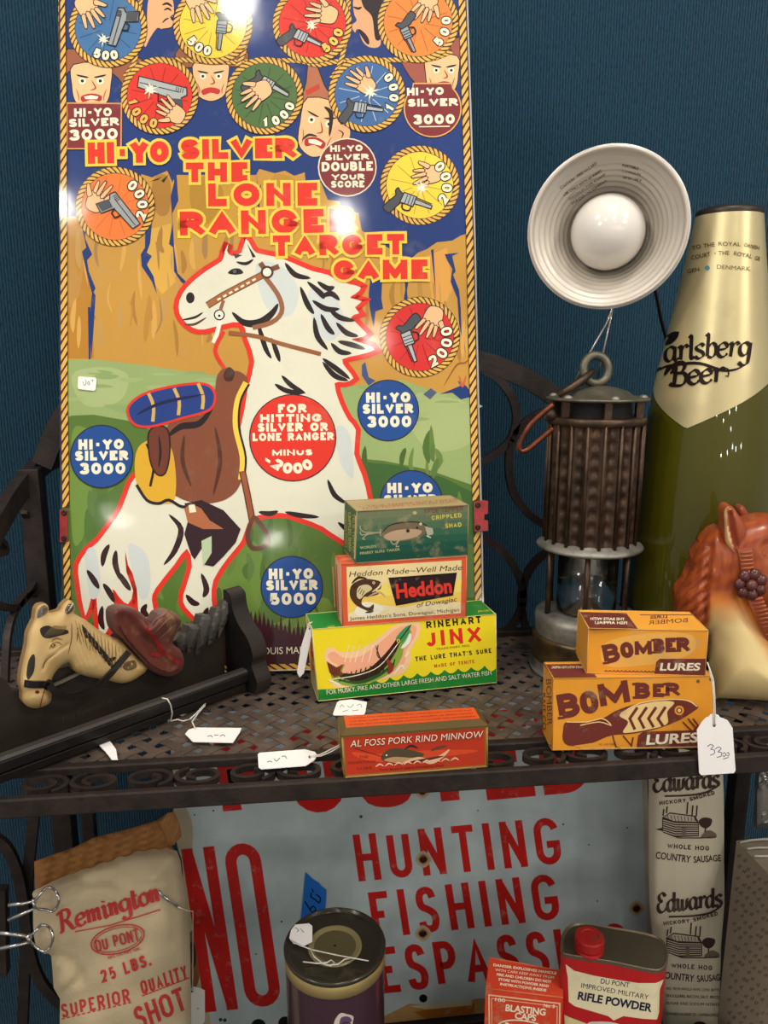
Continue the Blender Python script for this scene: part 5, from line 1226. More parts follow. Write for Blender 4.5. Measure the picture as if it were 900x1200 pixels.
M().tube([P(655, 463, Y=LY - .012), P(668, 455, Y=LY - .012), P(682, 446, Y=LY - .008), P(696, 434, Y=LY - .006)], [Lr(3), Lr(4.5), Lr(5), Lr(3.5)], 8).build('hook_lever', rust, lan)
M().tube([P(a, b, Y=LY - .045 + .0 * i) for i, (a, b) in enumerate(cr([(648, 474), (636, 484), (620, 500), (609, 520), (610, 528), (618, 527), (634, 514), (648, 502)], 4, False))], Lr(3), 8).build('bail_loop', copper, lan)
M().ball(P(645, 487, Y=LY - .03), Lr(7), 10).build('bail_lug', rust, lan)

# ================================================================== clamp lamp with metal reflector
C0 = P(711, 267.5, Y=.175); d1 = ray(714, 279); C1 = CAM + d1 * ((C0 - CAM).length + .065)
LAx = (C0 - C1).normalized(); LR = 90.5 * mpp(C0)
lamp = thing('clamp_lamp', C0, 'clamp work lamp with round silver reflector and unlit frosted white bulb, above the lantern', 'lamp')
refl = mat('spun_aluminium', c(196, 188, 172), .33, .78, var=.06, scale=20, coat=.1)
prof = [(-.001, LR * .985), (.0015, LR), (.0030, LR * .985), (.0025, LR * .955), (-.001, LR * .94)]
u_ = LAx.cross(Vector((0, 0, 1))).normalized(); v_ = LAx.cross(u_)
n = 40
for i in range(n + 1):
    t = i / n; h = -.002 - .048 * t ** 1.1; r = LR * lerp(.935, .43, t ** .85) + (LR * .010 * cos(t * 2 * pi * 9) if t < .93 else 0)
    prof.append((h, r))
prof += [(-.053, LR * .25), (-.054, .001)]
m = M().lathe(C0, LAx, prof, 72, cap0=False, cap1=False)
rs = Skin(m)
back = [(h - .0008, r + .0010) for h, r in prof]
m.lathe(C0, LAx, back[:1] + back[5:], 72, cap0=False, cap1=False)
a = Art(rs.fn, step=.00003, lift0=.0002, maxlen=8); TX = c(92, 84, 74)
for (t_, p0, p1, h_) in (('CAUTION - FIRE HAZARD', (657, 222), (700, 192), 3.2), ('USE ONLY WITH 60 WATT', (661, 230), (706, 201), 3.2), ('MAXIMUM TYPE A LAMP', (668, 235), (710, 205), 3.2), ('MADE IN CHINA', (671, 240), (712, 212), 3.2), ('PORTABLE', (729, 195), (748, 199), 3.2), ('LUMINAIRE', (729, 202), (751, 206), 3.2), ('60 W 120 V', (730, 209), (752, 213), 3.2)):
    a.ft(t_, p0, p1, h_, TX, .02)
a.into(m)
t_ = ink('spun_aluminium_print', rough=.42, wear=0, dirt=.04, metal=.25)
for i in range(len(m.c)):
    if m.c[i] == (1, 1, 1, 1): m.c[i] = c(204, 196, 184)
m.build('reflector', t_, lamp)
M().tube([C0 + (u_ * cos(2 * pi * i / 72) + v_ * sin(2 * pi * i / 72)) * LR for i in range(72)], .0013, 8, closed=True).build('rim', mat('rim_metal', c(226, 222, 216), .3, .6, var=.03), lamp)
bulbm = mat('frosted_bulb', c(232, 226, 218), .18, 0, var=.02, scale=10, coat=.6)
bc = C0 - LAx * .026
m = M().ball(bc, 42.5 * mpp(bc), 40)
m.build('bulb', bulbm, lamp)
M().lathe(C0, LAx, [(-.055, .018), (-.090, .016), (-.095, .012)], 24).build('socket', mat('black_plastic', c(20, 20, 22), .4), lamp)
wz = C0 - LAx * .075
M().tube([P(718, 362, Y=.215), P(714, 380, Y=.213), P(706.5, 415, Y=.21), P(701, 440, Y=.225), P(706, 470, Y=.245), P(706, 492, Y=.2555)], .0011, 8).build('clamp_wire', steel, lamp)
M().tube([wz + Vector((0, 0, -.02)), P(717, 362, Y=.215), P(710, 380, Y=.213), P(692, 412, Y=.21), P(673, 447, Y=.225), P(676, 475, Y=.245), P(684, 485, Y=.2555)], .0011, 8).build('clamp_wire', steel, lamp)
M().tube([wz + Vector((.0, .0, 0)), P(768, 340, Y=.26), P(775, 375, Y=.262), P(783, 405, Y=.275), P(800, 470, Y=.30), P(812, 600, Y=.31), P(815, 800, Y=.32)], .0018, 8).build('power_cord', mat('black_plastic', c(20, 20, 22), .4), lamp)

# ================================================================== tall display beer bottle
BY = .180
Bc = P(826, 575, Y=BY); BX = Vector((Bc.x, BY, 0))
def Bz(py): return P(proj(Vector((Bc.x, BY, .1)))[0], py, Y=BY).z
def Br(r, py): return r * mpp(Vector((Bc.x, BY, Bz(py))))
bot = thing('beer_bottle', BX, 'very large green glass beer bottle with gold neck label and black cap, at the right', 'bottle')
gprof = [(.0008, .052), (.002, Br(70, 760)), (.01, Br(76, 760)), (Bz(760), Br(77.5, 760)), (Bz(700), Br(78, 700)), (Bz(640), Br(77.5, 640)), (Bz(600), Br(77, 600)), (Bz(560), Br(76, 560)), (Bz(530), Br(74.5, 530)), (Bz(500), Br(72, 500)), (Bz(470), Br(68.5, 470)), (Bz(437), Br(64, 437)), (Bz(405), Br(58.5, 405)), (Bz(372), Br(53.5, 372)), (Bz(340), Br(48.5, 340)), (Bz(307), Br(43.5, 307)), (Bz(280), Br(40, 280)), (Bz(252), Br(36.5, 252))]
def gcol():
    m_, t, b = nt('green_glass')
    b.inputs['Base Color'].default_value = c(112, 108, 22); b.inputs['Roughness'].default_value = .12
    b.inputs['Transmission Weight'].default_value = .0
    tc = N(t, 'ShaderNodeTexCoord'); nz = N(t, 'ShaderNodeTexNoise', i_Scale=9, i_Detail=5); t.links.new(tc.outputs['Object'], nz.inputs['Vector'])
    mx = N(t, 'ShaderNodeMix', data_type='RGBA'); mx.inputs[6].default_value = c(56, 50, 0); mx.inputs[7].default_value = c(80, 80, 8)
    t.links.new(nz.outputs[0], mx.inputs[0]); t.links.new(mx.outputs[2], b.inputs['Base Color'])
    b.inputs['Coat Weight'].default_value = .7; b.inputs['Coat Roughness'].default_value = .03; b.inputs['Specular IOR Level'].default_value = .15
    b.inputs['Roughness'].default_value = .4
    return m_
M().lathe(BX, ZU, gprof, 72).build('glass_body', gcol(), bot)
M().lathe(BX, ZU, [(Bz(253), Br(37.4, 252)), (Bz(249), Br(37.6, 250)), (Bz(246), Br(36, 250)), (Bz(243), Br(28, 250)), (Bz(242), .001)], 48, cap1=False).build('cap', mat('black_cap', c(44, 34, 26), .4, .2), bot)
# gold label wrapped round the neck, pointed at the front
hs = np.array([h for h, r in gprof]); rr = np.array([r for h, r in gprof])
m = M(); n = 120; rows = 40; vs = []; tipa = radians(-139)
z_top = Bz(252.5); z_tip = Bz(497)
for i in range(rows + 1):
    for j in range(n):
        a_ = 2 * pi * j / n; da = abs((a_ - tipa + pi) % (2 * pi) - pi); zb_ = z_tip + .00052 * math.degrees(min(da, radians(110)))
        z = z_top + (zb_ - z_top) * i / rows; r = float(np.interp(z, hs, rr)) + .0005
        vs.append((BX.x + r * cos(a_), BX.y + r * sin(a_), z))
m.add(vs, [(i * n + j, (i + 1) * n + j, (i + 1) * n + (j + 1) % n, i * n + (j + 1) % n) for i in range(rows) for j in range(n)], col=c(208, 194, 148), smooth=True)
sk = Skin(m); a = Art(sk.fn, step=.00003, lift0=.0003, maxlen=6); BB = c(38, 26, 22); TB = c(96, 84, 50)
a.ft('APPOINTMENT TO THE ROYAL DANISH', (799, 303), (889, 293.5), 4.6, TB, .01, arc=10) if False else None
a.ft('TO', (812, 293), (822, 290.5), 4.8, TB, .01); a.ft('THE', (825, 290.5), (838, 288.6), 4.8, TB, .01); a.ft('ROYAL', (842, 288), (868, 288.5), 4.8, TB, .01); a.ft('DANISH', (872, 289), (889, 293), 4.8, TB, .01)
a.ft('COURT', (811, 304.5), (833, 300), 5, TB, .01); a.ft('THE', (842, 299), (854.5, 298.8), 5, TB, .01); a.ft('ROYAL', (859.5, 299), (881, 303), 5, TB, .01); a.ft('GR', (884, 304.5), (890, 306), 5, TB, .01); a.disc(838, 297, .7, TB, n=8)
a.ft('GEN', (806, 320.5), (820, 317.5), 4.8, TB, .01); a.disc(829, 314, 3, c(84, 140, 160), 2.8, n=14); a.ft('DENMARK', (840, 315), (879, 317.5), 5.2, TB, .01)
script(a, 'arlsberg', (779, 424), (879, 418), 27, 3.9, BB, arc=2, gap=.02, thin=.3)
a.brush([(776, 405), (783, 396), (792, 392), (786, 400), (778, 404)], 7, BB); a.brush([(774, 434), (780, 430), (796, 427), (820, 426), (846, 434), (862, 433), (872, 428)], 3.6, BB)
a.brush([(776, 430), (770, 434), (772, 428)], 3, BB)
script(a, 'Beer', (788, 452), (848, 447), 26, 4.2, BB, gap=.03, thin=.3)
a.brush([(779, 440), (786, 430), (792, 432), (786, 438)], 6, BB); a.brush([(846, 430), (853, 433), (853, 441), (849, 440)], 1.6, BB)
a.into(m)
gold = ink('gold_foil', rough=.36, wear=.25, wearcol=c(150, 130, 70), dirt=.2, scale=14, metal=.55, bump=.25, bscale=60)
m.build('neck_label', gold, bot)

# ================================================================== carved wall rack with painted horse head and hat, at the left
r0, r1 = P(264, 799, Z=0), P(284, 816, Z=0)
dirp = (P(0, 930, Z=0) - P(290, 817, Z=0)).normalized()
PP = plane3(r0, r0 + dirp, r0 + Vector((0, 0, 1)))       # front face of the back panel
PT = .010                                                # panel thickness
prack = thing('carved_wall_rack', r0 + dirp * .15, 'dark carved wooden rack with a cream horse head and brown hat in relief', 'wall rack')
darkw = ink('dark_stained_wood', rough=.42, wear=.35, wearcol=c(70, 62, 54), dirt=.3, scale=35, coat=.25, croough=.3, bump=.35, bscale=70)
painted = ink('chipped_paint', rough=.5, wear=.35, wearcol=c(176, 142, 92), dirt=.25, scale=45, coat=.2, croough=.3, bump=.3, bscale=90)
WD = c(46, 40, 34); WL = c(92, 90, 86)
gl = lambda x: (lambda p: p)(x)
def gpt(px_):       # ground point of the panel plane under pixel column
    best = None
    for y in range(760, 1100):
        p = PP.px(px_, y)
        if p.z <= .0012: return (px_, y)
    return (px_, 1100)
bot_l, bot_r = gpt(-50), gpt(263)
panel = [(263, 712), (266, 705), (273, 703), (277, 710), (264, 745), bot_r, bot_l, (-50, 770), (-20, 782), (0, 793), (6, 796), (14, 808), (30, 812), (60, 786), (120, 770), (180, 762), (206, 750), (212, 745), (218, 743), (221, 734), (233, 733), (236, 722), (244, 721), (249, 728), (254, 714)]
def wcol(x, y): return WD
rel = Relief(panel, PP, 0.0, .0012, 6, h0=0)
def mk_panel():
    m = M(); n = len(panel); f_ = [PP.px(x, y, 0) for x, y in panel]; b_ = [p - PP.n * PT for p in f_]
    tri = tessellate_polygon([[Vector((x, y, 0)) for x, y in panel]]); m.add(f_, tri, col=WD); m.add(b_, tri, col=WD)
    m.add(f_ + b_, [(i, (i + 1) % n, n + (i + 1) % n, n + i) for i in range(n)], col=c(70, 66, 60))
    a = Art(PP.px, step=.00003, lift0=.0001)
    a.fx('The Round-Up', (72, 848), 22, 8, c(60, 53, 45), slant=.2)
    a.into(m); return m
mk_panel().build('back_panel', darkw, prack)
# rocky crags carved proud of the panel's top edge
for pts in ([(208, 752), (214, 744), (221, 742), (222, 750), (212, 772), (208, 768)], [(220, 742), (222, 734), (234, 732), (236, 738), (226, 762), (220, 766)], [(232, 738), (236, 721), (246, 721), (250, 728), (240, 758), (230, 768)], [(246, 734), (254, 713), (260, 711), (262, 722), (250, 752), (244, 756)], [(258, 716), (262, 704), (274, 702), (277, 710), (268, 724), (256, 748)]):
    rl = Relief(pts, PP, .004, .003, 4); m = M(); cx_ = sum(p[0] for p in pts) / len(pts)
    rl.mesh(m, 3.5, lambda x, y: tuple(lerp(a, b, min(1, max(0, (y - 725) / 45))) for a, b in zip(c(86, 84, 80), c(50, 45, 40))), back=c(70, 68, 64), smooth=False); m.build('carved_crag', darkw, prack)
# horse head
HH = [(40, 726), (41.8, 713.8), (47, 708.4), (54, 707.6), (57, 712), (57.5, 717.7), (69, 715.6), (72, 711), (76.4, 705.8), (81, 702.8), (86, 706.7), (88, 713.8), (87, 719), (99.6, 726), (114, 737), (124, 743), (134, 748), (143, 752), (160, 770), (173, 783), (164, 792), (154, 798), (142, 800.7), (129.8, 798), (114, 795), (99.6, 792), (89, 787.6), (85, 784), (81, 776.5), (74.7, 778.6), (67.6, 784.5), (61.3, 793.8), (59.6, 804.4), (60.4, 816), (59.6, 822), (53.3, 827), (42.7, 830), (32, 827.6), (26, 820.4), (26.3, 811.6), (24, 804), (24, 793.8), (26.7, 776), (31, 758), (32, 745.8), (34.7, 737)]
def hex_(X, Y):
    g = lambda x, y, r, a: a * np.exp(-((X - x) ** 2 + (Y - y) ** 2) / (2 * r * r))
    h = g(58, 765, 14, .0022) + g(62, 755.5, 4, -.0018) + g(61, 756, 1.8, .002) + g(44, 819, 5, .0012) + g(30, 800, 4, .001)
    h = h + g(70, 735, 6, .0012)
    jaw = edist([(50, 785), (56, 772), (70, 762), (80, 755)], X, Y, False); h = h - .0012 * np.exp(-(jaw / 1.6) ** 2)
    mane = np.clip((X - 82) / 12, 0, 1) * np.clip((795 - Y) / 20, 0, 1); h = h + .0006 * np.sin((X * .8 - Y * .35) * 1.3) * mane
    return h
CRMH = c(210, 180, 124); BRH = c(186, 148, 92)
def hcol(x, y):
    t = .5 + .5 * sin(x * .21 + 1) * cos(y * .17); e = float(edist(HH, np.array([x]), np.array([y]))[0])
    k = min(1, e / 5); return tuple(lerp(a, b, .35 * t + .35 * (1 - k)) for a, b in zip(CRMH, BRH))
hr = Relief(cr(HH, 2), PP, .006, .008, 16, extra=hex_); m = M(); hr.mesh(m, 2.2, hcol, back=c(150, 120, 78))
a = Art(hr.fn, step=.00004, lift0=.00025, maxlen=4); DK = c(48, 44, 38)
a.blob([(47, 737), (56, 733), (66, 737), (78, 738), (80, 742), (70, 745), (58, 748), (50, 746)], DK)
for i in range(7): a.brush([(52 + i * 3, 746 - i * .4), (60 + i * 2.6, 736 + i * .3), (66 + i * 2, 733)], 1.1, c(120, 100, 66))
a.blob([(38, 767), (41, 770), (40, 786), (34, 796), (31, 792), (33, 776)], DK)
a.brush([(58, 761), (61, 755), (68, 753), (73, 756)], 1.6, c(120, 84, 44)); a.blob([(59, 759), (62, 754), (68, 753.5), (66, 758)], c(196, 160, 100), 3); a.disc(62.7, 756.6, 2.9, c(58, 24, 24), 2.7, 14); a.disc(62, 756, .7, CRM, n=8)
for p in ([(50, 784), (54, 774), (68, 764)], [(84, 730), (84, 748), (80, 766)], [(92, 735), (90, 752)], [(60, 752), (66, 748), (74, 750)]): a.brush(p, 1.5, c(140, 104, 60))
for i in range(9):
    x, y = 96 + i * 3.8, 738 + i * 4.6; a.brush([(x, y - 6), (x + 4, y + 3), (x + 6, y + 10)], 4.4, DK if i < 8 else c(90, 80, 60))
a.brush([(122, 770), (128, 774), (136, 770)], 5, DK)
for i in range(14): a.brush([(88 + i * 4.3, 726 + i * 2.6), (92 + i * 4, 742 + i * 2.6), (96 + i * 3.4, 756 + i * 2.2)], .9, c(150, 116, 70))
a.blob([(148, 776), (158, 774), (160, 782), (150, 786), (144, 782)], c(110, 92, 62))
a.blob([(43.5, 724), (46, 713), (53, 709), (56, 716), (50, 722)], c(94, 90, 84)); a.blob([(76, 716), (80, 708), (86, 709), (86, 714), (80, 720)], c(84, 82, 78)); a.brush([(80, 716), (84, 710), (86, 706)], 1.5, CRM)
a.disc(43.7, 811, 2.6, c(110, 24, 26), 2, 12); a.line([(52.5, 808), (49.5, 818), (46.8, 829)], 1.1, c(150, 30, 30))
a.into(m); horse_h = m.build('horse_head', painted, prack)
strap = ink('black_strap_paint', rough=.3, wear=.1, wearcol=c(90, 80, 70), dirt=.1, coat=.5)
def strap_on(name, pts, w_, par, fn, col, sm=5, th=.0012):
    p = [fn(x, y, .0012) for x, y in cr(pts, sm, False)]; m = M(); m.bar(p, w_, th, PP.n, col=col); return m.build(name, strap, par)
strap_on('noseband', [(29, 801), (38, 802), (48, 802), (58, 802)], .0052, horse_h, hr.fn, c(22, 18, 16), 4, .002)
M().lathe(hr.fn(56, 802, .0005), PP.n, [(0, .004), (.0015, .004), (.002, .002)], 12, col=c(22, 18, 16)).build('bit_ring', strap, horse_h)
rein = [(151, 764), (140, 777), (124.4, 795), (107, 809.5), (90, 816.5), (74, 816), (64, 811), (58, 803)]
m = M(); pts = [PP.px(x, y, .0165 if i < 14 else .0165 - .0 * i) for i, (x, y) in enumerate(cr(rein, 5, False))]
m.bar(pts, .0048, .0022, PP.n, col=c(26, 22, 20)); m.build('rein', strap, prack)
pts = [PP.px(x, y, .004) for x, y in cr([(62, 803), (76, 797), (90, 790), (97, 787)], 4, False)]; M().bar(pts, .0022, .002, PP.n, col=c(110, 104, 94)).build('rein', strap, prack)
# hat
HAT = [(130.7, 723), (133, 714), (144.4, 711), (160, 714), (173, 725.6), (177, 731), (184.4, 719), (195.6, 715), (202, 716.7), (211, 723), (212, 732), (206.7, 743), (202, 754), (211, 761), (215.6, 772), (214.4, 783), (206.7, 791), (195.6, 793), (180, 787.8), (169, 776.7), (153, 759), (140, 745.6), (133, 736.7)]
def hatx(X, Y):
    cen = edist([(146, 724), (162, 742), (186, 768), (200, 780)], X, Y, False); crown = edist([(176, 738), (194, 728), (204, 724)], X, Y, False)
    dent = edist([(190, 716), (198, 726), (200, 734)], X, Y, False)
    h = -.004 * np.exp(-(cen / 9) ** 2) + .006 * np.exp(-(crown / 12) ** 2) - .003 * np.exp(-(dent / 3) ** 2)
    return h
HB, HG = c(98, 50, 42), c(128, 96, 88)
def hatcol(x, y):
    e = float(edist(HAT, np.array([x]), np.array([y]))[0]); k = max(0, 1 - e / 3.5); s_ = .5 + .5 * sin((x + y * 1.6) * .9); cr_ = 1 if (x > 174 and y < 752) else 0
    return tuple(lerp(a, b, min(1, .6 * k + .22 * cr_ * s_)) for a, b in zip(HB, HG))
ht = Relief(cr(HAT, 2), PP, .010, .009, 7, extra=hatx); m = M(); ht.mesh(m, 2.4, hatcol, back=c(110, 80, 72))
m.build('hat', painted, prack)
skh = Skin(m); m = M(); a = Art(skh.fn, step=.00004, lift0=.0006, maxlen=4); RB = c(138, 34, 36)
a.line(cr([(172, 735), (180, 746), (190, 760), (202, 772), (212, 777)], 4, False), 4.6, RB); a.line([(176, 766), (188, 768)], 5, RB); a.line([(184, 758), (192, 768)], 3, RB); a.disc(192, 764, 3.4, c(120, 28, 30), n=10)
for p in ([(180, 742), (196, 726), (206, 722)], [(186, 748), (200, 736), (208, 730)], [(176, 735), (186, 724), (196, 719)]): a.brush(p, 1.2, c(140, 112, 100))
a.line(cr([(139, 733), (150, 750), (166, 768), (182, 782), (198, 788), (209, 784)], 4, False), .9, c(60, 28, 24))
a.into(m); m.build('hat_band', painted, prack)
# bracket at the far end, shaped, projecting from the panel
nP = PP.n; e_r = -dirp
prof_ = [(0, 0), (.037, 0), (.040, .012), (.034, .026), (.036, .036), (.030, .050), (.019, .060), (.012, .072), (.010, .084), (.004, .088), (0, .088)]
pr = cr(prof_[1:-1], 4, False); pr = [(0, 0)] + pr + [(0, .088)]
base = r0 + e_r * .002; base.z = .0006; n = len(pr)
def bracket(org, name='end_bracket'):
    A_ = [org + nP * d_ * 1.15 + Vector((0, 0, h_)) for d_, h_ in pr]; B_ = [p + e_r * .016 for p in A_]; m = M()
    tri = tessellate_polygon([[Vector((x, y, 0)) for x, y in pr]]); m.add(A_, tri, col=c(24, 22, 22)); m.add(B_, tri, col=c(34, 32, 30))
    m.add(A_ + B_, [(i, (i + 1) % n, n + (i + 1) % n, n + i) for i in range(n)], col=c(44, 40, 38)); return m.build(name, darkw, prack, bevel=.0012)
bracket(base)
# peg rail between brackets, and the base board
a0 = base + nP * .028; Lr_ = .40
m = M(); rb = [a0 + e_r * .004, a0 - e_r * Lr_]
for z0, z1, w0, w1, cc_ in ((.010, .0185, .0065, .0065, c(22, 20, 19)), (.0185, .0205, .0055, .003, c(62, 58, 54))):  # paler top strip puts the rail's thin highlight into its colour
    q = [Vector((0, 0, z0)), Vector((0, 0, z1))]
    lo = [rb[0] - nP * w0 + q[0], rb[1] - nP * w0 + q[0], rb[1] + nP * w0 + q[0], rb[0] + nP * w0 + q[0]]; hi = [rb[0] - nP * w1 + q[1], rb[1] - nP * w1 + q[1], rb[1] + nP * w1 + q[1], rb[0] + nP * w1 + q[1]]
    m.hexa(lo, hi, col=cc_)
m.build('front_rail', darkw, prack, bevel=.001)
m = M(); lo = [base - e_r * .0, base - e_r * Lr_, base - e_r * Lr_ + nP * .030, base + nP * .030]; m.hexa(lo, [p + Vector((0, 0, .007)) for p in lo], col=c(28, 25, 23)); m.build('base_board', darkw, prack, bevel=.001)

# ================================================================== orange horse-head figure at the right
hf = P(880, 838, Z=.0006); OP = Plane(hf + Vector((.005, .030, 0)), Vector((-.25, -1, 0)))
def opz(x):
    for y in range(780, 900):
        if OP.px(x, y).z <= .001: return y
NB = opz(880)
OH = [(792, 724), (790.5, 712), (792, 696), (800, 682), (808, 667), (813, 650), (821, 636), (832, 622), (844, 616), (850, 622), (862, 612), (880, 606), (900, 602), (922, 606), (944, 622), (962, 656), (976, 696), (990, 730), (992, 752), (980, 766), (962, 768), (950, 756), (932, 744), (918, 740), (912, 752), (922, 780), (946, 805), (958, opz(950)), (900, opz(900)), (842, opz(842)), (837, 820), (834, 780), (830, 745), (818, 748), (800, 748)]
def ohx(X, Y):
    mane = (X < 836) & (Y < 760)
    strand = np.sin((Y * .9 + X * .75) * .55) * .0014 + np.sin((Y * 1.1 + X * .55) * 1.1) * .0009
    h = np.where(X < 832, strand, 0) * np.clip((834 - X) / 8, 0, 1)
    groove = edist([(832, 640), (829, 670), (826, 700), (828, 730)], X, Y, False); h = h - .0045 * np.exp(-(groove / 3) ** 2)
    cheek = edist([(905, 690)], X, Y, False) if False else np.hypot(X - 915, Y - 690); h = h + .008 * np.exp(-(cheek / 26) ** 2)
    jaw = edist([(866, 700), (880, 730), (900, 752), (930, 760)], X, Y, False); h = h - .004 * np.exp(-(jaw / 7) ** 2)
    eye = np.hypot(X - 900, Y - 641); h = h - .004 * np.exp(-(eye / 7) ** 2) + .003 * np.exp(-(eye / 3) ** 2)
    bump = np.hypot(X - 838, Y - 675); h = h + .002 * np.exp(-(bump / 6) ** 2)
    st2 = np.sin((X * 1.0 - Y * .12) * .9) * .0009 * ((X > 832) & (X < 872) & (Y < 672)); h = h + st2
    return h
def ohcol(x, y):
    o1 = c(134, 58, 32); o2 = c(172, 84, 34); o3 = c(214, 128, 56); cr_ = c(234, 212, 152)
    yb = float(np.interp(x, [790, 824, 834, 868, 880, 905, 930, 960], [742, 740, 690, 690, 704, 742, 768, 780])); k = (y - yb) / 44
    k = min(1, max(0, k)); n_ = .5 + .5 * sin(x * .33 + y * .21) * cos(y * .13 - x * .2)
    base_ = tuple(lerp(a, b, n_ * .8) for a, b in zip(o1, o2))
    if k < .35: return tuple(lerp(a, b, k / .35) for a, b in zip(base_, o3))
    return tuple(lerp(a, b, (k - .35) / .65) for a, b in zip(o3, cr_))
plast = ink('airbrushed_plastic', rough=.33, wear=.08, wearcol=c(230, 190, 130), dirt=.10, scale=40, coat=.35, croough=.2, bump=.08, bscale=60)
ohr = thing('horse_head_figure', OP.px(880, NB), 'orange and cream moulded horse head figure with dark bridle rosette, beside the green bottle', 'figurine')
ohrel = Relief(cr(OH, 3), OP, .0, .028, 42, extra=ohx); m = M(); ohrel.mesh(m, 3.2, ohcol, double=True); m.build('head', plast, ohr)
EAR = [(850, 634), (849, 613), (848.5, 600), (852.5, 593.7), (858.7, 594), (864, 601), (870, 610), (873, 622), (868, 640), (864, 652), (856, 644)]
er = Relief(cr(EAR, 3), OP, .002, .009, 7, h0=.019, extra=lambda X, Y: -.006 * np.exp(-(edist([(856, 602), (858, 620), (864, 645)], X, Y, False) / 3) ** 2))
m = M(); er.mesh(m, 1.8, lambda x, y: c(228, 190, 140) if x < 852.6 + max(0, (y - 615) * .25) else c(160, 78, 50), back=c(170, 84, 50), h_back=.004); m.build('ear', plast, ohr)
EAR2 = [(866, 606), (864.5, 596), (870, 592.6), (875, 598), (880, 610), (874, 616)]
er2 = Relief(cr(EAR2, 3), OP, .001, .005, 5, h0=-.024); m = M(); er2.mesh(m, 2, c(140, 66, 44), h_back=-.032); m.build('ear', plast, ohr)
# bridle strap with cross ribs and rosette
def osurf(x, y, h): return ohrel.fn(x, y, h)
m = M(); p = [osurf(x, y, .0012) for x, y in cr([(872, 642), (875, 656), (877, 672)], 4, False)]; m.bar(p, .011, .003, OP.n, col=c(150, 74, 46))
p = [osurf(x, y, .0012) for x, y in cr([(884, 700), (890, 715), (898, 732), (908, 750)], 4, False)]; m.bar(p, .011, .003, OP.n, col=c(150, 74, 46)); m.build('bridle_strap', plast, ohr)
for seq in ([(867 + i * .5, 648 + i * 4.6) for i in range(6)], [(880 + i * 1.9, 704 + i * 4.4) for i in range(10)]):
    m = M()
    for x, y in seq: m.tube([osurf(x, y, .0030), osurf(x + 14, y - 1.5 - (2 if x > 878 else 0), .0030)], .0009, 6, col=c(168, 90, 56))
    m.build('strap_ribs', plast, ohr)['kind'] = 'stuff'
rc = osurf(880, 685, .002)
m = M()
for k in range(7):
    a_ = 2 * pi * k / 7; u = Vector((OP.n.y, -OP.n.x, 0)).normalized(); q = rc + (u * cos(a_) + Vector((0, 0, 1)) * sin(a_)) * .0085
    m.ball(q, .0054, 10, (1, .7, 1), col=c(84, 40, 38))
m.ball(rc + OP.n * .002, .005, 10, (1, .8, 1), col=c(96, 48, 44)); m.build('rosette', ink('glossy_maroon', rough=.25, wear=.05, dirt=.15, coat=.6), ohr)

# ================================================================== price tags on the shelf
paper = ink('tag_paper', rough=.65, wear=0, dirt=.05, scale=30)
string = mat('white_string', c(222, 216, 204), .8, var=.1)
def tagthing(name, pts, pl, h, label, strings=(), marks=(), hole=None, group='white price tags', th=.0006, ink_c=c(90, 88, 96), mw=.9):
    cx_ = sum(p[0] for p in pts) / len(pts); cy_ = sum(p[1] for p in pts) / len(pts)
    t = thing(name, pl.px(cx_, cy_, h), label, 'price tag', group)
    mm = slab(pts, pl, h, h + th, c(244, 241, 238)); a = Art(lambda x, y, hh: pl.px(x, y, hh + h + th))
    if hole: a.disc(hole[0], hole[1], hole[2], c(30, 24, 26), n=14)
    for mk in marks: a.line(cr(mk, 4, False), mw, ink_c)
    a.into(mm); mm.build('tag_card', paper, t)
    for sp in strings:
        if callable(sp): q = sp()
        else: q = [pl.px(x, y, hh) for x, y, hh in sp]
        M().tube(q, .00055, 6).build('string', string, t)
    return t
SH = Plane((0, 0, 0), (0, 0, 1))
tagthing('price_tag', [(217, 860), (221, 855), (229, 852.5), (283, 853), (281, 858), (273, 870), (226, 869)], SH, .0012, 'white tag on a knotted string lying flat before the carved rack',
  strings=[[(190, 818, .034), (196, 819, .034), (200, 826, .028), (202, 836, .014), (200, 845, .006), (208, 843, .003), (214, 845, .003), (222, 843, .002)], [(222, 843, .003), (230, 836, .003), (241, 824, .003), (240, 827, .003), (232, 836, .004), (225, 846, .003), (229, 854, .0025)]],
  marks=[[(243, 863), (247, 862), (249, 864)], [(251, 861.5), (256, 861.5)], [(258, 863), (261, 861), (264, 863)]])
tagthing('price_tag', [(302, 884), (304, 882), (357, 878), (369, 881), (372, 885), (368, 891), (358, 897), (306, 901), (303, 899)], SH, .0012, 'white tag on twin strings beside the red bait tin, at the shelf edge', hole=(363, 887, 1.6),
  strings=[[(363, 887, .002), (376, 886, .003), (388, 881, .006), (399, 874.5, .010)], [(363, 887, .002), (376, 884, .003), (388, 878, .007), (399, 872.5, .011)]],
  marks=[[(313, 893), (317, 892), (319, 893.5)], [(321, 889), (324, 892), (328, 888)], [(330, 886.5), (334, 886), (336, 889)]])
tagthing('price_label', [(390, 837), (395, 823), (398, 821), (412, 819.5), (430, 822.5), (428, 835), (426, 837.5), (392, 838)], SH, .0012, 'small white label lying flat under the front of the yellow box', marks=[[(398, 829), (401, 826), (403, 829)], [(407, 827), (411, 829), (414, 825)], [(418, 827), (422, 825), (424, 829)], [(401, 834), (408, 832)], [(413, 833), (420, 832)]], mw=.6)
LP = Plane(P(357, 745, Y=(jinx.bk[3].y + jinx.f[3].y) / 2 - .004) , (-.5, -1, 0))
tagthing('price_tag', [(348, 788), (353, 757), (361, 731), (366.5, 736), (362, 760), (356, 789), (351, 794)], LP, .0010, 'narrow white tag seen edge-on, hanging at the left end of the yellow box', strings=[[(363, 736, .002), (361, 731, .002), (366, 729, .0)]], hole=(362.5, 737, .9))
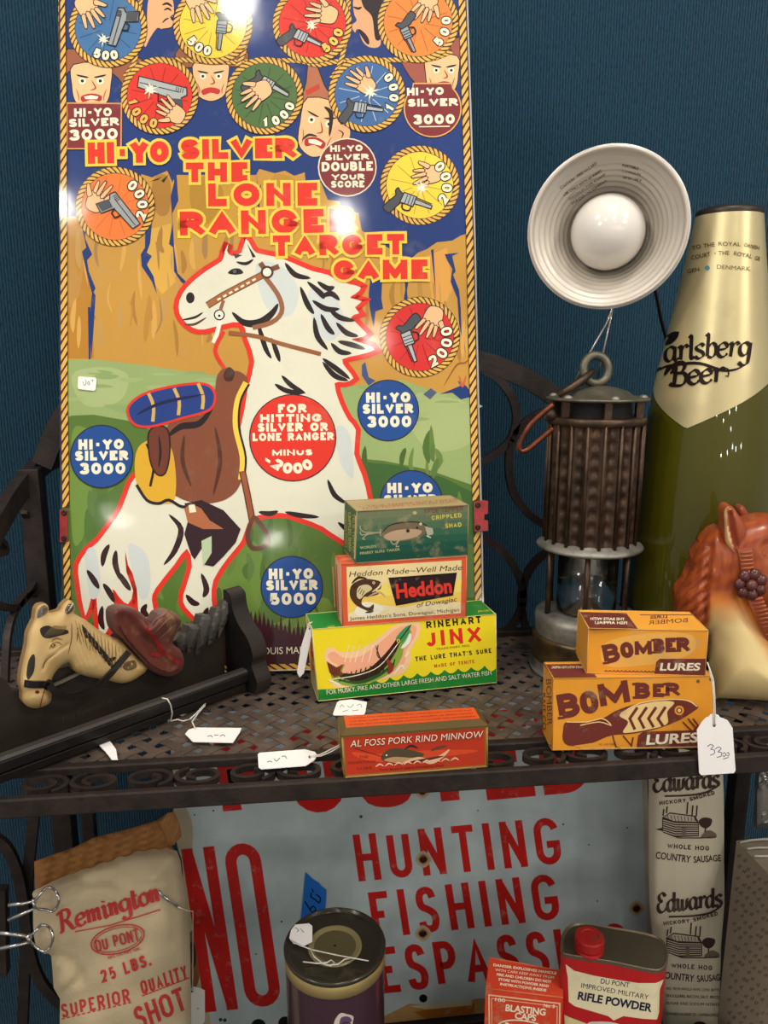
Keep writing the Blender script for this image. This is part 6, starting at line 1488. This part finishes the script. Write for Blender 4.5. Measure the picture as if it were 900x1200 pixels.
TPn = Plane(Vector((P(840, 905, Z=0).x, YE - .0052, -.02)), (-.02, -1, .02))
tagthing('price_tag', [(828, 841), (831, 840), (833, 837.5), (837.5, 836.5), (842, 838), (844, 841), (848, 842), (853, 844.5), (856, 849), (858.5, 853), (862, 903), (860, 906), (822, 908.5), (819.5, 906), (817, 856), (820, 851), (823, 846)], TPn, 0, 'large scalloped white tag hanging below the larger orange box over the shelf edge', hole=(837, 850, 1.9),
  strings=[[(837, 850, .001), (836, 838, .001), (836.5, 820, .001), (835, 800, .001), (831, 785, -.004)], [(837, 850, .001), (838, 838, .001), (837.5, 815, .001), (836, 797, .001), (829, 776, -.006)]],
  marks=[[(829, 875), (833, 872.5), (836, 874.5), (833, 878), (837, 879), (837, 883), (832, 885)], [(838, 878), (842, 875.5), (845, 877.5), (841.5, 881), (845.5, 882), (845, 886), (840, 887.5)], [(847, 883.5), (849, 882), (850.5, 884.5), (848.5, 886.5), (846.8, 885)], [(851.5, 883), (853.5, 882), (854.5, 884.5), (852.8, 886), (851.3, 884.8)], [(847.5, 889.5), (854, 887.5)]], mw=.9)
tagthing('price_tag', [(115, 872), (128, 867), (136, 878), (138, 890), (131, 890), (123, 880)], SH, .0012, 'small scrap of white tag poking out beneath the rail of the carved rack')

# ================================================================== lower shelf: enamelled sign
SY = SIGNY
SP = Plane((0, SY, 0), (0, -1, 0))
STL, STR_, SBR, SBL = (196, 838), (748, 802), (768, 1166), (234, 1222)
sg = thing('posted_sign', SP.px(500, 1192), 'weathered white sheet-metal warning sign with red lettering, leaning behind the lower shelf goods', 'sign')
enam = ink('enamelled_steel', rough=.38, wear=.3, wearcol=c(196, 194, 178), dirt=.32, scale=64, coat=.3, croough=.2, wavy=.10, bscale=14)  # besides real mottling, dirt and wear noise is strengthened to imitate dappled light
m = M(); q = [STL, STR_, (762, 1000), SBR, (500, 1194), SBL, (216, 1040)]
f_ = [SP.px(*p, 0) for p in q]; b_ = [p - SP.n * .0015 for p in f_]; n = len(q)
m.add(f_, [tuple(range(n))], col=c(178, 192, 194)); m.add(b_, [tuple(range(n))[::-1]], col=c(120, 96, 70)); m.add(f_ + b_, [(i, (i + 1) % n, n + (i + 1) % n, n + i) for i in range(n)], col=c(120, 80, 44))
a = Art(SP.px, step=.00003); SR = c(186, 34, 30)
def stain(pts, cols_):
    cx_ = sum(p[0] for p in pts) / len(pts); cy_ = sum(p[1] for p in pts) / len(pts)
    for k, cc in enumerate(cols_):
        s_ = 1 - k * .22; a.blob([(cx_ + (x - cx_) * s_, cy_ + (y - cy_) * s_) for x, y in pts], cc, 4)
CS = [c(190, 186, 168), c(186, 170, 136), c(176, 142, 92)]
a.poly([(197, 842), (206, 842), (222, 980), (238, 1100), (248, 1218), (234, 1222), (216, 1040)], c(178, 166, 138))
a.blob([(203, 950), (216, 945), (226, 970), (222, 1010), (210, 1000)], c(170, 160, 136)); a.blob([(218, 1100), (232, 1090), (236, 1130), (228, 1160), (222, 1130)], c(130, 86, 48)); a.blob([(222, 1108), (228, 1106), (230, 1126), (226, 1134)], c(70, 44, 30))
a.poly([(480, 1176), (520, 1180), (560, 1170), (600, 1170), (768, 1150), (768, 1166), (500, 1194), (240, 1222), (240, 1214), (360, 1206), (440, 1196)], c(176, 140, 88)); a.poly([(484, 1186), (530, 1178), (556, 1176), (556, 1188), (500, 1194)], c(170, 102, 40))
a.poly([(480, 1179), (510, 1176), (553, 1172), (553, 1178), (500, 1183)], c(206, 190, 150))
a.poly([(752, 905), (758, 903), (762, 1000), (764, 1100), (758, 1100), (755, 1000)], c(176, 170, 150))
wt = 22
for ch, x0, x1, y in (('P', 263, 322, 962), ('O', 345, 408, 955), ('S', 423, 489, 949), ('T', 498, 558, 941), ('E', 571, 628, 938), ('D', 638, 693, 932)): a.st(ch, (x0, y), (x1, y - (x1 - x0) * .09), 104, wt, SR, slant=-.05, q0=.9)
a.st('NO', (240.5, 1186.5), (331, 1177.5), 193, 13.2, SR, slant=-.048, gap=.26, q0=.95)
a.st('HUNTING', (420.5, 1033), (659.5, 1012), 55, 8.4, SR, slant=-.05, gap=.42)
a.st('FISHING', (439, 1099.5), (657.5, 1077), 54, 8.4, SR, slant=-.05, gap=.42)
a.st('TRESPASSING', (377, 1172), (741, 1134), 54, 8.6, SR, slant=-.05, gap=.36)
for x, y, r in ((303, 1203, 9), (334, 1199, 8), (352, 1196, 6)): a.disc(x, y, r, c(26, 22, 26), n=14)
for x, y in ((258.5, 1195), (263.5, 1195.5)): a.disc(x, y, 2.2, c(60, 54, 40), n=10)
holes = ((495, 927, 4.2), (496, 1007, 4.2), (495.5, 1094, 4.5), (746, 1064.5, 5))
for x, y, r in holes: stain([(x - 10, y), (x, y - 10), (x + 10, y), (x, y + 10)], [c(176, 170, 150), c(180, 150, 104), c(140, 92, 50)])
a.disc(496, 1170, 4.8, c(18, 16, 18), n=16)
for x, y, s_ in ((423, 957, 2), (290, 930, 1), (330, 1080, 1.2), (560, 900 + 50, 1), (700, 1056, 1), (300, 1118, 1), (282, 1108, 1), (320, 1150, 1.4), (360, 1090, 1), (605, 925, 1), (690, 990, 1), (735, 970, 1), (370, 935, 1), (250, 950, 1.2), (228, 955, 1), (660, 966, 1.2)): a.disc(x, y, s_, c(80, 66, 52), n=8)
a.into(m); m.build('enamel_plate', enam, sg)
for x, y, r in holes: M().lathe(SP.px(x, y, .0001), SP.n, [(0, .0042), (.0006, .0040), (.0004, .0022)], 14, col=(.3, .2, .1, 1)).build('grommet', mat('dark_rivet', c(60, 40, 38), .4, .6), sg)
# strip of blue tape on it
tp = thing('blue_tape', SP.px(368, 1060, .001), 'short torn strip of blue tape with a handwritten price, stuck on the warning sign', 'tape')
mm = slab([(358, 1022), (366, 1030), (374, 1035), (377, 1039), (382.5, 1043), (382, 1056), (380, 1080), (352, 1082), (354, 1062)], SP, .0006, .0012, c(34, 104, 190))
a = Art(lambda x, y, h: SP.px(x, y, h + .0012)); K_ = c(18, 22, 50)
a.line(cr([(357, 1056), (362, 1064), (366, 1069), (370, 1066), (367, 1062), (363, 1066)], 4, False), 1.6, K_); a.line(cr([(364, 1051), (369, 1054), (374, 1058), (375, 1052), (370, 1048)], 4, False), 1.6, K_); a.line([(364, 1051), (365, 1046)], 1.5, K_); a.line([(365.5, 1041.5), (367.5, 1045.5)], 1.3, K_)
a.into(mm); mm.build('tape_strip', ink('tape', rough=.5, wear=0, dirt=.1), tp)

# ================================================================== canvas shot bag
GP = Plane((0, .165, -.2), (.10, -1, .10))
def zbot(pl, x, z):
    for y in range(1100, 1600, 2):
        if pl.px(x, y).z <= z: return y
bz = zbot(GP, 140, LZ)
bag = thing('shot_bag', GP.px(140, bz), 'off-white canvas shot bag with red printing and brown folded top, at the lower left', 'bag')
cloth = ink('old_canvas', rough=.85, wear=.25, wearcol=c(196, 180, 146), dirt=.25, scale=18, bump=.5, bscale=260)
BAG = [(39, 1052), (40, 1046), (70, 1030), (110, 1016), (150, 1003), (180, 996), (207, 1000), (213, 1025), (219, 1050), (222, 1090), (223, 1140), (224, 1200), (224, bz - 30), (215, bz), (90, bz), (72, bz - 30), (70, 1200), (70, 1170), (63, 1158), (60, 1120), (52, 1118), (42, 1108), (39, 1085)]
def bagx(X, Y):
    h = .0022 * np.sin(X * .05 + Y * .021 + 1) + .0014 * np.sin(X * .11 - Y * .06) + .001 * np.sin(Y * .13 + X * .03)
    for p, d_ in (([(60, 1118), (85, 1128), (95, 1150)], .005), ([(70, 1165), (90, 1150), (96, 1138)], .004), ([(120, 1030), (150, 1040), (190, 1036)], .003), ([(200, 1020), (205, 1100)], .0025), ([(80, 1010), (100, 1034), (130, 1030)], .004)):
        h = h - d_ * np.exp(-(edist(p, X, Y, False) / 5) ** 2)
    return h + .006 * np.exp(-((X - 185) ** 2 + (Y - 1100) ** 2) / 1200)
br = Relief(cr(BAG, 2), GP, .004, .028, 48, extra=bagx); m = M(); CV = c(186, 170, 138)
br.mesh(m, 5, lambda x, y: tuple(v * (1 - .1 * (.5 + .5 * sin(x * .09) * cos(y * .07))) for v in CV))
a = Art(br.fn, step=.00005, lift0=.0004, maxlen=5); RP = c(178, 54, 54)
script(a, 'Remington', (72, 1092), (188, 1055), 23, 3.4, RP, slant=.12, gap=.06, thin=.5)
a.line([(88, 1092), (130, 1084), (188, 1066)], 1.3, RP)
el = rot(circ(0, 0, 32, 16, 30), 138, 1101, 15); a.line(el, 1.5, RP, closed=True); a.line(rot(circ(0, 0, 29, 13.2, 30), 138, 1101, 15), .9, RP, closed=True)
a.st('DU PONT', (113.5, 1116), (164, 1102), 14, 2, RP, gap=.24, slant=.05); a.ft('REG. U.S. PAT. OFF.', (127, 1124), (165, 1113), 3, RP, .02)
a.st('25 LBS.', (120, 1152), (178, 1131), 14.5, 3, RP, gap=.3, slant=.1)
a.st('SUPERIOR', (73, 1193), (153, 1174), 16, 2.8, RP, gap=.34, slant=.08); a.st('QUALITY', (167, 1166), (221, 1146), 16, 2.8, RP, gap=.3, slant=.12)
for p0, p1 in (((74, 1193.5), (152, 1175)), ((168, 1166.5), (220, 1146.5))):
    for i in range(14): t_ = i / 13; x, y = lerp(p0[0], p1[0], t_), lerp(p0[1], p1[1], t_); a.line([(x - 1.8, y + .6), (x + 1.8, y - .3)], 1.5, RP)
a.st('SHOT', (163, 1208), (220, 1182), 27, 4.4, RP, gap=.2, slant=.12)
a.into(m); m.build('canvas_body', cloth, bag)
TOP = [(40, 1010), (62, 1002), (86, 994), (110, 982), (150, 972), (184, 962), (196, 953), (203, 955), (208, 966), (213, 980), (205, 988), (201, 992), (208, 1004), (203, 1014), (196, 1006), (180, 1000), (150, 1008), (110, 1022), (70, 1036), (41, 1048)]
tr_ = Relief(TOP, Plane(GP.o + Vector((0, .004, 0)), GP.n), .001, .006, 12, extra=lambda X, Y: .0018 * np.sin(X * .35 + Y * .1) + .0015 * np.sin(X * .17 - Y * .3)); m = M()
tr_.mesh(m, 4, lambda x, y: tuple(lerp(p, q_, .5 + .5 * sin(x * .3 + y * .8) * cos(x * .11)) for p, q_ in zip(c(150, 104, 58), c(112, 74, 40)))); m.build('folded_top', cloth, bag)
tr2 = Relief([(186, 964), (196, 953), (204, 952), (209, 962), (213, 978), (207, 984), (205, 990), (196, 988), (192, 976)], Plane(GP.o + Vector((0, -.004, 0)), GP.n), .001, .004, 6, extra=lambda X, Y: .002 * np.sin(X * .6 + Y * .3)); m = M()
tr2.mesh(m, 3, c(142, 100, 60)); m.build('tied_corner', cloth, bag)
# pin and its string with a small tag
pin = [br.fn(x, y, .002) for x, y in ((186, 1044), (190, 1050), (196, 1055), (208, 1061), (211, 1064), (208, 1063), (192, 1050))]
M().tube(pin, .0009, 8).build('safety_pin', steel, bag)
tagthing('price_tag', [(223, 1160), (226, 1156.5), (234, 1158), (240, 1161), (240, 1196), (236, 1204), (224, 1204)], Plane(SP.o + Vector((0, -.03, 0)), SP.n), 0, 'small white tag hanging on a string between the shot bag and the sign', strings=[lambda: [br.fn(209, 1063, .006), br.fn(214, 1065, .006), br.fn(219, 1067, .006), P(226, 1068, Y=.155), P(226, 1080, Y=.19), P(226, 1095, Y=.21), P(226, 1120, Y=.222), P(226, 1145, Y=.226), P(225, 1161, Y=.227)]], marks=[[(231, 1182), (233, 1182)]], hole=(225, 1162, 1.2), group='white price tags', mw=1)
# two spring-wire clips gripping the bag's edge
def clip(name, ring, legs, yy, lab):
    t = thing(name, P(ring[0][0], ring[0][1], Y=yy), lab, 'clip', 'wire clips')
    M().tube([P(x, y, Y=yy - .004 * abs(sin(i * .3))) for i, (x, y) in enumerate(cr(ring, 5))], .0012, 8, closed=True).build('spring_loop', steel, t)
    for l_ in legs: M().tube([P(x, y, Y=yy) for x, y in l_], [.0011, .0017, .0019][:len(l_)], 8).build('handle_wire', steel, t)
    kx, ky = legs[0][0]; M().ball(P(kx, ky, Y=yy), .0028, 10).build('pivot', steel, t)
clip('wire_clip', [(40, 1056), (45, 1051), (51, 1043), (57, 1040), (64, 1043), (69, 1053), (67, 1062), (61, 1068), (54, 1066), (42, 1064)], [[(40, 1056), (24, 1059), (10, 1060.5)], [(41, 1064), (26, 1071), (10, 1078)]], .108, 'upper of the two bright steel wire clips at the bag edge')
clip('wire_clip', [(34, 1098), (40, 1093), (46, 1086), (51, 1084), (58, 1087), (62, 1097), (60, 1108), (52, 1115), (44, 1111), (36, 1104)], [[(34, 1098), (18, 1095), (-4, 1092.5)], [(35, 1104), (18, 1108), (-4, 1112)]], .100, 'lower of the two bright steel wire clips at the bag edge')

# ================================================================== step that lifts the front goods
RZ = -.40
M().box(P(300, 1200, Y=.06).x, -.015, LZ + .0004, P(900, 1200, Y=.06).x, .140, RZ).build('front_step', mat('lower_shelf_dark', c(32, 28, 26), .6, var=.2), rack)
# dark round can with a gilt band
CY_ = .085
Cc = P(392.5, 1106, Y=CY_); CX = Vector((Cc.x, CY_, 0)); CRr = 58.8 * mpp(Cc); cz = Cc.z
can = thing('round_can', Vector((Cc.x, CY_, RZ)), 'tall dark plum round can with gilt band and black lid, in front of the sign', 'can')
M().lathe(CX, ZU, [(RZ + .0006, CRr * .97), (RZ + .003, CRr * .985), (cz - .014, CRr * .985)], 64, col=c(62, 40, 52)).build('can_body', ink('dark_litho', rough=.35, wear=.3, wearcol=c(96, 74, 60), dirt=.3, scale=30, coat=.6), can)
M().lathe(CX, ZU, [(cz - .0155, CRr * .99), (cz - .015, CRr * 1.002), (cz - .004, CRr * 1.002), (cz - .0035, CRr * .99)], 64, cap0=False, cap1=False, col=c(176, 156, 104)).build('gilt_band', ink('gilt', rough=.38, wear=.3, wearcol=c(120, 96, 60), dirt=.2, metal=.5, scale=20), can)
lidm = ink('black_japanned_lid', rough=.28, wear=.5, wearcol=c(96, 88, 66), dirt=.2, scale=26, coat=.6, croough=.15)
m = M().lathe(CX, ZU, [(cz - .0035, CRr * .99), (cz - .003, CRr * 1.012), (cz - .0005, CRr * 1.015), (cz + .0008, CRr), (cz + .0006, CRr * .97), (cz - .002, CRr * .955), (cz - .0022, CRr * .88), (cz - .0022, CRr * .54)], 64, cap0=False, cap1=False, col=c(50, 46, 36))
m.lathe(CX, ZU, [(cz - .0022, CRr * .54), (cz - .0006, CRr * .525), (cz - .0006, CRr * .50), (cz - .002, CRr * .44), (cz - .0022, CRr * .42)], 64, cap0=False, cap1=False, col=c(132, 122, 84))
m.lathe(CX, ZU, [(cz - .0022, CRr * .42), (cz - .0018, CRr * .3), (cz - .002, .001)], 64, cap0=False, cap1=False, col=c(92, 84, 56)); 
m.build('lid', lidm, can)
m = M().lathe(CX, ZU, [(RZ + .003, CRr * .986), (cz - .016, CRr * .986)], 96, cap0=False, cap1=False); skc = Skin(m); m = M(); a = Art(skc.fn, lift0=.0003, step=.00004, maxlen=4)
a.blob([(391, 1204), (393, 1194), (399, 1187), (406, 1188), (414, 1191), (413, 1200), (415, 1210), (396, 1212)], c(200, 190, 176)); a.blob([(400, 1192), (408, 1191), (412, 1196), (404, 1202), (398, 1200)], c(96, 66, 100)); a.brush([(397, 1206), (404, 1198), (412, 1200)], 2, c(60, 40, 50))
a.into(m); m.build('emblem', ink('dark_litho', rough=.35), can)
LPn = Plane((0, 0, cz + .0014), (0, 0, 1))
tagthing('price_tag', [(339, 1099), (341, 1090), (346, 1083.5), (362, 1082), (366, 1085), (366, 1103), (356, 1108), (344, 1105)], LPn, .0002, 'small white tag lying on the lid of the dark round can', th=.0008,
  strings=[[(341, 1102, .002), (352, 1108, .002), (366, 1113, .002), (384, 1117, .002), (404, 1121, .002), (432, 1126, .002)], [(364, 1113, .002), (368, 1121, .002), (378, 1129, .002), (388, 1132, .003), (392, 1128, .003), (388, 1125, .003), (383, 1128, .003), (372, 1129, .002), (355, 1127, .002)], [(386, 1131, .003), (396, 1130, .003), (404, 1124, .003), (410, 1123, .002)]], marks=[[(346, 1087), (350, 1090), (348, 1092)], [(352, 1088), (356, 1093)]], mw=.7)
pr_ = Plane((0, 0, cz + .0008), (0, 0, 1))

# orange caps carton
bx = Box((570, 1262), (657, 1281), (659.5, 1168.5), (569, 1158), RZ + .0006, d=.048)
def cap_box():
    zt = P(569, 1158, Y=.118).z; A0 = P(569, 1158, Z=zt); A1 = P(660, 1169, Z=zt); bk0 = P(573.5, 1122, Z=zt + .004); bk1 = plane3(A0, A1, bk0).px(659, 1138)
    m = M(); OR_ = c(214, 70, 42); z0 = RZ + .0006
    fr_ = [Vector((A0.x, A0.y, z0)), Vector((A1.x, A1.y, z0)), A1, A0]; bk_ = [Vector((bk0.x, bk0.y, z0)), Vector((bk1.x, bk1.y, z0)), bk1, bk0]
    v = fr_ + bk_; m.add(v, [(0, 1, 2, 3), (3, 2, 6, 7), (0, 3, 7, 4), (1, 5, 6, 2), (5, 4, 7, 6), (0, 4, 5, 1)], col=OR_)
    m.tube([A0, A1], .0006, 6, col=c(226, 120, 80)); m.tube([bk0, bk1], .0006, 6, col=c(226, 120, 80))
    a = Art(plane3(A0, A1, fr_[0]).px, step=.00003, lift0=.0001)
    L_ = [(573, 1166), (656, 1176), (655, 1260), (574, 1248)]
    a.line(L_, 1.6, c(240, 200, 160), closed=True); a.line([(576, 1170), (653, 1179.5), (652, 1256), (577, 1245)], .8, c(240, 200, 160), closed=True)
    a.ft('100', (580, 1173), (592, 1174.5), 4, CRM, .02); a.ft('No. 8', (637, 1180), (650, 1181.5), 4, CRM, .02)
    a.ft('BLASTING', (592, 1184.5), (639, 1190), 8, CRM, .03); a.ft('CAPS', (603, 1193.5), (628, 1196.5), 7.5, CRM, .03)
    a.line(rot(circ(0, 0, 28, 9, 26), 612, 1205, -7), 1.6, CRM, closed=True); a.st('DU PONT', (591, 1207), (632, 1212), 9, 1.8, CRM)
    a.into(m)
    tpn = plane3(A0, A1, bk0); a = Art(tpn.px, step=.00003, lift0=.0001)
    for i, t_ in enumerate(('DANGER EXPLOSIVES HANDLE', 'WITH CARE KEEP AWAY FROM', 'FIRE AND CHILDREN DO NOT', 'STORE WITH POWDER READ', 'INSTRUCTIONS INSIDE')):
        y = 1132 + i * 5.6; a.ft(t_, (578 + i * 2, y), (652 - i * 3, y + 10 - i * .6), 3, CRM, .03)
    a.into(m); return m
tag(cap_box().build('caps_box', card), 'orange-red blasting caps carton with cream print, beside the red powder tin', 'box')

# oval powder tin
def powder_tin():
    zt = P(722, 1108, Y=.112).z
    tin2 = thing('powder_tin', P(722, 1108, Y=.112) * 1.0, 'oval red powder tin with red screw cap and cream shield label, at the lower right', 'tin')
    tin2.location.z = RZ
    pts = [(658, 1116), (657, 1104), (660, 1092), (668, 1084), (682, 1081), (700, 1083), (716, 1086), (740, 1090), (762, 1094.5), (775, 1100), (781, 1108), (783.5, 1118), (781, 1130), (775, 1136), (766, 1137), (745, 1133), (722, 1128), (700, 1124.5), (680, 1121.5), (666, 1119)]
    ring = [P(x, y, Z=zt) for x, y in cr(pts, 3)]; cen = sum(ring, Vector()) / len(ring); n = len(ring)
    def loop(z, s_): return [Vector((cen.x + (p.x - cen.x) * s_, cen.y + (p.y - cen.y) * s_, z)) for p in ring]
    m = M(); L0, L1 = loop(RZ + .0006, .985), loop(zt - .003, .985)
    m.add(L0 + L1, [(i, (i + 1) % n, n + (i + 1) % n, n + i) for i in range(n)], col=c(184, 34, 36), smooth=True); m.add(L0, [tuple(range(n))[::-1]], col=c(184, 34, 36))
    sk_ = Skin(m); a = Art(sk_.fn, step=.00005, lift0=.0003, maxlen=3.5)
    X = lambda p: [(540 + x / 3.4615, 1050 + y / 3.46) for x, y in p]
    a.poly(X([(425, 276), (460, 302), (540, 322), (640, 340), (720, 352), (790, 352), (822, 338), (806, 380), (803, 470), (795, 500), (740, 497), (660, 486), (620, 504), (598, 486), (530, 466), (462, 446), (438, 428), (434, 330)]), c(232, 222, 184))
    IN = c(30, 32, 64)
    a.ft('DU PONT', X([(566, 353)])[0], X([(683, 370)])[0], 6, IN, .01); a.ft('IMPROVED MILITARY', X([(487, 370)])[0], X([(760, 419)])[0], 6, IN, .01); a.ft('RIFLE POWDER', X([(473, 417)])[0], X([(773, 468)])[0], 9.5, IN, .035)
    a.blob(X([(515, 515), (560, 508), (620, 512), (650, 530), (520, 560)]), c(210, 206, 196)); a.poly(X([(420, 480), (440, 490), (520, 520), (520, 560), (424, 560)]), c(214, 206, 150))
    a.into(m); m.build('tin_body', ink('red_litho', rough=.4, wear=.15, wearcol=c(120, 60, 40), dirt=.15, coat=.4, scale=30), tin2)
    tm = ink('tarnished_steel', rough=.42, wear=.5, wearcol=c(112, 92, 62), dirt=.25, metal=.6, scale=30)
    m = M(); R0, R1, R2, R3 = loop(zt - .0035, 1.0), loop(zt, 1.0), loop(zt + .0006, .975), loop(zt - .001, .94)
    for A_, B_ in ((R0, R1), (R1, R2), (R2, R3)): m.add(A_ + B_, [(i, (i + 1) % n, n + (i + 1) % n, n + i) for i in range(n)], col=c(122, 112, 92), smooth=True)
    m.add(R3, [tuple(range(n))], col=c(104, 96, 78)); m.build('tin_top', tm, tin2)
    c0 = P(690, 1112, Z=zt); cr_ = 17 * mpp(c0)
    red = ink('red_cap', rough=.4, wear=.4, wearcol=c(120, 84, 60), dirt=.2, scale=50)
    M().lathe((c0.x, c0.y, zt - .0005), ZU, [(0, cr_ * .96), (.0022, cr_), (.003, cr_ * .9), (.004, cr_ * .9), (.005, cr_ * .98)], 36, col=c(176, 30, 30)).build('cap_collar', red, tin2)
    m = M(); mm_ = 48; vs = []; prof = [(.005, .98), (.006, 1.0), (.0135, .98), (.0148, .9), (.0152, .6), (.0145, .55), (.0145, .001)]
    for h, r in prof:
        for j in range(mm_): vs.append((c0.x + cr_ * (r + (.012 * (j % 2) if .9 < r else 0)) * cos(2 * pi * j / mm_), c0.y + cr_ * (r + (.012 * (j % 2) if .9 < r else 0)) * sin(2 * pi * j / mm_), zt + h))
    m.add(vs, [(i * mm_ + j, i * mm_ + (j + 1) % mm_, (i + 1) * mm_ + (j + 1) % mm_, (i + 1) * mm_ + j) for i in range(len(prof) - 1) for j in range(mm_)], col=c(168, 36, 34)); m.build('screw_cap', red, tin2)
powder_tin()

# tall sausage bag leaning on the sign
EP = Plane((0, .205, 0), (-.04, -1, .03))
ez = zbot(EP, 810, LZ)
EB = [(762, 868), (800, 862), (842, 862), (847, 900), (848.5, 960), (848.5, 1010), (849, 1060), (845, 1110), (843, 1200), (838, ez), (790, ez), (776, 1180), (768, 1120), (762, 1060), (761, 980), (761, 910)]
def ebx(X, Y): return .0012 * np.sin(Y * .05) + .0008 * np.sin(X * .2 + Y * .03) - .003 * np.exp(-(edist([(838, 1012), (843, 1040), (840, 1080)], X, Y, False) / 4) ** 2)
erl = Relief(cr(EB, 2), EP, .002, .016, 34, extra=ebx); m = M(); erl.mesh(m, 5, c(190, 182, 160))
a = Art(erl.fn, step=.00005, lift0=.0003, maxlen=5); EK = c(60, 42, 38)
def edw(X0, Y0, s_=1, k=0):
    Q = lambda x, y: (X0 + x * s_, Y0 + y * s_)
    script(a, 'Edwards', Q(3, 26), Q(80, 20 - k * 2), 22, 2.9, EK, slant=.08, gap=.04, thin=.5); a.line([Q(16, 31), Q(45, 30), Q(66, 26), Q(79, 18)], 2, EK, smooth=3)
    a.st('HICKORY', Q(10, 41.5), Q(41, 38), 4.6, 1, EK, gap=.3); a.st('SMOKED', Q(46, 37), Q(75, 29), 4.6, 1, EK, gap=.3)
    w_ = c(176, 166, 146)
    a.poly([Q(13, 56), Q(22, 50), Q(52, 54), Q(56, 62), Q(56, 78), Q(30, 79), Q(13, 72)], EK); a.poly([Q(15, 55.5), Q(22, 51.5), Q(50, 55), Q(53, 61), Q(26, 60)], w_)
    for i in range(9): a.line([Q(19 + i * 4, 53 + i * .35), Q(21 + i * 3.8, 60)], .8, EK)
    for i in range(6): a.line([Q(14, 59 + i * 2.6), Q(28, 63 + i * 2.7), Q(55, 63.5 + i * 2.5)], 1.1, w_)
    for x, y, hh in ((42, 52, 14), (48, 54, 12), (53, 55, 13), (14, 54, 8), (18, 51, 8)): a.line([Q(x, y), Q(x + 1, y - hh)], 1.6, EK)
    a.blob([Q(56, 60), Q(62, 56), Q(71, 58), Q(70, 65), Q(64, 69), Q(58, 66)], EK); a.line([Q(64, 67), Q(63, 78)], 1.6, EK); a.blob([Q(60, 76), Q(68, 71), Q(76, 75), Q(75, 80), Q(60, 80)], c(110, 92, 80)); a.poly([Q(5, 70), Q(13, 68), Q(14, 72)], EK)
    a.poly([Q(36, 68), Q(41, 68), Q(41, 78), Q(36, 78)], c(110, 92, 80)); a.line([Q(14, 73), Q(32, 80), Q(60, 80), Q(76, 79)], 1.2, EK)
    a.st('WHOLE HOG', Q(19, 92), Q(68, 95), 5.4, 1.1, EK, gap=.3)
    a.ft('COUNTRY', Q(5, 104), Q(46, 109), 8.4, EK, .02); a.ft('SAUSAGE', Q(50, 109), Q(82, 107), 7.8, EK, .02)
edw(763, 902); edw(768, 1044, .98, 1)
for i, t_ in enumerate(('ING. FROM WHOLE HAMS, LOINS, BUTTS', 'SHOULDERS, BACON, SALT, SPICES', 'SUGAR AND SODIUM NITRITE', 'EDWARDS SAUSAGE CO. - LAWRENCEVILLE')): a.ft(t_, (781, 1160 + i * 8.5 + (4 if i == 3 else 0)), (843, 1162 + i * 8.5 + (4 if i == 3 else 0)), 3.4, EK, .01)
a.disc(820, 1202, 8, EK, 5)
a.into(m)
tag(m.build('sausage_bag', ink('cloth_paper', rough=.8, wear=.2, wearcol=c(220, 212, 190), dirt=.2, scale=14, bump=.25, bscale=200)), 'long narrow cream sausage bag printed with two log cabins, beside the sign', 'bag')

# wrapped parcel and foil pack at the far right
pz = P(863, 985, Y=.17).z
pa, pb = P(863, 985, Z=pz), P(902, 1026, Z=pz); dd = (pb - pa).normalized(); pb = pa + dd * .17; sd = Vector((-dd.y, dd.x, 0)); sd = sd if sd.x > 0 else -sd
m = M(); z0 = LZ + .0006; G_ = c(150, 138, 120)
A_ = [pa, pb, pb + sd * .10, pa + sd * .10]; B_ = [Vector((p.x, p.y, z0)) for p in A_]
m.hexa(B_, A_, col=G_)
PPn = plane3(pa, pb, B_[0]); a = Art(PPn.px, step=.00003, lift0=.0001, clip=(840, 985, 1000, 1300)); random.seed(11)
for i in range(11):
    for j in range(22):
        x = 866 + i * 6 + random.uniform(-1.5, 1.5) - j * .8; y = 1004 + j * 13 + i * 6.5 + random.uniform(-3, 3)
        if x < 864 - (y - 985) * .08 or x > 935: continue
        a.line(cr([(x - 2, y), (x - .6, y - 3), (x + .4, y + 1), (x + 1.6, y - 3), (x + 2.6, y - 1)], 2, False), .9, c(112, 100, 86))
a.into(m)
for k in range(3):
    q0 = pa + dd * (.006 + k * .012); M_ = m
    M_.tube([q0 + Vector((0, 0, .002)) + sd * t * .1 + Vector((0, 0, .0015 * sin(t * 9 + k))) for t in [i / 8 for i in range(9)]], .0012, 5, col=c(196, 190, 180))
tag(m.build('wrapped_parcel', ink('wrapping_paper', rough=.55, wear=.4, wearcol=c(196, 186, 168), dirt=.25, scale=12, bump=.3, bscale=40)), 'grey-brown paper-wrapped parcel with faint script pattern, at the lower right corner', 'parcel')
FP = Plane(P(890, 980, Z=pz) + Vector((0, .012, 0)), (-.3, -1, .1))
fz = None
for y in range(900, 1100):
    if FP.px(900, y).z <= pz + .003: fz = y; break
FO = [(888, 868), (930, 862), (960, 870), (958, fz), (884, fz), (885, 940)]
random.seed(5); sp = [(random.uniform(880, 960), random.uniform(862, fz), random.uniform(880, 960), random.uniform(862, fz)) for _ in range(26)]
def fox(X, Y):
    h = np.zeros(X.shape)
    for x0, y0, x1, y1 in sp: h = h + .0016 * np.exp(-(edist([(x0, y0), (x0 + (x1 - x0) * .5, y0 + (y1 - y0) * .5)], X, Y, False) / 1.6) ** 2)
    return h
fr2 = Relief(FO, FP, .003, .006, 10, extra=fox); m = M(); fr2.mesh(m, 2.2, c(150, 150, 146), smooth=False)
tag(m.build('foil_pack', ink('crinkled_foil', rough=.22, wear=.2, dirt=.2, metal=.75, scale=20)), 'crinkled silver foil pack standing on the wrapped parcel at the right edge', 'packet')
